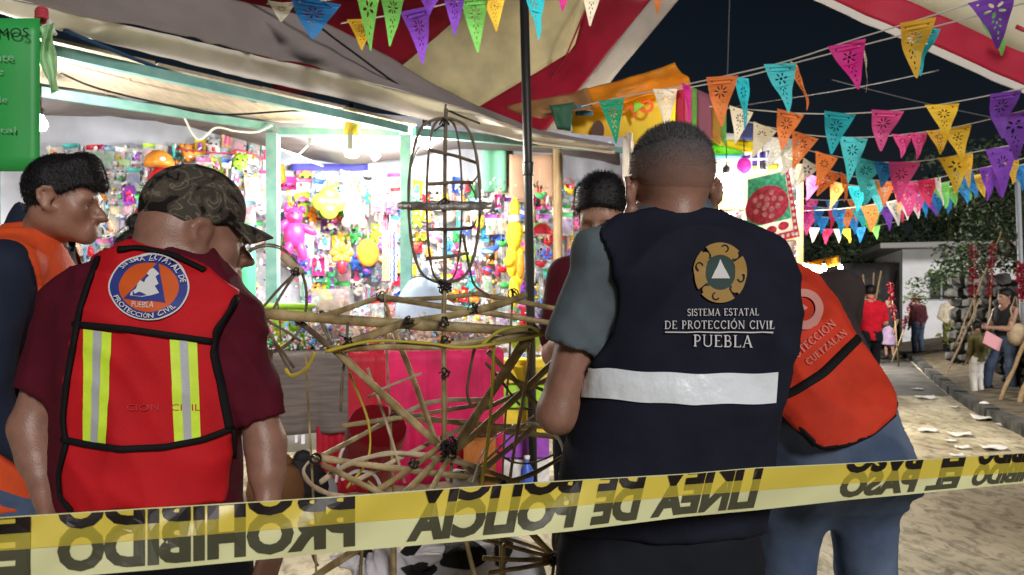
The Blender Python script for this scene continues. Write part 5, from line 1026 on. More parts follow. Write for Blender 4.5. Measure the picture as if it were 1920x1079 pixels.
def fade():
    m = mat('hair_buzz_fade', (.05, .042, .043), .85, spec=.15); nt = m.node_tree; b = nt.nodes['Principled BSDF']; N = nt.nodes.new; L = nt.links.new
    tc = N('ShaderNodeTexCoord'); sp = N('ShaderNodeSeparateXYZ'); n = N('ShaderNodeTexNoise'); n.inputs['Scale'].default_value = 38; n.inputs['Detail'].default_value = 4; L(tc.outputs['Object'], n.inputs['Vector']); L(tc.outputs['Object'], sp.inputs[0])
    ad = N('ShaderNodeMath'); ad.operation = 'MULTIPLY_ADD'; ad.inputs[1].default_value = .05; L(n.outputs[0], ad.inputs[0]); L(sp.outputs['Z'], ad.inputs[2])
    cr = N('ShaderNodeMapRange'); cr.inputs['From Min'].default_value = 1.635; cr.inputs['From Max'].default_value = 1.715; L(ad.outputs[0], cr.inputs['Value'])
    mx = N('ShaderNodeMix'); mx.data_type = 'RGBA'; mx.inputs[6].default_value = (.26, .145, .11, 1); mx.inputs[7].default_value = (.098, .092, .098, 1); L(cr.outputs[0], mx.inputs[0]); L(mx.outputs[2], b.inputs['Base Color'])
    n2 = N('ShaderNodeTexNoise'); n2.inputs['Scale'].default_value = 500; bp = N('ShaderNodeBump'); bp.inputs['Strength'].default_value = .4; bp.inputs['Distance'].default_value = .006; L(tc.outputs['Object'], n2.inputs['Vector']); L(n2.outputs[0], bp.inputs['Height']); L(bp.outputs[0], b.inputs['Normal']); return m
M_fade = fade()
M_eye = mat('eye_white', (.42, .38, .35), .3); M_iris = mat('iris_brown', (.03, .015, .01), .2)
def fabric(name, c, rough=.85, bump=.25, noise=.12, bscale=420, nscale=14, sheen=0.0): return mat(name, c, rough, spec=.15, noise=noise, nscale=nscale, bump=bump, bscale=bscale, sheen=sheen)
M_navy = fabric('navy_cloth', (.012, .014, .026)); M_trous = fabric('dark_trousers', (.012, .014, .02)); M_polo = fabric('grey_blue_polo', (.105, .135, .155))
M_maroon = fabric('maroon_cotton', (.085, .006, .016)); M_red = fabric('red_mesh_vest', (.52, .012, .018), .6, .3, .1, 700, 9); M_blackt = fabric('black_trim', (.008, .008, .009), .7)
M_orange = fabric('orange_vest', (.60, .075, .02), .65); M_orange2 = fabric('orange_red_vest', (.56, .042, .018), .6); M_jean = mat('denim', (.06, .09, .16), .85, spec=.15, col2=(.12, .165, .25), nscale=6, bump=.3, bscale=500)
M_lime = mat('lime_reflective', (.62, .86, .05), .45, spec=.4, noise=.06, nscale=40); M_silver = mat('silver_reflective', (.42, .44, .47), .35, spec=.5, bump=.2, bscale=500); M_white_r = mat('white_reflective', (.80, .86, .93), .3, spec=.6, bump=.6, bscale=22, noise=.06, nscale=12)
M_print = mat('white_print', (.66, .66, .66), .7); M_blue = mat('emblem_blue', (.03, .045, .24), .6); M_emor = mat('emblem_orange', (.62, .10, .015), .6); M_gold = mat('emblem_gold', (.36, .215, .05), .55, bump=.2, bscale=600); M_emgreen = mat('emblem_green', (.03, .06, .055), .7)
M_pink_print = mat('faded_pink_print', (.62, .28, .24), .7)

def body_from(J, h, lo, hi, head=True, fine=True, g=1.0, hands=True, lofts=(), arms=True):
    """skin: one continuous body from joints"""
    S = SDF(lo, hi, h)
    for sec, O, M in lofts: S.loft(sec, O, M, .03, grow=-.02)
    s = J['s']
    if head:
        add_head(S, J['head'], J['HM'], s, fine)
        O = np.array(J['head'], float); M = J['HM']
        S.cone(O + M @ (np.array((0, -.022, .055)) * s), J['neck'], .056 * s * J.get('nk', 1), .064 * s * J.get('nk', 1), .03)
    for q in 'lr':
        if 'sh_' + q in J:
            S.cone(J['neck'], J['sh_' + q], .055 * s, .055 * s, .04)
            if not (hands or head):
                a, b = np.array(J['sh_' + q], float), np.array(J['el_' + q], float); S.cone(a, a + (b - a) * .5, .053 * g * s, .049 * g * s, .02); continue
            S.chain([J['sh_' + q], J['el_' + q], J['wr_' + q]], [.053 * g * s, .043 * g * s, .027 * g * s], .02)
            a, b = np.array(J['el_' + q], float), np.array(J['wr_' + q], float); S.cone(a + (b - a) * .05, a + (b - a) * .45, .038 * g * s, .041 * g * s, .02)
            if hands:
                d = b - a; add_hand(S, b, J.get('hd_' + q, d), J.get('hn_' + q, (0, 1, .3)), J.get('ht_' + q, 1), s * 1.0, J.get('curl', .7))
        if 'hip_' + q in J:
            S.chain([J['hip_' + q], J['kn_' + q], J['an_' + q]], [.07 * g * s, .05 * g * s, .035 * s], .03)
    return S
def trousers_from(J, h, lo, hi, waist, g=1.0, wide=1.0, M=None, O=(0, 0, 0), cut=None):
    S = SDF(lo, hi, h); s = J['s']
    S.loft(waist, O, M, .03)
    for q in 'lr': S.chain([J['hip_' + q], J['kn_' + q], J['an_' + q]], [.095 * g * s, .07 * s * wide, .062 * s * wide], .055)
    return S
def shoes_from(J, root, m, h=.01, fwd=(0, 1, 0)):
    f = np.array(fwd, float); f /= np.linalg.norm(f)
    for q in 'lr':
        a = np.array(J['an_' + q], float); a[2] = a[2] - .03; zf = J.get('floor', 0.0)
        S = SDF(a - .32, a + .32, h); b = a - f * .05; b[2] = zf + .04; c = a + f * .17; c[2] = zf + .034
        S.cone(b, c, .043, .037, .01); S.cone(a + np.array((0, 0, .03)), b, .048, .043, .02); S.plane((0, 0, zf + .002), (0, 0, -1), .004)
        V, F = S.nets(); part('shoe', npmesh('shoe', V, F), m, root)
def finish(name, S, m, root, amp=0.0, folds=(), seed=0, rel=1, scale=9.0):
    V, F = S.nets()
    if rel: V = relax(V, F, rel)
    if amp or folds: V = cloth(V, F, amp, folds, seed, scale)
    part(name, npmesh(name, V, F), m, root); return V, F
def over(S, inner, pad=.006, reach=.025):
    """let garment field S cover the layer below it"""
    S.F = np.minimum(S.F, np.maximum(inner.F - pad, S.F - reach)); return S
def sleeve(S, a, b, r0, r1, k=.03):
    """loose short sleeve with a clean open hem"""
    a, b = np.array(a, float), np.array(b, float); z = b - a; L_ = np.linalg.norm(z); z /= L_; x = np.cross((0, 1, 0), z); x /= np.linalg.norm(x); M = np.array([x, np.cross(z, x), z]).T
    S.loft([(0, 0, 0, r0 * .9, r0), (L_ * .4, 0, 0, (r0 + r1) / 2, (r0 + r1) / 2), (L_, 0, 0, r1, r1 * 1.05)], a, M, k, 2.1)
def hem(S, a, b, r1):
    a, b = np.array(a, float), np.array(b, float); z = (b - a) / np.linalg.norm(b - a); x = np.cross((0, 1, 0), z); x /= np.linalg.norm(x); M = np.array([x, np.cross(z, x), z]).T
    S.loft([(0, 0, 0, r1 - .017, r1 - .014), (.05, 0, 0, r1 - .017, r1 - .014)], b - z * .01, M, .003, 2.1, 's')
M_shoe = mat('black_shoe', (.012, .011, .011), .5)

# ---------------------------------------------------------------- the man in the navy vest
def make_navy():
    D = 1.53; P = lambda x, y, d=D: np.array(W(x, y, d))
    root = thing('person', 'grey-haired man in navy vest reading SISTEMA ESTATAL, seen from behind', 'person', (P(1250, 900)[0], D, 0))
    zr = lambda y: CAMZ + (HOR - y) / FOC * D
    def rows(R_, dy=0.0, ry=(.1,)): return [(zr(y), ((a + b) / 2 - 960) / FOC * D, D + dyy, (b - a) / 2 / FOC * D, r) for y, a, b, r, dyy in R_]
    tor = rows([(392, 1190, 1335, .075, .025), (425, 1150, 1395, .088, .02), (455, 1118, 1440, .095, .01), (520, 1105, 1480, .115, 0), (620, 1120, 1485, .125, 0), (740, 1102, 1462, .125, 0), (850, 1075, 1440, .122, 0), (930, 1062, 1428, .125, 0), (1040, 1060, 1420, .125, 0)])
    HM = frame((-.16, 1, -.12)); s = 1.1
    J = dict(s=s, head=P(1262, 472, 1.54), HM=HM, neck=P(1262, 450, 1.56), nk=1.0,
             sh_l=P(1130, 480), el_l=P(1046, 775, 1.52), wr_l=P(1110, 740, 1.78), sh_r=P(1405, 500, 1.56), el_r=P(1412, 700, 1.72), wr_r=P(1370, 690, 1.95),
             hip_l=P(1150, 1060), kn_l=(P(1150, 1060)[0] - .02, 1.54, .47), an_l=(P(1150, 1060)[0] - .03, 1.53, .08), hip_r=P(1320, 1060), kn_r=(P(1320, 1060)[0] + .02, 1.54, .47), an_r=(P(1320, 1060)[0] + .03, 1.53, .08))
    J['hn_l'] = (1, 0, .3); J['hn_r'] = (-1, 0, .3)
    lo, hi = (-.05, 1.2, -.02), (.72, 2.1, 1.85)
    S = body_from(J, .0085, lo, hi, True, True, .86, lofts=[(tor, (0, 0, 0), None)])
    finish('body', S, M_skin2, root)
    # polo shirt
    S = SDF((-.05, 1.25, .85), (.72, 1.95, 1.75), .008); S.loft(tor, k=.02, grow=.0)
    nk = np.array(J['neck']); S.cone(nk + (0, 0, -.02), nk + (0, -.005, .068), .085, .077, .02)
    sleeve(S, P(1136, 470), P(1073, 655, 1.524), .06, .064); S.chain([P(1400, 500, 1.56), P(1405, 600, 1.62), P(1405, 660, 1.68)], [.065, .06, .058], .03)
    S.cone(nk + (0, 0, .04), nk + (0, 0, .16), .07, .078, .006, 's'); S.plane(P(1250, 960), (0, 0, -1), .01)
    over(S, body_from(J, .008, (-.05, 1.25, .85), (.72, 1.95, 1.75), False, False, .86, False, [(tor, (0, 0, 0), None)])); hem(S, P(1136, 470), P(1073, 655, 1.524), .064); SH = S
    V, F = finish('polo_shirt', S, M_polo, root, .002, [((1, .2, .3), .07, .006), ((.6, .2, 1), .05, .004)], 3)
    # vest: torso shell cut to the vest's outline
    S = SDF((-.05, 1.25, .85), (.72, 1.95, 1.75), .008); S.loft(tor, k=.0, grow=.014); over(S, SH, .012, .045)
    out = [(1205, 398), (1262, 390), (1330, 392), (1400, 402), (1470, 452), (1506, 512), (1506, 620), (1475, 740), (1455, 850), (1440, 1000), (1400, 1012), (1240, 1022), (1100, 1010), (1045, 995), (1046, 900), (1052, 820), (1068, 760), (1100, 690), (1150, 625), (1158, 540), (1142, 480), (1118, 432), (1165, 402)]
    S.poly(out, D, .004)
    V, F = finish('vest', S, M_navy, root, .003, [((.2, .1, 1), .10, .007), ((1, 0, .5), .12, .007)], 5)
    vest = root.children[-1]; dc = Decal(V, F)
    gv, gf = grid_px((1099, 688), (1456, 698), (1452, 756), (1094, 744), 44, 6); gv = [(x, y + 7 * math.sin((x - 1097) / 357 * math.pi) + 1.2 * math.sin(x / 17)) for x, y in gv]
    dc.flat('reflective_band', [(gv, gf)], M_white_r, root, .005)
    # emblem: a ring of scroll shapes round a triangle
    cx, cy, ky = 1349, 513, 1.14
    dc.flat('emblem_disc', [disc_px(cx, cy, 33, ky)], M_emgreen, root, .004)
    st = []
    for a in (0, 90, 180, 270):
        st.append(ring_px(cx, cy, 28, 49, ky, 14, a - 41 + 8, a + 37 + 8))
        st.append(ring_px(cx + 38 * math.sin(R(a + 44)), cy - 38 * math.cos(R(a + 44)) * ky, 0.5, 7, 1, 14, 0, 360))
    dc.flat('emblem_scroll', st, M_gold, root, .005, .0001)
    st = []
    for a in (0, 90, 180, 270):
        pts = [(cx + (39 + 6 * math.cos(q)) * math.sin(R(a + 12 + 9 * math.sin(q))), cy - (39 + 6 * math.cos(q)) * math.cos(R(a + 12 + 9 * math.sin(q))) * ky) for q in [i * .55 - 1.2 for i in range(8)]]
        st.append(ribbon(pts, 2.6)); st.append(ribbon([(cx + r_ * math.sin(R(a - 34)), cy - r_ * math.cos(R(a - 34)) * ky) for r_ in (31, 38, 47)], 2.2))
    dc.flat('emblem_line', st, M_navy, root, .0062, .00005)
    dc.flat('emblem_triangle', [grid_px((1349, 490), (1349, 490), (1367, 523), (1332, 523), 4, 5)], M_print, root, .006)
    B = []
    B += serif_px('SISTEMA ESTATAL', 1288, 593, 1421, 592, 13); B += serif_px('DE PROTECCIÓN CIVIL', 1246, 617, 1449, 617, 15)
    B += serif_px('PUEBLA', 1299, 650, 1408, 651, 22); B.append(ribbon([(1247 + i * 20, 623 + .4 * (i % 3)) for i in range(11)], 2))
    dc.flat('vest_lettering', B, M_print, root, .0045, .000012)
    # trousers
    Jt = J; w = rows([(975, 1066, 1414, .118, .0), (1060, 1066, 1402, .12, 0), (1140, 1064, 1404, .12, .0)])
    S = trousers_from(J, .01, (-.05, 1.25, .03), (.72, 1.85, 1.0), w, 1.02, 1.0)
    V, F = finish('trousers', S, M_trous, root, .003, [((1, 0, 1), .1, .006)], 8)
    shoes_from(J, root, M_shoe)
    # cropped hair: a scalp shell and stubble
    S = SDF(P(1262, 500, 1.47) - .2, P(1262, 300, 1.47) + .22, .005)
    S.ell(np.array(J['head']) + HM @ (np.array((0, -.0125, .1525)) * s), [.0772 * s, .0905 * s, .0862 * s], 0, M=HM)
    S.plane(np.array(J['head']) + HM @ (np.array((0, .055, .15)) * s), HM @ np.array((0, 1, -.2)), .01)
    V, F = S.nets(); V = relax(V, F, 1); top = (V - np.array(J['head'])) @ HM[:, 2]
    N = normals(V, F); q1, f1 = spikes(V, N, 9000, .003, .0004, 3, top > .135 * s); q2, f2 = spikes(V, N, 5000, .007, .0005, 4, top > .185 * s, tuple(.5 * HM[:, 2]))
    V2 = np.concatenate([V, q1, q2]); F2 = np.concatenate([F, f1 + len(V), f2 + len(V) + len(q1)])
    part('hair', npmesh('hair', V2, F2), M_fade, root)
    eyes(root, J['head'], HM, s, M_eye, M_iris)
make_navy()

# ---------------------------------------------------------------- the man in the red vest and camouflage cap
def camo():
    m = mat('camouflage', (.05, .04, .03), .85, spec=.15); nt = m.node_tree; b = nt.nodes['Principled BSDF']
    tc = nt.nodes.new('ShaderNodeTexCoord'); n = nt.nodes.new('ShaderNodeTexNoise'); n.inputs['Scale'].default_value = 22; n.inputs['Detail'].default_value = 2; n.inputs['Distortion'].default_value = 1.2
    cr = nt.nodes.new('ShaderNodeValToRGB'); cr.color_ramp.interpolation = 'CONSTANT'; e = cr.color_ramp.elements
    e[0].position = 0; e[0].color = (.012, .010, .009, 1); e[1].position = .42; e[1].color = (.05, .042, .034, 1)
    for p, c in ((.53, (.085, .07, .055, 1)), (.585, (.16, .14, .105, 1)), (.61, (.062, .055, .042, 1))):
        x = e.new(p); x.color = c
    nt.links.new(tc.outputs['Object'], n.inputs['Vector']); nt.links.new(n.outputs[0], cr.inputs[0]); nt.links.new(cr.outputs[0], b.inputs['Base Color'])
    bn = nt.nodes.new('ShaderNodeTexNoise'); bn.inputs['Scale'].default_value = 400; bp = nt.nodes.new('ShaderNodeBump'); bp.inputs['Strength'].default_value = .3; bp.inputs['Distance'].default_value = .005
    nt.links.new(tc.outputs['Object'], bn.inputs['Vector']); nt.links.new(bn.outputs[0], bp.inputs['Height']); nt.links.new(bp.outputs[0], b.inputs['Normal']); return m
M_camo = camo()
def make_red():
    D = 1.53; P = lambda x, y, d=D: np.array(W(x, y, d))
    root = thing('person', 'man in camouflage cap and red vest with two lime stripes, arms hanging', 'person', (P(280, 900)[0], D, 0))
    zr = lambda y: CAMZ + (HOR - y) / FOC * D
    rows = lambda R_: [(zr(y), ((a + b) / 2 - 960) / FOC * D, D + dy, (b - a) / 2 / FOC * D, r) for y, a, b, r, dy in R_]
    tor = rows([(455, 230, 385, .06, .03), (485, 168, 412, .08, .02), (515, 130, 445, .1, .01), (570, 105, 468, .118, 0), (650, 108, 462, .125, 0), (740, 110, 452, .13, 0), (830, 112, 446, .135, 0), (920, 106, 450, .135, 0), (1000, 110, 450, .135, 0)])
    HM = frame((.80, .62, -.10)); s = 1.04
    J = dict(s=s, head=P(352, 545, 1.58), HM=HM, neck=P(312, 520, 1.55), nk=1.2,
             sh_l=P(138, 572), el_l=P(58, 800, 1.5), wr_l=P(84, 930, 1.45), sh_r=P(440, 605), el_r=P(498, 830, 1.52), wr_r=P(503, 950, 1.48),
             hip_l=P(200, 1080), kn_l=(P(190, 1060)[0], 1.54, .45), an_l=(P(180, 1060)[0], 1.53, .08), hip_r=P(370, 1080), kn_r=(P(380, 1060)[0], 1.54, .45), an_r=(P(390, 1060)[0], 1.53, .08))
    J.update(hn_l=(1, .3, 0), hn_r=(-1, .3, 0), ht_l=-1, ht_r=1, curl=.8)
    lo, hi = (-1.16, 1.2, -.02), (-.35, 1.95, 1.75)
    S = body_from(J, .0085, lo, hi, True, True, .84, lofts=[(tor, (0, 0, 0), None)])
    S.cone(P(322, 440, 1.55), P(315, 510, 1.56), .068, .075, .03)
    finish('body', S, M_skin2, root)
    # maroon t-shirt
    S = SDF((-1.16, 1.25, .75), (-.35, 1.95, 1.6), .008); S.loft(tor, k=.02)
    sleeve(S, P(146, 550), P(80, 738, 1.507), .06, .057); sleeve(S, P(432, 582), P(487, 790, 1.522), .06, .054)
    nk = np.array(J['neck']); S.cone(P(310, 492, 1.57), P(316, 520, 1.56), .086, .1, .02); S.cone(P(325, 430, 1.57), P(318, 482, 1.57), .076, .076, .006, 's')
    over(S, body_from(J, .008, (-1.16, 1.25, .75), (-.35, 1.95, 1.6), False, False, .84, False, [(tor, (0, 0, 0), None)])); hem(S, P(146, 550), P(80, 738, 1.507), .057); hem(S, P(432, 582), P(487, 790, 1.522), .054); SH = S
    V, F = finish('t_shirt', S, M_maroon, root, .002, [((1, .2, .6), .07, .006), ((.3, .2, 1), .06, .005)], 13)
    S = SDF((-1.16, 1.25, .75), (-.35, 1.95, 1.6), .008); S.loft(tor, k=.0, grow=.014); over(S, SH, .012, .045)
    out = [(176, 480), (215, 452), (262, 452), (330, 466), (392, 500), (452, 548), (425, 590), (400, 640), (415, 700), (434, 785), (437, 860), (437, 915), (424, 945), (300, 957), (135, 967), (112, 940), (106, 895), (122, 835), (116, 780), (122, 700), (136, 615), (150, 550)]
    S.poly(out, D - .1, .004)
    V, F = finish('vest', S, M_red, root, .003, [((.2, .1, 1), .09, .006), ((1, 0, .35), .12, .007)], 15); dc = Decal(V, F)
    for pts, w in (([(186, 486), (168, 535), (153, 580), (142, 640), (128, 720), (122, 785), (127, 830)], .012), ([(127, 832), (114, 890), (117, 932), (138, 956)], .011),
                   ([(441, 558), (422, 590), (402, 624), (398, 660), (410, 710), (425, 780), (429, 803)], .016), ([(434, 805), (437, 860), (437, 915)], .009),
                   ([(140, 608), (215, 614), (300, 626), (395, 640)], .012), ([(122, 824), (160, 832), (230, 842), (310, 838), (380, 824), (434, 803)], .012), ([(224, 470), (262, 468), (322, 480), (384, 510)], .013)):
        dc.strip('trim', pts, w, M_blackt, root, .004, off=.0045)
    for (a, b, c, d_) in (((159, 618), (211, 624), (201, 835), (158, 828)), ((319, 637), (369, 641), (376, 828), (327, 833))):
        L = lambda p, q, t: (p[0] + (q[0] - p[0]) * t, p[1] + (q[1] - p[1]) * t)
        o = dc.flat('lime_stripe', [grid_px(a, b, c, d_, 8, 30)], M_lime, root, .004)
        dc.flat('silver_stripe', [grid_px(L(a, b, .36), L(a, b, .66), L(d_, c, .66), L(d_, c, .36), 4, 30)], M_silver, o, .0058).location = (0, 0, 0)
    cx, cy, ky, rt = 281, 540, .815, 6
    dc.flat('emblem_border', [ring_px(cx, cy, 71, 74, ky)], M_print, root, .0062); dc.flat('emblem_ring', [ring_px(cx, cy, 55, 71.5, ky)], M_blue, root, .0054); dc.flat('emblem_field', [disc_px(cx, cy, 55.5, ky, 40, 5)], M_emor, root, .005)
    dc.flat('emblem_triangle', [grid_px((299, 495), (299, 495), (311, 570), (235, 562), 6, 8)], M_blue, root, .0062)
    st = [[(290, 507), (296, 512), (301, 517), (294, 522), (297, 530), (299, 536), (292, 540), (300, 553), (285, 558), (268, 560), (248, 556), (250, 550), (256, 546), (260, 536), (265, 530), (272, 534), (276, 526), (282, 521), (278, 517), (284, 510)]]
    dc.flat('state_map', [(st[0], [tuple(range(len(st[0])))])], M_print, root, .0072)
    dc.flat('emblem_lettering', arc_text('SISTEMA ESTATAL DE', cx, cy, 58.5, -62, 78, 10.5, ky, rt, False, .015), M_print, root, .0108, .00002)
    dc.flat('emblem_lettering', arc_text('PROTECCIÓN CIVIL', cx, cy, 67.5, 247, 130, 10.5, ky, rt - 4, True, .015), M_print, root, .0108, .00002)
    dc.flat('state_name', text_px('PUEBLA', 250, 576, 289, 578, 10), M_print, root, .0062)
    dc.flat('faded_lettering', text_px('CIÓN   CIVIL', 240, 770, 375, 770, 16), mat('faded_print', (.47, .035, .04), .7), root, .0045)
    w = rows([(960, 120, 440, .12, 0), (1060, 118, 442, .125, 0), (1140, 120, 440, .125, 0)])
    S = trousers_from(J, .01, (-1.16, 1.25, .03), (-.35, 1.9, .98), w, 1.05, 1.0); finish('trousers', S, M_trous, root, .003, [((1, 0, 1), .1, .006)], 18); shoes_from(J, root, M_shoe)
    # cap
    O = np.array(J['head'], float); T = lambda x, y, z: O + HM @ (np.array((x, y, z)) * s)
    S = SDF(O + HM[:, 2] * .15 - .22, O + HM[:, 2] * .15 + .22, .005)
    S.ell(T(0, -.008, .152), [.086 * s, .101 * s, .098 * s], 0, M=HM); S.ell(T(0, .0, .18), [.078 * s, .095 * s, .075 * s], .02, M=HM)
    S.plane(T(0, -.1, .112), HM @ np.array((0, .16, -1.0)), .004); S.ell(T(0, -.008, .25), [.011] * 3, .003)
    S.ell(T(0, -.125, .148), [.036 * s, .034, .028 * s], .003, 's', M=HM)
    V, F = S.nets(); V = relax(V, F, 1); cap = part('cap', npmesh('cap', V, F), M_camo, root)
    B = MB()
    def brim(u, v):
        a = (u - .5) * 2.1; x = math.sin(a) * (.084 + .008 * v); y = -.012 + math.cos(a) * (.104) + .068 * v * max(0.0, math.cos(a * .72)); z = .148 - .006 * v - .022 * (abs(a) / 1.05) ** 2 * (.3 + v) - .012 * v * v
        return T(x, y, z)
    B.sheet(brim, 20, 8, .004); B.build('brim', M_camo, cap, True, world=False)
    st = MB(); st.tube([T(.116 * math.sin(a) * .86, -.010 - .0945 * math.cos(a), .121) for a in [R(x) for x in range(-30, 31, 6)]], .012, 8, flat=.25, up=HM[:, 2]); st.build('strap', mat('cap_strap', (.07, .065, .06), .8), cap, True, world=False)
    MB().ball(T(0, -.092, .15), (.036, .016, .03), 12, Matrix(HM.tolist())).build('hair', M_hair, root, True)
    eyes(root, O, HM, s, M_eye, M_iris)
make_red()
# ---------------------------------------------------------------- the man at the far left, in profile
def make_profile():
    D = 1.95; P = lambda x, y, d=D: np.array(W(x, y, d))
    root = thing('person', 'black-haired man in profile with orange vest over navy shirt, cut off by the left edge', 'person', (P(10, 900)[0], D, 0))
    HM = frame((.985, .12, -.13)); s = .89; HO = P(108, 448, 1.9)
    tx = P(38, 600)[0]
    fwd = np.array((.93, .36, 0)); BM = frame(fwd); O = np.array((tx, D, 0))
    sec = [(.88, 0, .0, .17, .125), (1.05, 0, 0.01, .165, .13), (1.2, 0, .015, .18, .135), (1.38, 0, .02, .195, .13), (1.48, 0, .02, .185, .105), (1.545, 0, .03, .12, .085)]
    L = lambda x, y, z: O + BM @ np.array((x, y, z))
    J = dict(s=s, head=HO, HM=HM, neck=L(0, .035, 1.52), nk=1.05, sh_r=L(.19, .01, 1.455), el_r=L(.24, -.03, 1.14), wr_r=L(.2, .16, .94), sh_l=L(-.19, .01, 1.455), el_l=L(-.24, -.02, 1.1), wr_l=L(-.2, .1, .87),
             hip_r=L(.09, 0, .88), kn_r=L(.1, .02, .47), an_r=L(.1, -.02, .08), hip_l=L(-.09, 0, .88), kn_l=L(-.1, .02, .47), an_l=L(-.1, -.02, .08))
    lo, hi = (tx - .45, D - .42, -.02), (tx + .5, D + .42, 1.82)
    finish('body', body_from(J, .0075, lo, hi, True, True, 1.0, lofts=[(sec, O, BM)]), M_skin, root)
    lo2, hi2 = (tx - .45, D - .42, .8), (tx + .5, D + .42, 1.7)
    S = SDF(lo2, hi2, .009); S.loft(sec, O, BM, .02); S.chain([J['sh_r'], J['el_r'], J['wr_r']], [.07, .058, .045], .03); S.chain([J['sh_l'], J['el_l'], J['wr_l']], [.07, .058, .045], .03)
    nk = J['neck']; S.cone(nk + np.array((0, 0, -.01)), nk + np.array((.015, 0, .055)), .084, .08, .02); S.cone(nk + np.array((.03, 0, .03)), nk + np.array((.05, 0, .13)), .068, .074, .006, 's')
    over(S, body_from(J, .009, lo2, hi2, False, False, 1.0, False, [(sec, O, BM)])); SH = S
    finish('shirt', S, fabric('navy_shirt', (.016, .024, .045)), root, .003, [((1, .2, .6), .06, .006)], 23)
    S = SDF(lo2, hi2, .009); S.loft(sec, O, BM, 0, grow=.014); over(S, SH, .007, .02)
    for q in (-1, 1): S.cone(L(q * .245, .0, 1.41), L(q * .26, 0, 1.15), .09, .12, .006, 's')
    S.cone(L(0, .07, 1.52), L(0, .18, 1.6), .085, .1, .006, 's')
    V, F = finish('vest', S, M_orange, root, .003, [((1, 0, 1), .09, .004)], 25)
    w = [(.8, 0, 0, .165, .12), (.95, 0, 0, .165, .125), (1.0, 0, 0, .16, .125)]
    finish('trousers', trousers_from(J, .011, (tx - .45, D - .42, .03), (tx + .5, D + .42, 1.06), w, 1.0, 1.05, BM, O), M_jean, root, .003, [((1, 0, 1), .1, .006)], 28); shoes_from(J, root, M_shoe, fwd=fwd)
    S = SDF(HO - .25, HO + .34, .005)
    shell(S, HO, HM, s, .009, [((0, .078, .142), (0, 1, -.9)), ((0, .02, .118), (0, .75, -1)), ((0, -.07, .055), (0, -.2, -1))])
    T = lambda x, y, z: HO + HM @ (np.array((x, y, z)) * s)
    S.cone(T(0, .05, .222), T(0, .098, .172), .03, .012, .03); S.cone(T(-.03, .05, .21), T(-.03, .085, .168), .03, .014, .02); S.cone(T(.03, .05, .21), T(.03, .085, .168), .03, .014, .02)
    for q in (-1, 1): S.ell(T(q * .09, .0, .1), [.018, .02, .026], .01, 's', M=HM)
    V, F = S.nets(); V = relax(V, F, 1); V, F = hairy(V, F, 14000, .007, .0006, 5, None, tuple(-1.3 * HM[:, 2] + .9 * HM[:, 1])); part('hair', npmesh('hair', V, F), M_hair, root)
    eyes(root, HO, HM, s, M_eye, M_iris)
make_profile()

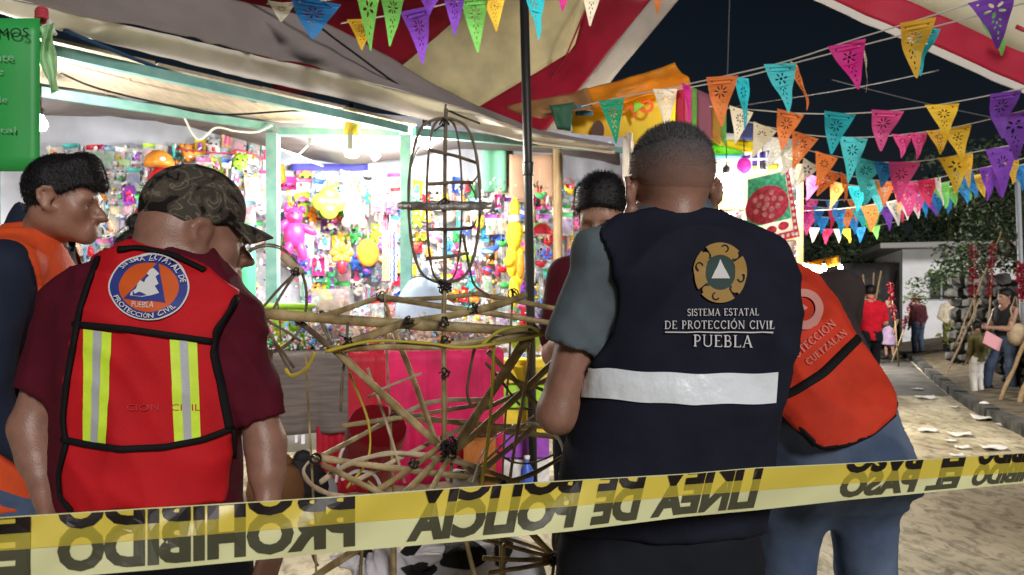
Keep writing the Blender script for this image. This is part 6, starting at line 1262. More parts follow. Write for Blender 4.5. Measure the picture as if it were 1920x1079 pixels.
# ---------------------------------------------------------------- the man bending over behind the navy vest
def make_bent():
    D = 2.0; P = lambda x, y, d=D: np.array(W(x, y, d))
    root = thing('person', 'man bending over in orange-red vest and blue jeans, head hidden behind navy vest', 'person', (P(1560, 1000)[0], D, 0))
    hip = P(1565, 815, 2.0); nek = P(1425, 500, 2.35)
    up = (nek - hip); Ls = np.linalg.norm(up); up /= Ls; back = np.array((.18, -1, .25)); fwd = -back; fwd = fwd - up * (fwd @ up); BM = frame(fwd, up)
    BM = np.array([BM[:, 0], np.cross(up, BM[:, 0]), up]).T
    sec = [(-.10, 0, 0, .185, .14), (0, 0, 0, .195, .15), (.12, 0, -.005, .19, .15), (.25, 0, -.015, .19, .145), (.38, 0, -.02, .195, .13), (.48, 0, -.01, .18, .1), (.55, 0, 0, .1, .07)]
    L = lambda x, y, z: hip + BM @ np.array((x, y, z))
    HM = frame(np.array((-.6, .55, -.8)), (-.5, .5, .6)); HO = L(-.09, .06, .50)
    J = dict(s=1.0, head=HO, HM=HM, neck=L(0, 0, .54), nk=1.05, sh_r=L(.2, .02, .46), el_r=P(1574, 548, 2.25), wr_r=P(1588, 640, 2.42), sh_l=L(-.19, .03, .44), el_l=L(-.28, .2, .3), wr_l=L(-.24, .4, .32),
             hip_l=P(1485, 860, 2.0), kn_l=(P(1480, 900)[0], 2.05, .47), an_l=(P(1470, 900)[0] - .02, 1.98, .08), hip_r=P(1612, 865, 2.0), kn_r=(P(1648, 900)[0], 2.05, .47), an_r=(P(1672, 900)[0], 1.98, .08))
    lo, hi = (.35, 1.6, -.02), (1.35, 2.95, 1.85)
    finish('body', body_from(J, .01, lo, hi, True, False, 1.0, lofts=[([(z_, a_, b_, c_ * (.82 if z_ < .2 else 1), d_ * (.82 if z_ < .2 else 1)) for z_, a_, b_, c_, d_ in sec], hip, BM)]), M_skin2, root)
    lo2, hi2 = (.35, 1.7, .75), (1.35, 2.8, 1.75)
    S = SDF(lo2, hi2, .01); S.loft([(z_, a_, b_, c_ * (.93 if z_ < .3 else 1), d_ * .95) for z_, a_, b_, c_, d_ in sec], hip, BM, .02); S.chain([J['sh_r'], J['el_r'], (np.array(J['el_r']) + np.array(J['wr_r'])) / 2], [.075, .065, .055], .03); S.chain([J['sh_l'], J['el_l']], [.075, .06], .03)
    over(S, body_from(J, .01, lo2, hi2, False, False, 1.05, False, [(sec, hip, BM)])); S.plane(hip + up * .02, -up, .01); SH = S
    finish('shirt', S, fabric('brown_grey_shirt', (.045, .034, .034)), root, .003, [((1, .2, .6), .06, .006)], 33)
    S = SDF(lo2, hi2, .01); S.loft(sec, hip, BM, 0, grow=.03); over(S, SH, .012, .05); w = [(-.2, 0, 0, .155, .13), (-.1, 0, 0, .165, .135), (.06, 0, 0, .17, .138)]; over(S, trousers_from(J, .01, lo2, hi2, w, 1.0, 1.1, BM, hip), .014, .07)
    out = [(1400, 470), (1490, 492), (1530, 512), (1568, 558), (1598, 615), (1612, 640), (1655, 695), (1682, 742), (1680, 778), (1640, 815), (1590, 838), (1540, 844), (1490, 806), (1455, 770), (1430, 720), (1400, 600)]
    S.poly(out, 1.9, .005)
    V, F = finish('vest', S, M_orange2, root, .003, [((1, 0, 1), .16, .006)], 35); dc = Decal(V, F)
    dc.strip('trim', [(1440, 757), (1490, 735), (1545, 700), (1590, 655), (1613, 632)], .022, M_blackt, root, .005, off=.003)
    dc.strip('trim', [(1455, 768), (1490, 805), (1540, 842), (1590, 836), (1640, 814), (1678, 780)], .01, M_blackt, root)
    dc.flat('emblem_ring', [ring_px(1505, 582, 23, 38, 1.0, 30, -60, 215)], M_pink_print, root, .006); 
    dc.flat('emblem_triangle', [grid_px((1497, 568), (1497, 568), (1514, 580), (1497, 592), 3, 4)], M_pink_print, root, .006)
    dc.flat('vest_lettering', serif_px('PROTECCION', 1476, 690, 1566, 612, 15) + serif_px('CUETZALAN', 1517, 688, 1587, 630, 13), M_pink_print, root, .006, .00003)
    S = trousers_from(J, .011, (.35, 1.6, .03), (1.35, 2.6, 1.3), w, .92, 1.12, BM, hip)
    V, F = finish('jeans', S, M_jean, root, .003, [((.3, 0, 1), .09, .007), ((1, 0, 1), .12, .007)], 38); shoes_from(J, root, M_shoe)
    S = SDF(HO - .3, HO + .34, .008); shell(S, HO, HM, 1.0, .01, [((0, .06, .14), (0, 1, -.6)), ((0, -.05, .07), (0, .4, -1))]); V, F = S.nets(); part('hair', npmesh('hair', V, F), M_hair, root)
make_bent()

# ---------------------------------------------------------------- figures built in their own space, facing +y
def figure(label, loc, yaw, h=1.68, top=M_red, low=M_jean, skin=M_skin, hair=M_hair, vox=.013, sleeve='short', pose=None, hairstyle='short', hat=None, skirt=None, lean=0.0, headturn=0.0, headdown=.1, bare=0.0, name='person', girth=1.0, face=False, lids=False):
    k = h / 1.70; root = thing(name, label, 'person', loc, None, yaw); g = girth
    sec = [(.82, 0, 0, .165 * g, .115 * g), (.95, 0, 0, .16 * g, .115 * g), (1.1, 0, 0, .165 * g, .115 * g), (1.27, 0, 0, .185 * g, .115 * g), (1.37, 0, 0, .175 * g, .09), (1.43, 0, 0, .1, .065)]
    Lm = np.eye(3)
    c, s_ = math.cos(lean), math.sin(lean); Lm = np.array([[1, 0, 0], [0, c, s_], [0, -s_, c]]); piv = np.array((0, 0, .9))
    U = lambda x, y, z: (piv + Lm @ (np.array((x, y, z)) - piv))
    HM = frame((math.sin(headturn), math.cos(headturn), -headdown))
    J = dict(s=1.0, head=U(0, .015, 1.475), HM=HM, neck=U(0, 0, 1.44), sh_r=U(.175 * g, 0, 1.365), el_r=U(.225 * g, -.02, 1.09), wr_r=U(.21 * g, .07, .86), sh_l=U(-.175 * g, 0, 1.365), el_l=U(-.225 * g, -.02, 1.09), wr_l=U(-.21 * g, .07, .86),
             hip_r=np.array((.09, 0, .88)), kn_r=np.array((.1, .02, .48)), an_r=np.array((.11, -.02, .09)), hip_l=np.array((-.09, 0, .88)), kn_l=np.array((-.1, .02, .48)), an_l=np.array((-.11, -.02, .09)), curl=.6)
    for kk, v in (pose or {}).items(): J[kk] = np.array(v, float)
    lo, hi = (-.6, -.6, -.02), (.6, .7, 1.78)
    O = piv - Lm @ piv
    def fin(nm, S, m, amp=0.0, folds=(), seed=0):
        V, F = S.nets(); V = relax(V, F, 1)
        if amp: V = cloth(V, F, amp, folds, seed)
        o = obj(nm, npmesh(nm, V * k, F), m, root); return o
    fin('body', body_from(J, vox, lo, hi, True, face, 1.0, True, [(sec, O, Lm)]), skin)
    S = SDF((-.6, -.6, .7), (.6, .7, 1.6), vox); S.loft(sec, O, Lm, .02, grow=.006)
    for q in 'lr':
        a, b, c_ = (np.array(J[x + q], float) for x in ('sh_', 'el_', 'wr_'))
        if sleeve == 'short': S.chain([a, a + (b - a) * .75], [.072, .068], .03)
        elif sleeve == 'long': S.chain([a, b, b + (c_ - b) * .92], [.07, .058, .045], .03)
    S.cone(J['neck'] - np.array((0, 0, .02)), J['neck'] + np.array((0, 0, .04)), .075, .068, .02)
    over(S, body_from(J, vox, (-.6, -.6, .7), (.6, .7, 1.6), False, False, 1.0, False, [(sec, O, Lm)]), .006, .02)
    if sleeve == 'none': S.cone(J['neck'] + np.array((0, .05, .0)), J['neck'] + np.array((0, .09, .08)), .085, .1, .01, 's')
    fin('top', S, top, .004, [((1, 0, 1), .1, .006)], int(h * 100))
    if skirt:
        S = SDF((-.6, -.6, .2), (.6, .6, 1.1), vox); S.loft([(skirt, 0, 0, .21, .18), (.75, 0, 0, .185, .14), (.96, 0, 0, .16, .12)], k=.01); fin('skirt', S, low, .006, [((1, .2, 0), .06, .01)], 3)
    else: fin('trousers', trousers_from(J, vox, (-.6, -.6, .03), (.6, .7, 1.06), [(.8, 0, 0, .165 * g, .12), (.97, 0, 0, .16 * g, .12)], 1.0, 1.05), low, .004, [((1, 0, 1), .1, .007)], 9)
    for q in 'lr':
        a = np.array(J['an_' + q], float); S = SDF(a - .3, a + .3, .012); zf = a[2] - .09
        b = a + np.array((0, -.05, 0)); b[2] = zf + .042; c_ = a + np.array((0, .17, 0)); c_[2] = zf + .036; S.cone(b, c_, .043, .037, .01); S.cone(a, b, .05, .043, .02); S.plane((0, 0, zf + .003), (0, 0, -1), .003); fin('shoe', S, M_shoe)
    HO = np.array(J['head'], float); T = lambda x, y, z: HO + HM @ np.array((x, y, z))
    S = SDF(HO - .34, HO + .36, min(vox, .009))
    shell(S, HO, HM, 1.0, .012, [((0, .075, .15), (0, 1, -.7)), ((0, .01, .11), (0, .7, -1)), ((0, -.06, .05), (0, 0, -1))])
    if hairstyle == 'long': S.chain([T(0, -.06, .15), T(0, -.1, .05), T(.02, -.1, -.12)], [.085, .07, .03], .03)
    if hairstyle == 'bun': S.ell(T(.0, -.02, .265), [.045, .05, .045], .02)
    if hairstyle == 'tails':
        for q in (-1, 1): S.chain([T(q * .07, -.03, .16), T(q * .1, -.03, .1), T(q * .09, -.01, .03)], [.03, .024, .012], .02)
    V, F = S.nets(); V = relax(V, F, 1); V, F = hairy(V, F, 5000, .011, .0007, 5, None, (0, 0, -.25)); obj('hair', npmesh('hair', V * k, F), hair, root)
    if hat:
        B = MB(); rot = Matrix(HM.tolist()); B.lathe([(.165, .148), (.16, .156), (.092, .165), (.088, .21), (.078, .252), (.03, .262), (.001, .258)], 24, Vector(HO), rot, True)
        b = MB(); b.v = [v * k for v in B.v]; b.f = B.f; obj('hat', mesh('hat', b.v, b.f, True), hat, root)
    if face and not lids:
        for q in (-1, 1):
            B = MB().ball(T(q * .031, .0715, .104) * k, .0115 * k, 10); e = obj('eye', mesh('eye', B.v, B.f, True), M_eye, root)
            B = MB().ball(T(q * .031, .0795, .103) * k, .0045 * k, 8); obj('iris', mesh('iris', B.v, B.f, True), M_iris, e)
            B = MB().tube([T(*v) * k for v in ((q * .014, .0905, .121), (q * .03, .0915, .127), (q * .048, .08, .122))], [.004, .0048, .002], 6, flat=.6); obj('eyebrow', mesh('eyebrow', B.v, B.f), M_hair, root)
    return root, J, k
def foot(px, d): p = W(px, 0, d); return (p.x, d, 0)
M_c1 = fabric('bright_red_cotton', (.62, .012, .03)); M_c2 = fabric('charcoal_cotton', (.03, .032, .038)); M_c3 = fabric('lilac_skirt', (.42, .30, .46)); M_c4 = fabric('plaid_brown', (.10, .028, .035), noise=.5, nscale=30); M_c5 = fabric('cream_shirt', (.52, .46, .36)); M_c6 = fabric('olive_jacket', (.13, .11, .045), noise=.4, nscale=12); M_c7 = fabric('pale_blue_shirt', (.50, .60, .74)); M_c8 = fabric('wine_red_shirt', (.07, .006, .012)); M_c9 = fabric('pink_blouse', (.6, .25, .32)); M_white_c = fabric('white_cotton', (.75, .73, .7)); M_hatc = mat('straw_hat', (.52, .44, .32), .8, bump=.3, bscale=200)
figure('black-haired man looking down, half hidden behind the navy vest shoulder', foot(1138, 2.75), R(172), 1.84, M_c8, M_trous, M_skin3, vox=.009, headdown=.55, headturn=.25, face=True, lids=True, girth=.78,
       pose=dict(el_r=(.17, .06, 1.1), wr_r=(.12, .28, 1.16), el_l=(-.17, .05, 1.1), wr_l=(-.06, .3, 1.12)))
figure('dark-haired woman with a bun inside the toy stall, mostly hidden by the camouflage cap', foot(262, 3.9), R(150), 1.76, M_c2, M_trous, M_skin, vox=.014, hairstyle='bun', face=True)
figure('man in bright red shirt walking away up the street', foot(1632, 12.0), R(-8), 1.68, M_c1, M_trous, M_skin3, pose=dict(kn_r=(.1, .1, .5), an_r=(.1, .12, .11), kn_l=(-.1, 0, .5), an_l=(-.1, -.15, .13), wr_r=(.22, .22, 1.0)))
figure('woman in dark top and lilac skirt facing the street', foot(1668, 18.6), R(115), 1.55, M_c2, M_c3, M_skin3, skirt=.42, hairstyle='long')
figure('man in pale hat and plaid shirt standing with his back turned', foot(1721, 19.8), R(10), 1.62, M_c4, M_jean, M_skin, sleeve='long', hat=M_hatc)
figure('man in cream shirt and dark trousers beside the leaning stone wall', foot(1783, 18.6), R(-20), 1.66, M_c5, M_trous, M_skin2, sleeve='long', pose=dict(wr_l=(-.12, -.12, .95), el_l=(-.26, -.05, 1.1)))
wmn, _, _ = figure('woman with tan shoulder bag leaning at the stone wall, holding something pink', foot(1886, 11.1), R(100), 1.60, M_c2, M_jean, M_skin3, vox=.012, sleeve='none', hairstyle='long', face=True, pose=dict(el_l=(-.2, .12, 1.08), wr_l=(-.05, .33, 1.1), el_r=(.22, .1, 1.08), wr_r=(.08, .34, 1.1), kn_r=(.1, .2, .5), an_r=(.1, .25, .2)))
child, _, _ = figure('small child in olive hooded jacket and white tights beside the woman', foot(1832, 11.0), R(25), 1.12, M_c6, M_white_c, M_skin, vox=.014, sleeve='long', hairstyle='tails', girth=1.15)

def small_bag():
    p = W(1908, 628, 10.9); r = thing('shoulder_bag', 'tan shoulder bag hanging at the leaning woman\'s side', 'bag', p); q = MB()
    q.ball(p, (.15, .09, .17), 14); q.build('pouch', mat('tan_leather', (.50, .38, .24), .6, noise=.15, nscale=9, bump=.3, bscale=30), r, True); MB().tube([p + Vector((-.08, -.02, .13)), p + Vector((-.12, -.03, .38)), p + Vector((-.02, .02, .56)), p + Vector((.08, .04, .12))], .014, 8, flat=.5).build('strap', mat('tan_leather', (.5, .38, .24)), r, True)
    p = W(1861, 640, 10.65); t = thing('pink_folder', 'pink folder held by the leaning woman', 'folder', p); rot = Matrix.Rotation(.5, 3, 'Y') @ Matrix.Rotation(-.3, 3, 'X'); MB().box(p, (.26, .012, .2), rot).build('cover', mat('pink_card', (.78, .38, .42), .6), t); MB().box(p + rot @ Vector((.01, .012, .0)), (.24, .01, .18), rot).build('pages', M_paper, t)
small_bag()
# ================================================================== the bamboo firework frame
def bamboo_mat():
    m = mat('bamboo', (.24, .17, .07), .5, spec=.4); nt = m.node_tree; b = nt.nodes['Principled BSDF']; N = nt.nodes.new; L = nt.links.new
    tc = N('ShaderNodeTexCoord'); n = N('ShaderNodeTexNoise'); n.inputs['Scale'].default_value = 16; n.inputs['Detail'].default_value = 6; cr = N('ShaderNodeValToRGB'); e = cr.color_ramp.elements; e[0].position = .32; e[0].color = (.14, .10, .045, 1); e[1].position = .66; e[1].color = (.46, .37, .19, 1); x = e.new(.5); x.color = (.29, .22, .095, 1)
    L(tc.outputs['Object'], n.inputs['Vector']); L(n.outputs[0], cr.inputs[0]); L(cr.outputs[0], b.inputs['Base Color']); n2 = N('ShaderNodeTexNoise'); n2.inputs['Scale'].default_value = 150; bp = N('ShaderNodeBump'); bp.inputs['Strength'].default_value = .4; bp.inputs['Distance'].default_value = .004; L(tc.outputs['Object'], n2.inputs['Vector']); L(n2.outputs[0], bp.inputs['Height']); L(bp.outputs[0], b.inputs['Normal']); return m
M_bam = bamboo_mat(); M_bamd = mat('bamboo_dark', (.15, .115, .075), .6, noise=.3, nscale=20, bump=.3, bscale=100); M_bamw = mat('bamboo_split_pale', (.46, .38, .25), .6, noise=.2, nscale=20, bump=.3, bscale=100); M_tie = mat('tie_wire', (.015, .013, .012), .6); M_foil = mat('dull_foil', (.34, .32, .30), .35, metal=.5, bump=.8, bscale=60, noise=.3, nscale=40); M_ycord = mat('yellow_cord', (.48, .42, .05), .6); M_clearp = mat('clear_plastic_strip', (.72, .74, .76), .25, spec=.6, bump=.3, bscale=40)
frame_ = thing('bamboo_tower', 'tall bamboo firework frame with a wire cage on its mast', 'bamboo frame', (W(833, 0, 2.3).x, 2.3, 0))
def pole(a, b, wpx, m=M_bam, name='bamboo_pole', root=frame_, flat=.55, bend=0.0, nodes=True, seed=0):
    """a, b = (px, py, d); width in photo pixels at a"""
    A, Bv = W(*a), W(*b); r_ = wpx * .46 / FOC * (a[2] + b[2]) / 2; n = max(6, int((Bv - A).length / .035)); rr = random.Random(seed or int(a[0] * 7 + b[1])); ph = rr.random() * 6
    per = Vector((0, 0, 1)).cross(Bv - A); per = per.normalized() if per.length > 1e-6 else Vector((1, 0, 0)); up = per.cross((Bv - A).normalized())
    pts = []; rs = []; nd = .17 + .05 * rr.random()
    for i in range(n + 1):
        t = i / n; s = (Bv - A).length * t
        pts.append(A.lerp(Bv, t) + up * (bend * math.sin(math.pi * t)) + per * (.0018 * math.sin(ph + t * 5)) + up * .0015 * math.sin(ph * 2 + t * 6)); x = (s + ph * .05) % nd
        rs.append(r_ * (1.0 + (.13 if nodes and x < .02 else 0) + .04 * math.sin(t * 9 + ph)))
    return MB().tube(pts, rs, 10, flat=flat).build(name, m, root, True)
def curve(pts, wpx, m=M_bamw, name='hoop', root=frame_, flat=.45, closed=False):
    P = [W(*p) for p in pts]; out = []; k = len(P)
    rng = range(k if closed else k - 1)
    for i in rng:
        g = (lambda j: P[j % k]) if closed else (lambda j: P[min(max(j, 0), k - 1)]); p0, p1, p2, p3 = g(i - 1), g(i), g(i + 1), g(i + 2)
        for j in range(7): t = j / 7; out.append(.5 * ((2 * p1) + (p2 - p0) * t + (2 * p0 - 5 * p1 + 4 * p2 - p3) * t * t + (3 * p1 - p0 - 3 * p2 + p3) * t ** 3))
    out.append(out[0] if closed else P[-1]); r_ = wpx / 2 / FOC * pts[0][2]; rs = [r_ * (1 + .12 * math.sin(i * 1.1) + .08 * math.sin(i * .37)) for i in range(len(out))]
    return MB().tube(out, rs, 8, flat=flat).build(name, m, root, True)
def tie(px, py, d, r_=9, n=3, root=frame_, seed=0):
    c = W(px, py, d); q = MB(); rr = random.Random(seed or int(px + py)); R_ = r_ / FOC * d
    for k in range(n):
        ax = Vector((rr.uniform(-1, 1), rr.uniform(-.6, .6), rr.uniform(-1, 1))).normalized(); u = ax.orthogonal().normalized(); v = ax.cross(u); q.tube([c + ax * (.004 * k) + (u * math.cos(a) + v * math.sin(a)) * R_ for a in [j * .6283 for j in range(11)]], .0022, 5)
    e = c + Vector((rr.uniform(-1, 1), -.5, rr.uniform(-.5, 1))) * R_ * 1.8; q.tube([c, (c + e) / 2 + Vector((.004, 0, .004)), e], .0018, 4); return q.build('tie', M_tie, root, True)
# mast and the oval cage
pole((836, 205, 2.3), (833, 545, 2.3), 14, M_bamd, 'mast'); pole((833, 540, 2.3), (832, 838, 2.3), 19, M_bam, 'mast', seed=3); pole((836, 196, 2.3), (835, 232, 2.3), 8, M_bamd, 'mast_tip')
for k, (rx, dy, ph) in enumerate(((67, 0.0, 0), (33, .10, 0))):
    pts = []
    for i in range(17):
        a = -math.pi / 2 + math.pi * 2 * i / 16; y = 376 - 154 * math.sin(-a); ca = math.cos(a); pts.append((833 + rx * math.copysign(abs(ca) ** .62, ca), y, 2.3 + dy * math.cos(a)))
    curve(pts[:-1], 5.5, M_bamd, 'cage_hoop', closed=True, flat=.6)
for (x0, y0, x1, y1, d0, d1) in ((800, 345, 886, 342, 2.22, 2.38), (806, 280, 893, 305, 2.25, 2.36), (800, 432, 884, 428, 2.22, 2.36), (800, 486, 880, 476, 2.25, 2.36)): pole((x0, y0, d0), (x1, y1, d1), 7, M_bamd, 'cage_rung', nodes=False)
for x0, y0, x1, y1 in ((886, 342, 897, 325), (880, 345, 893, 375), (884, 428, 893, 412)): curve([(x0, y0, 2.36), ((x0 + x1) / 2 + 2, (y0 + y1) / 2, 2.37), (x1, y1, 2.38)], 3, M_bamd, 'cage_brace', flat=1)
pl = [(833 + 86 * math.cos(a), 386 - 3 * math.sin(a), 2.3 + .13 * math.sin(a)) for a in [2 * math.pi * i / 12 for i in range(12)]]; curve(pl, 12, M_foil, 'foil_ring', closed=True, flat=.5); pole((752, 386, 2.3), (918, 384, 2.3), 9, M_foil, 'foil_bar', nodes=False)
for y, r_ in ((232, 7), (532, 13), (540, 12), (385, 11)): tie(834, y, 2.29, r_, 4)
# upper ring
pole((480, 588, 2.12), (1004, 624, 2.15), 21, seed=11); pole((640, 648, 2.0), (768, 603, 2.12), 17, seed=12); pole((760, 606, 2.1), (987, 553, 2.42), 15, seed=13, bend=.012); pole((618, 654, 2.0), (835, 649, 1.98), 14, seed=14); pole((820, 650, 1.99), (1022, 624, 2.08), 14, seed=15)
pole((708, 560, 2.62), (596, 596, 2.4), 12, seed=16); pole((712, 556, 2.62), (1030, 606, 2.66), 12, seed=17); pole((712, 562, 2.66), (900, 549, 2.7), 10, seed=18, bend=.01); pole((880, 549, 2.7), (1040, 578, 2.6), 10, seed=19); pole((596, 590, 2.3), (626, 655, 2.1), 13, M_bamd, seed=20); pole((555, 600, 2.2), (618, 648, 2.05), 15, M_bamd, seed=21)
curve([(610, 660, 1.98), (700, 640, 1.98), (800, 644, 1.97), (870, 652, 1.97), (960, 640, 2.0), (1015, 628, 2.05)], 6, M_ycord, 'yellow_cord', flat=1)
# uprights
for a, b, w, s in (((722, 548, 2.6), (738, 960, 2.62), 9, 31), ((651, 604, 2.08), (639, 772, 2.06), 10, 32), ((574, 662, 2.1), (594, 1090, 2.12), 8, 33), ((961, 546, 2.45), (942, 900, 2.45), 9, 34), ((1000, 618, 2.12), (956, 905, 2.2), 13, 35), ((945, 1020, 2.2), (938, 1100, 2.2), 10, 36)): pole(a, b, w, M_bam if s != 32 else M_bamd, seed=s)
# spokes meeting in the hub
for a, b, w, s in (((622, 652, 2.0), (826, 838, 2.25), 16, 41), ((724, 575, 2.5), (816, 826, 2.3), 15, 42), ((988, 634, 2.1), (850, 846, 2.25), 21, 43), ((1044, 676, 2.2), (842, 858, 2.3), 14, 44), ((1052, 700, 2.3), (900, 770, 2.5), 10, 45), ((835, 832, 2.22), (684, 936, 2.0), 14, 46), ((838, 846, 2.2), (744, 940, 1.95), 16, 47), ((850, 846, 2.2), (796, 940, 1.95), 15, 48), ((846, 850, 2.3), (905, 905, 2.1), 14, 49), ((590, 858, 2.1), (975, 908, 2.15), 13, 50), ((742, 778, 2.6), (1046, 820, 2.6), 11, 51), ((592, 862, 2.1), (742, 782, 2.6), 11, 52), ((848, 848, 2.25), (845, 905, 2.2), 12, 53), ((690, 905, 2.0), (740, 948, 1.95), 9, 54)): pole(a, b, w, seed=s)
curve([(760, 775, 2.6), (800, 757, 2.62), (850, 750, 2.65), (925, 752, 2.6)], 9, M_bamw, 'hoop', flat=.5); curve([(720, 940, 1.95), (640, 932, 1.95), (592, 915, 2.0), (570, 890, 2.05), (574, 872, 2.08), (592, 858, 2.1)], 11, M_bamw, 'hoop', flat=.5); curve([(1040, 800, 2.5), (960, 800, 2.55), (860, 790, 2.6), (790, 790, 2.62)], 8, M_bamw, 'hoop', flat=.5)
curve([(885, 905, 2.1), (905, 850, 2.12), (935, 815, 2.15), (985, 792, 2.2), (1035, 808, 2.25), (1058, 850, 2.25), (1050, 890, 2.2)], 9, M_clearp, 'plastic_strip', flat=.35); curve([(930, 845, 2.4), (960, 866, 2.4), (1000, 868, 2.4), (1040, 852, 2.4)], 4, M_bamd, 'hoop', flat=.8); curve([(950, 905, 2.1), (1000, 888, 2.12), (1058, 855, 2.2)], 9, M_bam, 'hoop', flat=.5)
curve([(926, 640, 2.0), (924, 700, 2.02), (920, 770, 2.04), (912, 850, 2.05), (900, 925, 2.05)], 8, M_ycord, 'yellow_cord', flat=.8); curve([(890, 652, 2.0), (882, 690, 2.05), (876, 735, 2.08), (884, 765, 2.1)], 6, M_bamd, 'twig', flat=1); curve([(868, 440, 2.35), (880, 500, 2.4), (890, 535, 2.45), (918, 555, 2.5)], 5, M_bamd, 'twig', flat=1); curve([(910, 680, 2.3), (940, 715, 2.3), (975, 760, 2.35), (1000, 770, 2.4)], 5, M_bamd, 'twig', flat=1)
curve([(590, 660, 2.0), (575, 690, 2.02), (548, 705, 2.05), (535, 692, 2.06)], 8, M_ycord, 'yellow_cord', flat=.6); curve([(900, 652, 1.98), (935, 622, 2.0), (985, 612, 2.02), (1012, 622, 2.04)], 6, M_ycord, 'yellow_cord', flat=.6)
for x, y, d in ((833, 604, 2.1), (833, 640, 1.99), (766, 604, 2.08), (716, 556, 2.62), (962, 552, 2.42), (652, 642, 2.0), (738, 785, 2.58), (776, 868, 2.12), (592, 860, 2.08), (838, 836, 2.2), (842, 848, 2.18), (848, 828, 2.2), (834, 858, 2.16), (1000, 622, 2.1), (888, 580, 2.25), (944, 905, 2.12), (560, 600, 2.15), (833, 700, 2.28)): tie(x, y, d, 10, 3)
for i, (x, y) in enumerate(((833, 836), (842, 842), (850, 834), (830, 848), (846, 852))): tie(x, y, 2.17, 10, 3, seed=77 + i)
# loose thin canes and split ends
rr = random.Random(21)
for i, (x0, y0, x1, y1) in enumerate(((870, 900, 1000, 780), (930, 700, 1040, 740), (690, 745, 790, 700))):
    pole((x0, y0, rr.uniform(2.1, 2.5)), (x1, y1, rr.uniform(2.15, 2.6)), rr.uniform(4, 7), rr.choice((M_bam, M_bamw)), 'split_cane', seed=200 + i, bend=rr.uniform(-.004, .004), nodes=False)

for i, (a, b, w) in enumerate((((604, 872, 2.0), (735, 935, 1.97), 12), ((690, 690, 2.2), (760, 905, 2.2), 10), ((915, 660, 2.1), (1046, 800, 2.3), 11), ((1046, 760, 2.3), (880, 905, 2.1), 13), ((640, 800, 2.4), (900, 760, 2.5), 9), ((660, 905, 2.1), (870, 800, 2.4), 10))): pole(a, b, w, (M_bam, M_bamw)[i % 2], seed=240 + i)
curve([(600, 905, 2.0), (660, 868, 2.1), (740, 850, 2.2), (840, 862, 2.2), (930, 890, 2.15), (985, 915, 2.1)], 11, M_bamw, 'hoop', flat=.5); curve([(655, 700, 2.1), (690, 790, 2.2), (690, 860, 2.2), (650, 915, 2.1)], 6, M_ycord, 'yellow_cord', flat=.6)
# lower hub at the right
for a, b, w, s in (((1040, 1046, 2.3), (905, 1012, 2.3), 9, 61), ((1040, 1050, 2.3), (905, 1048, 2.25), 10, 62), ((1038, 1055, 2.3), (915, 1075, 2.2), 10, 63), ((1038, 1042, 2.3), (980, 985, 2.35), 14, 64), ((1042, 1040, 2.3), (1046, 930, 2.35), 9, 65), ((1040, 1050, 2.3), (1075, 1062, 2.3), 11, 66), ((1038, 1050, 2.3), (1030, 1130, 2.2), 13, 67), ((1036, 1040, 2.32), (930, 1000, 2.5), 8, 68), ((570, 1095, 2.2), (690, 1018, 2.1), 15, 69), ((600, 1080, 2.2), (660, 1030, 2.1), 9, 70), ((868, 1000, 1.95), (898, 1100, 1.95), 17, 71), ((679, 1010, 2.1), (676, 1100, 2.1), 13, 72), ((575, 1010, 2.15), (596, 1062, 2.15), 7, 73)): pole(a, b, w, seed=s)
for k in range(3): tie(1039, 1046 + 4 * k, 2.26, 10, 3, seed=90 + k)
# feet that carry the frame
for a, b in (((738, 960, 2.62), -.45), ((594, 1085, 2.12), -.55), ((942, 900, 2.45), .12), ((676, 1098, 2.1), -.4), ((898, 1098, 1.95), -.05), ((1030, 1128, 2.2), .12)):
    p = W(*a); MB().tube([p, (b if False else p.x, p.y, 0)], .011, 8).build('bamboo_pole', M_bam, frame_, True)
# the wheel at the left
wheel = thing('bamboo_spinner', 'bamboo hoop wheel with spokes beside the red-vested man', 'bamboo wheel', W(505, 670, 2.35))
def wh(a, rx=72, ry=99, d=2.35): return (502 + rx * math.cos(R(a)), 560 - ry * math.sin(R(a)), d + .06 * math.cos(R(a)))
for off in (0, 4): curve([wh(a, 72 + off * .5, 98 + off) for a in range(0, 360, 24)], 4.5, M_bamd, 'hoop', wheel, .7, True)
pole((530, 480, 2.38), (566, 512, 2.38), 17, M_bamw, 'splice', wheel, nodes=False)
for a, b in (((556, 508), (478, 592)), ((552, 514), (500, 600)), ((478, 592), (552, 690)), ((495, 602), (545, 700)), ((436, 500), (470, 575)), ((500, 600), (565, 640)), ((520, 560), (528, 640))): pole(a + (2.36,), b + (2.36,), 6, M_bamd, 'spoke', wheel, nodes=False)
tie(554, 510, 2.35, 8, 3, wheel); tie(490, 598, 2.35, 9, 3, wheel); p = W(505, 655, 2.35); MB().tube([p, (p.x, p.y + .02, 0)], .012, 8).build('prop', M_bam, wheel, True)
# red hoop drum and silver strips on the ground behind the spokes
drum = thing('hoop_drum', 'red paper drum with silver rim lying behind the bamboo spokes', 'drum', W(690, 900, 3.3)); pr = W(690, 900, 3.3)
q = MB().lathe([(.001, 0), (.125, 0), (.13, .01), (.13, .25), (.125, .26), (.001, .26)], 26, W(688, 872, 3.4), Matrix.Rotation(R(35), 3, 'X') @ Matrix.Rotation(.3, 3, 'Y')); q.build('drum', mat('red_paper', (.20, .005, .01), .5, bump=.2, bscale=15), drum, False); curve([(630, 905, 3.2), (640, 850, 3.22), (665, 818, 3.25), (700, 812, 3.25), (728, 832, 3.25)], 14, M_clearp, 'rim', drum, .4); curve([(640, 900, 3.15), (668, 884, 3.15), (700, 890, 3.15), (715, 915, 3.15)], 6, M_clearp, 'rim', drum, .5); drum.location.z = 0
for c_ in drum.children: c_.location = -drum.location
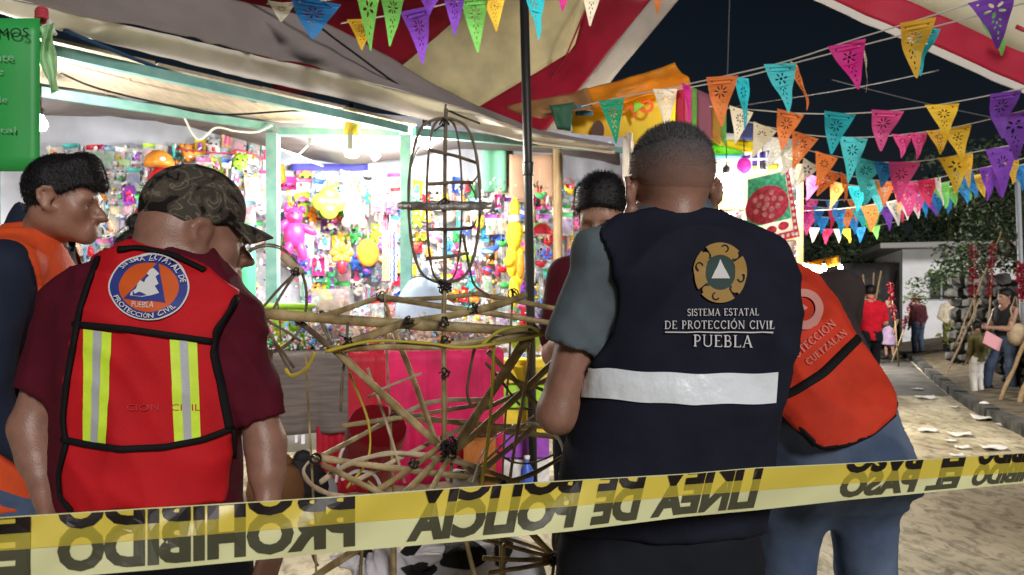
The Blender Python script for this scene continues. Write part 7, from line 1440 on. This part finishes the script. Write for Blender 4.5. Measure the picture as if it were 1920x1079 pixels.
# the white paper bull below the tape
M_pap = mat('white_tissue', (.66, .66, .70), .75, noise=.08, nscale=10, bump=1.0, bscale=18); M_bpap = mat('black_tissue', (.015, .015, .016), .7, bump=.8, bscale=20)
def make_bull():
    D = 2.9; P = lambda x, y, d=D: np.array(W(x, y, d)); root = thing('paper_bull', 'white paper bull with black patches lying under the bamboo frame', 'paper bull', (P(820, 0)[0], D, 0)); cx = P(830, 0)[0]
    S = SDF((cx - .5, D - .42, -.01), (cx + .55, D + .45, .62), .011); S.ell((cx + .12, D + .08, .27), [.3, .17, .19], .05); S.ell((cx - .2, D - .12, .26), [.15, .16, .2], .06); S.ell((cx - .2, D - .28, .2), [.09, .08, .1], .05)
    for x, y in ((-.05, -.05), (.32, -.05), (-.05, .18), (.32, .18)): S.cone((cx + x, D + y, .2), (cx + x, D + y, .02), .055, .045, .04)
    for q in (-1, 1): S.cone((cx - .2 + q * .1, D - .1, .4), (cx - .2 + q * .2, D - .12, .43), .04, .02, .02)
    S.plane((0, 0, .002), (0, 0, -1)); V, F = S.nets(); V = relax(V, F, 1); V = cloth(V, F, .012, [((1, .3, .6), .05, .012)], 3, 11); part('body', npmesh('body', V, F), M_pap, root); dc = Decal(V, F)
    def blob(name, cxp, cyp, rx, ry, s): 
        v, f = disc_px(cxp, cyp, 1, 1, 22, 5); v2 = [(cxp + (x - cxp) * rx * (1 + .25 * math.sin(3 * math.atan2(y - cyp, x - cxp) + s)), cyp + (y - cyp) * ry * (1 + .2 * math.sin(2 * math.atan2(y - cyp, x - cxp) + s))) for x, y in v]; dc.flat(name, [(v2, f)], M_bpap, root, .012)
    blob('black_patch', 865, 1040, 40, 34, 1); blob('black_patch', 940, 1030, 16, 40, 2); blob('eye_hole', 785, 1074, 32, 20, 3)
    for q in (-1, 1): MB().tube([(cx - .2 + q * .06, D - .1, .42), (cx - .2 + q * .13, D - .12, .5), (cx - .2 + q * .11, D - .14, .57)], [.026, .02, .005], 10).build('horn', M_bpap, root, True)
make_bull()
# pale plastic bits caught under the frame
q = MB().ball(W(868, 900, 2.5), (.05, .04, .04), 12); q.v = [v + Vector((n1(v.x, v.y, v.z, 30, 1), 0, n1(v.x, v.y, v.z, 30, 3))) * .016 for v in q.v]; rg = thing('plastic_wad', 'crumpled white plastic wad tied at the hub of the bamboo frame', 'plastic', W(868, 900, 2.5)); q.build('wad', M_pap, rg, True); tie(866, 892, 2.45, 8, 2, rg)
# ================================================================== bunting
FLC = {'orange': (.85, .25, .07), 'teal': (.03, .50, .60), 'cyan': (.08, .62, .70), 'magenta': (.72, .03, .32), 'pink': (.82, .10, .35), 'cream': (.80, .74, .58), 'white': (.80, .80, .76), 'yellow': (.85, .58, .04), 'gold': (.80, .50, .05), 'purple': (.20, .06, .48), 'green': (.16, .48, .10), 'dark green': (.01, .20, .11), 'blue': (.03, .22, .58), 'red': (.70, .04, .12)}
def fm(c): return mat('flag_' + c.replace(' ', '_'), FLC[c], .55, spec=.3, bump=.15, bscale=30, trans=.45)
def flag_mesh(kind):
    key = 'flag%d' % kind
    if key in _mesh: return _mesh[key]
    c = bpy.data.curves.new(key, 'CURVE'); c.dimensions = '2D'; c.fill_mode = 'BOTH'
    def sp(pts):
        s = c.splines.new('POLY'); s.points.add(len(pts) - 1); s.use_cyclic_u = True
        for p, (x, y) in zip(s.points, pts): p.co = (x, y, 0, 1)
    out = []; n = 14
    for i in range(n + 1): t = i / n; out.append((-.5 + .46 * t, -1.42 * t + (.012 * math.sin(t * 44) if kind != 2 else 0)))
    out += [(-.02, -1.46), (.02, -1.46)]
    for i in range(n, -1, -1): t = i / n; out.append((.5 - .46 * t, -1.42 * t + (.012 * math.sin(t * 44) if kind != 2 else 0)))
    sp(out)
    def el(x, y, a, b, r_): sp([(x + a * math.cos(t) * math.cos(r_) - b * math.sin(t) * math.sin(r_), y + a * math.cos(t) * math.sin(r_) + b * math.sin(t) * math.cos(r_)) for t in [k * math.pi / 4 for k in range(8)]])
    m = (8, 6, 8, 5, 10)[kind]; pr = (.13, .13, .13, .15, .16)[kind]
    for k in range(m): a = 2 * math.pi * k / m + .2 + kind; el(pr * math.cos(a), -.42 + pr * math.sin(a), (.062, .062, .07, .085, .05)[kind], (.024, .024, .02, .04, .018)[kind], a)
    if kind in (1, 4): el(0, -.42, .045, .045, 0)
    for x, y in ((-.3, -.14), (.3, -.14)): el(x, y, .03, .03, 0)
    for y, w in ((-.72, .07), (-.9, .055)):
        el(-w, y, .045, .018, 1.0); el(w, y, .045, .018, 2.1)
    el(0, -.78, .02, .05, 0); el(0, -1.05, .02, .045, 0); el(0, -1.2, .015, .03, 0)
    o = bpy.data.objects.new(key, c); COL.objects.link(o); me = bpy.data.meshes.new_from_object(o.evaluated_get(bpy.context.evaluated_depsgraph_get())); bpy.data.objects.remove(o)
    for v in me.vertices: x, y = v.co.x, v.co.y; v.co = (x, .08 * math.sin(x * 4 + kind) + (.06 + .03 * kind) * math.sin(y * 2.6 + kind * 2) + .03 * math.sin(y * 7 + x * 3), y)
    _mesh[key] = me; return me
for k in range(5): flag_mesh(k)
M_string = mat('bunting_string', (.55, .53, .48), .8)
def bunting(label, path, flags, seed=0):
    """path: (px,py,d) of the cord; flags: (px, colour, width px, height px)"""
    rr = random.Random(seed); root = thing('bunting', label, 'bunting', W(*path[0])); P = [W(*p) for p in path]; out = []
    for i in range(len(P) - 1):
        g = lambda j: P[min(max(j, 0), len(P) - 1)]; p0, p1, p2, p3 = g(i - 1), g(i), g(i + 1), g(i + 2)
        for j in range(6): t = j / 6; out.append(.5 * ((2 * p1) + (p2 - p0) * t + (2 * p0 - 5 * p1 + 4 * p2 - p3) * t * t + (3 * p1 - p0 - 3 * p2 + p3) * t ** 3))
    out.append(P[-1]); MB().tube(out, .0045 if path[0][2] < 8 else .006, 5).build('cord', M_string, root, True)
    pxs = [960 + v.x / v.y * FOC for v in out]
    for k, f in enumerate(flags):
        px, c, w, h = f[:4]
        for i in range(len(out) - 1):
            if (pxs[i] - px) * (pxs[i + 1] - px) <= 0: break
        t = (px - pxs[i]) / (pxs[i + 1] - pxs[i] + 1e-9); p = out[i].lerp(out[i + 1], t); d = (out[i + 1] - out[i]).normalized(); s = w / FOC * p.y / max(.35, abs(d.x)) if False else w * 1.1 / FOC * p.y
        o = obj('flag', _mesh['flag%d' % rr.choice((0, 0, 1, 2, 3, 4))], fm(c), root); yaw = rr.uniform(-.25, .25) + (f[4] if len(f) > 4 else 0)
        o.rotation_euler = (rr.uniform(-.1, .16), math.atan2(-d.z, d.x) * .9 + rr.uniform(-.04, .04), yaw); o.scale = (s / math.cos(yaw), s, h * 1.08 / 1.46 / FOC * p.y); o.location = p - root.location
bunting('nearest bunting row, climbing from the far stall to the upper right canopy', [(1090, 200, 4.9), (1150, 186, 4.85), (1300, 156, 4.6), (1465, 118, 4.4), (1590, 78, 4.25), (1715, 40, 4.1), (1860, -6, 4.0), (1960, -40, 3.9)], [(1146, 'dark green', 46, 76), (1247, 'cream', 44, 72), (1286, 'magenta', 28, 66, 1.0), (1352, 'orange', 56, 84), (1465, 'cyan', 64, 88), (1588, 'magenta', 62, 88), (1716, 'gold', 66, 96), (1854, 'purple', 70, 88)], 1)
bunting('bunting row close behind the nearest one, climbing to the upper right', [(1250, 172, 4.9), (1388, 146, 4.7), (1500, 116, 4.55), (1615, 86, 4.4), (1735, 55, 4.25), (1870, 20, 4.1), (1960, -5, 4.0)], [(1389, 'teal', 44, 90, .8), (1498, 'orange', 40, 84, .9), (1618, 'cream', 38, 82, .9), (1737, 'teal', 54, 78, .4), (1866, 'green', 60, 78)], 2)
bunting('sagging bunting row just below the two climbing ones', [(1330, 200, 6.0), (1410, 206, 5.9), (1500, 213, 5.7), (1600, 213, 5.5), (1700, 205, 5.3), (1800, 190, 5.2), (1950, 160, 5.0)], [(1390, 'cream', 46, 62), (1480, 'orange', 48, 66), (1573, 'teal', 52, 70), (1661, 'pink', 56, 68), (1766, 'yellow', 60, 62), (1880, 'purple', 60, 78)], 3)
bunting('third sagging bunting row with two yellow flags side by side', [(1390, 225, 6.3), (1440, 238, 6.2), (1520, 254, 6.0), (1610, 258, 5.8), (1700, 252, 5.7), (1800, 237, 5.6), (1950, 200, 5.4)], [(1435, 'cream', 44, 56), (1510, 'orange', 46, 62), (1600, 'cyan', 50, 78), (1690, 'pink', 44, 40), (1722, 'pink', 40, 46), (1760, 'gold', 44, 42), (1796, 'yellow', 46, 60), (1890, 'purple', 58, 80)], 4)
bunting('fourth sagging bunting row beginning with white flags by the poster', [(1440, 258, 6.8), (1500, 278, 6.6), (1560, 292, 6.5), (1640, 304, 6.3), (1730, 302, 6.1), (1830, 285, 6.0), (1950, 262, 5.8)], [(1466, 'white', 38, 50), (1490, 'white', 44, 58), (1550, 'orange', 46, 58), (1630, 'cyan', 52, 54), (1660, 'blue', 40, 44), (1694, 'pink', 50, 70), (1785, 'yellow', 50, 64), (1808, 'gold', 30, 60), (1876, 'purple', 56, 88)], 5)
bunting('fifth bunting row low over the street with orange and cyan flags', [(1480, 285, 7.4), (1550, 318, 7.2), (1640, 338, 7.0), (1720, 340, 6.9), (1830, 318, 6.7), (1950, 290, 6.5)], [(1520, 'white', 30, 52), (1557, 'orange', 40, 48), (1590, 'orange', 24, 50, .8), (1632, 'cyan', 46, 48), (1662, 'orange', 34, 44), (1702, 'pink', 50, 60), (1738, 'red', 36, 46), (1760, 'white', 26, 50, .7), (1812, 'blue', 34, 48), (1850, 'purple', 40, 60), (1895, 'gold', 34, 40)], 6)
bunting('bunting row with blue and green flags in front of the dark tree', [(1500, 396, 9.4), (1575, 392, 9.2), (1650, 382, 9.0), (1730, 365, 8.7), (1790, 348, 8.5), (1860, 325, 8.3), (1950, 300, 8.0)], [(1574, 'blue', 30, 42), (1632, 'orange', 32, 46), (1676, 'white', 28, 44), (1694, 'white', 30, 38), (1729, 'blue', 30, 40), (1753, 'blue', 30, 40), (1780, 'green', 34, 34), (1810, 'green', 32, 34), (1846, 'purple', 30, 40)], 7)
bunting('sixth bunting row crossing behind the fifth one', [(1500, 322, 8.2), (1580, 345, 8.0), (1660, 352, 7.9), (1760, 345, 7.7), (1860, 322, 7.5), (1960, 300, 7.3)], [(1530, 'pink', 34, 44), (1572, 'orange', 32, 46), (1612, 'teal', 34, 46), (1650, 'cyan', 34, 44), (1686, 'orange', 32, 44), (1720, 'pink', 34, 46), (1768, 'green', 34, 44), (1806, 'blue', 34, 44), (1838, 'gold', 30, 40), (1872, 'purple', 36, 46), (1908, 'blue', 34, 44)], 16)
bunting('dim bunting row far up the street with pink flags', [(1500, 372, 12), (1560, 376, 12), (1640, 368, 12), (1760, 340, 11.5)], [(1522, 'pink', 24, 40), (1560, 'blue', 22, 34), (1600, 'orange', 24, 40), (1645, 'white', 18, 30), (1690, 'purple', 24, 34), (1720, 'pink', 20, 30)], 8)
bunting('dim bunting row far up the street below the pink one', [(1490, 402, 13), (1560, 408, 13), (1640, 404, 13), (1720, 385, 12.5)], [(1516, 'pink', 28, 34), (1543, 'blue', 22, 30), (1578, 'teal', 20, 34), (1600, 'blue', 22, 30), (1625, 'green', 18, 28), (1665, 'purple', 22, 32)], 9)
bunting('dim bunting row of many small flags behind the blue and green ones', [(1495, 384, 11), (1570, 392, 10.8), (1650, 388, 10.6), (1740, 372, 10.3), (1830, 352, 10)], [(1510, 'magenta', 28, 36), (1536, 'blue', 26, 36), (1562, 'red', 26, 36), (1590, 'orange', 26, 36), (1614, 'teal', 26, 36), (1640, 'green', 24, 34), (1664, 'purple', 26, 36), (1690, 'red', 24, 34), (1718, 'white', 24, 32), (1745, 'purple', 24, 34), (1772, 'blue', 24, 34)], 17)
bunting('lowest dim bunting row far up the street', [(1500, 424, 15), (1560, 430, 15), (1640, 424, 15), (1700, 412, 15)], [(1526, 'cream', 18, 26), (1552, 'red', 20, 26), (1572, 'cream', 16, 24), (1588, 'yellow', 18, 26), (1612, 'blue', 18, 26), (1642, 'green', 18, 24)], 10)
bunting('bunting row with green flags in front of the red tent panel', [(500, 8, 4.9), (600, 2, 4.8), (690, -12, 4.7), (800, -20, 4.6), (940, -30, 4.5)], [(528, 'cream', 44, 30), (590, 'blue', 76, 62, .5), (692, 'green', 44, 96), (738, 'green', 48, 96), (806, 'purple', 46, 48), (852, 'purple', 46, 80)], 11)
bunting('bunting row with purple and gold flags in front of the cream tent panel', [(640, 44, 5.0), (700, 34, 4.9), (780, 20, 4.8), (890, -4, 4.7), (1000, -22, 4.6), (1120, -34, 4.5), (1260, -40, 4.4)], [(676, 'gold', 44, 50), (781, 'purple', 54, 92), (889, 'green', 50, 92), (926, 'gold', 42, 64), (1004, 'teal', 44, 92, .6), (1056, 'magenta', 34, 44), (1112, 'cream', 42, 78), (1236, 'orange', 30, 58)], 12)

# ================================================================== the green poster
M_gp = mat('green_poster', (.03, .34, .07), .45, spec=.4, noise=.08, nscale=3)
sg = thing('green_poster', 'green hand-lettered poster hanging at the upper left edge', 'poster', W(0, 320, 3.0)); PD = 3.0
MB().sheet(lambda u, v: W(-190 + 265 * u, 322 - 287 * v, PD + .02 * math.sin(u * 7)), 14, 10, .002).build('sheet', M_gp, sg, True); M_ink = mat('marker_ink', (.01, .015, .01), .6); M_inkw = mat('silver_ink', (.26, .46, .30), .4)
flat_px(sg, 'poster_lettering', M_ink, text_px('IMIMOS', -40, 72, 54, 70, 18, .0), PD - .03)
for i, (s, x0, y0, x1, h) in enumerate((('nte', -8, 116, 26, 12), ('e', -6, 141, 7, 8), ('de', -8, 194, 14, 11), ('ctal', -14, 250, 30, 10))): flat_px(sg, 'poster_lettering', M_inkw, text_px(s, x0, y0, x1, y0 - 2, h), PD - .03)
rb = MB().sheet(lambda u, v: W(73 + 30 * u * (1 - .35 * v) + 22 * v * v + 4 * math.sin(v * 9 + u * 3), 50 + 128 * v - 8 * u, 3.05 + .03 * math.sin(u * 9 + v * 5)), 8, 20, .001); tag(rb.build('plastic_streamer', mat('pale_green_plastic', (.50, .72, .46), .35, trans=.4, bump=.4, bscale=20), None, True), 'pale green plastic streamer hanging beside the green poster', 'streamer')
kn = thing('tarp_knot', 'red cord and white rag knotted round the tarp corner', 'knot', W(85, 30, 3.25)); q = MB()
for k in range(4): q.tube([W(78 + 10 * math.cos(a), 22 + k * 5 + 7 * math.sin(a), 3.2 + .02 * math.sin(a)) for a in [j * .6283 for j in range(11)]], .008, 6)
q.build('cord', M_redcord, kn, True); MB().tube([W(92, 42, 3.18), W(98, 58, 3.16), W(106, 66, 3.17)], [.02, .016, .008], 8, flat=.5).build('rag', M_cord, kn, True)

# ================================================================== barrier tape
def make_tape():
    def dd(px): return 1 / (1 / .86 + (1 / 1.56 - 1 / .86) * px / 1920)
    X = [-200, 0, 57, 300, 550, 640, 853, 1000, 1067, 1280, 1420, 1590, 1700, 1920, 2120]
    top = np.interp; T = [983, 972, 968, 953, 938, 932, 916, 906, 902, 890, 878, 870, 864, 850, 838]; Fd = [1045, 1033, 1029, 1010, 990, 982, 966, 954, 950, 930, 920, 907, 900, 885, 872]; Bt = [1110, 1092, 1088, 1068, 1044, 1035, 1017, 1003, 997, 970, 957, 938, 928, 906, 890]
    def yy(px, v): return top(px, X, T) * (1 - v) + top(px, X, Fd) * v if v <= 1 else top(px, X, Fd) * (2 - v) + top(px, X, Bt) * (v - 1)
    def wav(px, v): return .006 * math.sin(px / 130 + v) + .003 * math.sin(px / 41 + 2.5 * v) + .0005 * math.sin(px / 13 + 4 * v) + .003 * abs(v - 1)
    def PT(px, v, off=0.0): return W(px, yy(px, v), dd(px) + wav(px, v) + off)
    root = thing('barrier_tape', 'yellow police barrier tape with black upside-down lettering across the foreground', 'tape', W(-200, 1050, dd(-200)))
    M_l = mat('tape_lower', (.80, .82, .46), .35, spec=.5, trans=.15, bump=.05, bscale=30); M_u = mat('tape_upper', (.76, .62, .09), .3, spec=.5, trans=.15, bump=.05, bscale=30); M_u2 = mat('tape_upper_ghost', (.52, .46, .07), .3, spec=.5, trans=.4); M_tb = mat('tape_black', (.012, .008, .007), .4); M_to = mat('tape_dark_olive', (.075, .075, .045), .35)
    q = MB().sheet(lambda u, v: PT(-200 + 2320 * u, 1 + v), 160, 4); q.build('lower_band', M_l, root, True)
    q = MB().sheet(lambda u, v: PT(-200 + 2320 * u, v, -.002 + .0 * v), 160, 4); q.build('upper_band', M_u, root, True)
    q = MB().tube([PT(-200 + 2320 * i / 120, 0, -.001) for i in range(121)], .0012, 6); q.build('folded_edge', M_l, root, True)
    def word(s, x0, x1):
        for (v0, v1, m, name, off, c0, c1) in ((1.0, 1.86, M_to, 'tape_lettering', -.0022, -.62, 1.0), (.0, .5, M_tb, 'tape_lettering', -.0052, 0, 1), (.30, 1.0, M_u2, 'tape_lettering_ghost', -.0040, 0, 1)):  # last entry: darker yellow for lettering showing through the upper layer
            v, f, asp = text2d(s, .055); bm = bmesh.new(); vs = [bm.verts.new((a, b, 0)) for a, b in v]
            for fc in f:
                try: bm.faces.new([vs[i] for i in fc])
                except ValueError: pass
            # rotated by half a turn: x -> 1-x, y -> 1-y ; only the lower part of each row is in view
            vis = .62 if name == 'tape_lettering' else 1.0
            lo, hi = (0.0, .62) if name == 'tape_lettering' else (.60, 1.0)
            if v0 == .0: lo, hi = .60, 1.0
            for co, no in (((0, lo, 0), (0, -1, 0)), ((0, hi, 0), (0, 1, 0))):
                g = bm.verts[:] + bm.edges[:] + bm.faces[:]; bmesh.ops.bisect_plane(bm, geom=g, plane_co=co, plane_no=no, clear_outer=True)
            for k in range(1, 32): g = bm.verts[:] + bm.edges[:] + bm.faces[:]; bmesh.ops.bisect_plane(bm, geom=g, plane_co=(k / 32, 0, 0), plane_no=(1, 0, 0))
            B = MB(); bm.verts.ensure_lookup_table(); bm.verts.index_update(); pts = []
            for w in bm.verts:
                a, b = w.co.x, w.co.y; px = x0 + (x1 - x0) * (1 - a)
                if name == 'tape_lettering' and v0 == 1.0: vv = 1 + .86 * (1 - b / .62)
                elif v0 == .0: vv = .5 * (b - .60) / .40
                else: vv = .98 - (b - .60) / .40 * .62
                px += -10 * (vv - 1) * (x0 > 700) * 1.0; pts.append(PT(px, min(max(vv, .01), 1.97), off))
            B.add(pts, [tuple(v_.index for v_ in fc.verts) for fc in bm.faces]); bm.free()
            if v0 == 1.0: pass
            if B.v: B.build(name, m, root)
    # the letters read upside down: at the bottom of each row stand their tops
    for s, x0, x1 in (('E', -12, 57), ('PROHIBIDO', 107, 666), ('POLICIA', 770, 1083), ('DE', 1115, 1202), ('LINEA', 1228, 1422), ('PASO', 1578, 1722), ('EL', 1742, 1802), ('PROHIBIDO', 1826, 2010)): word(s, x0, x1)
make_tape()
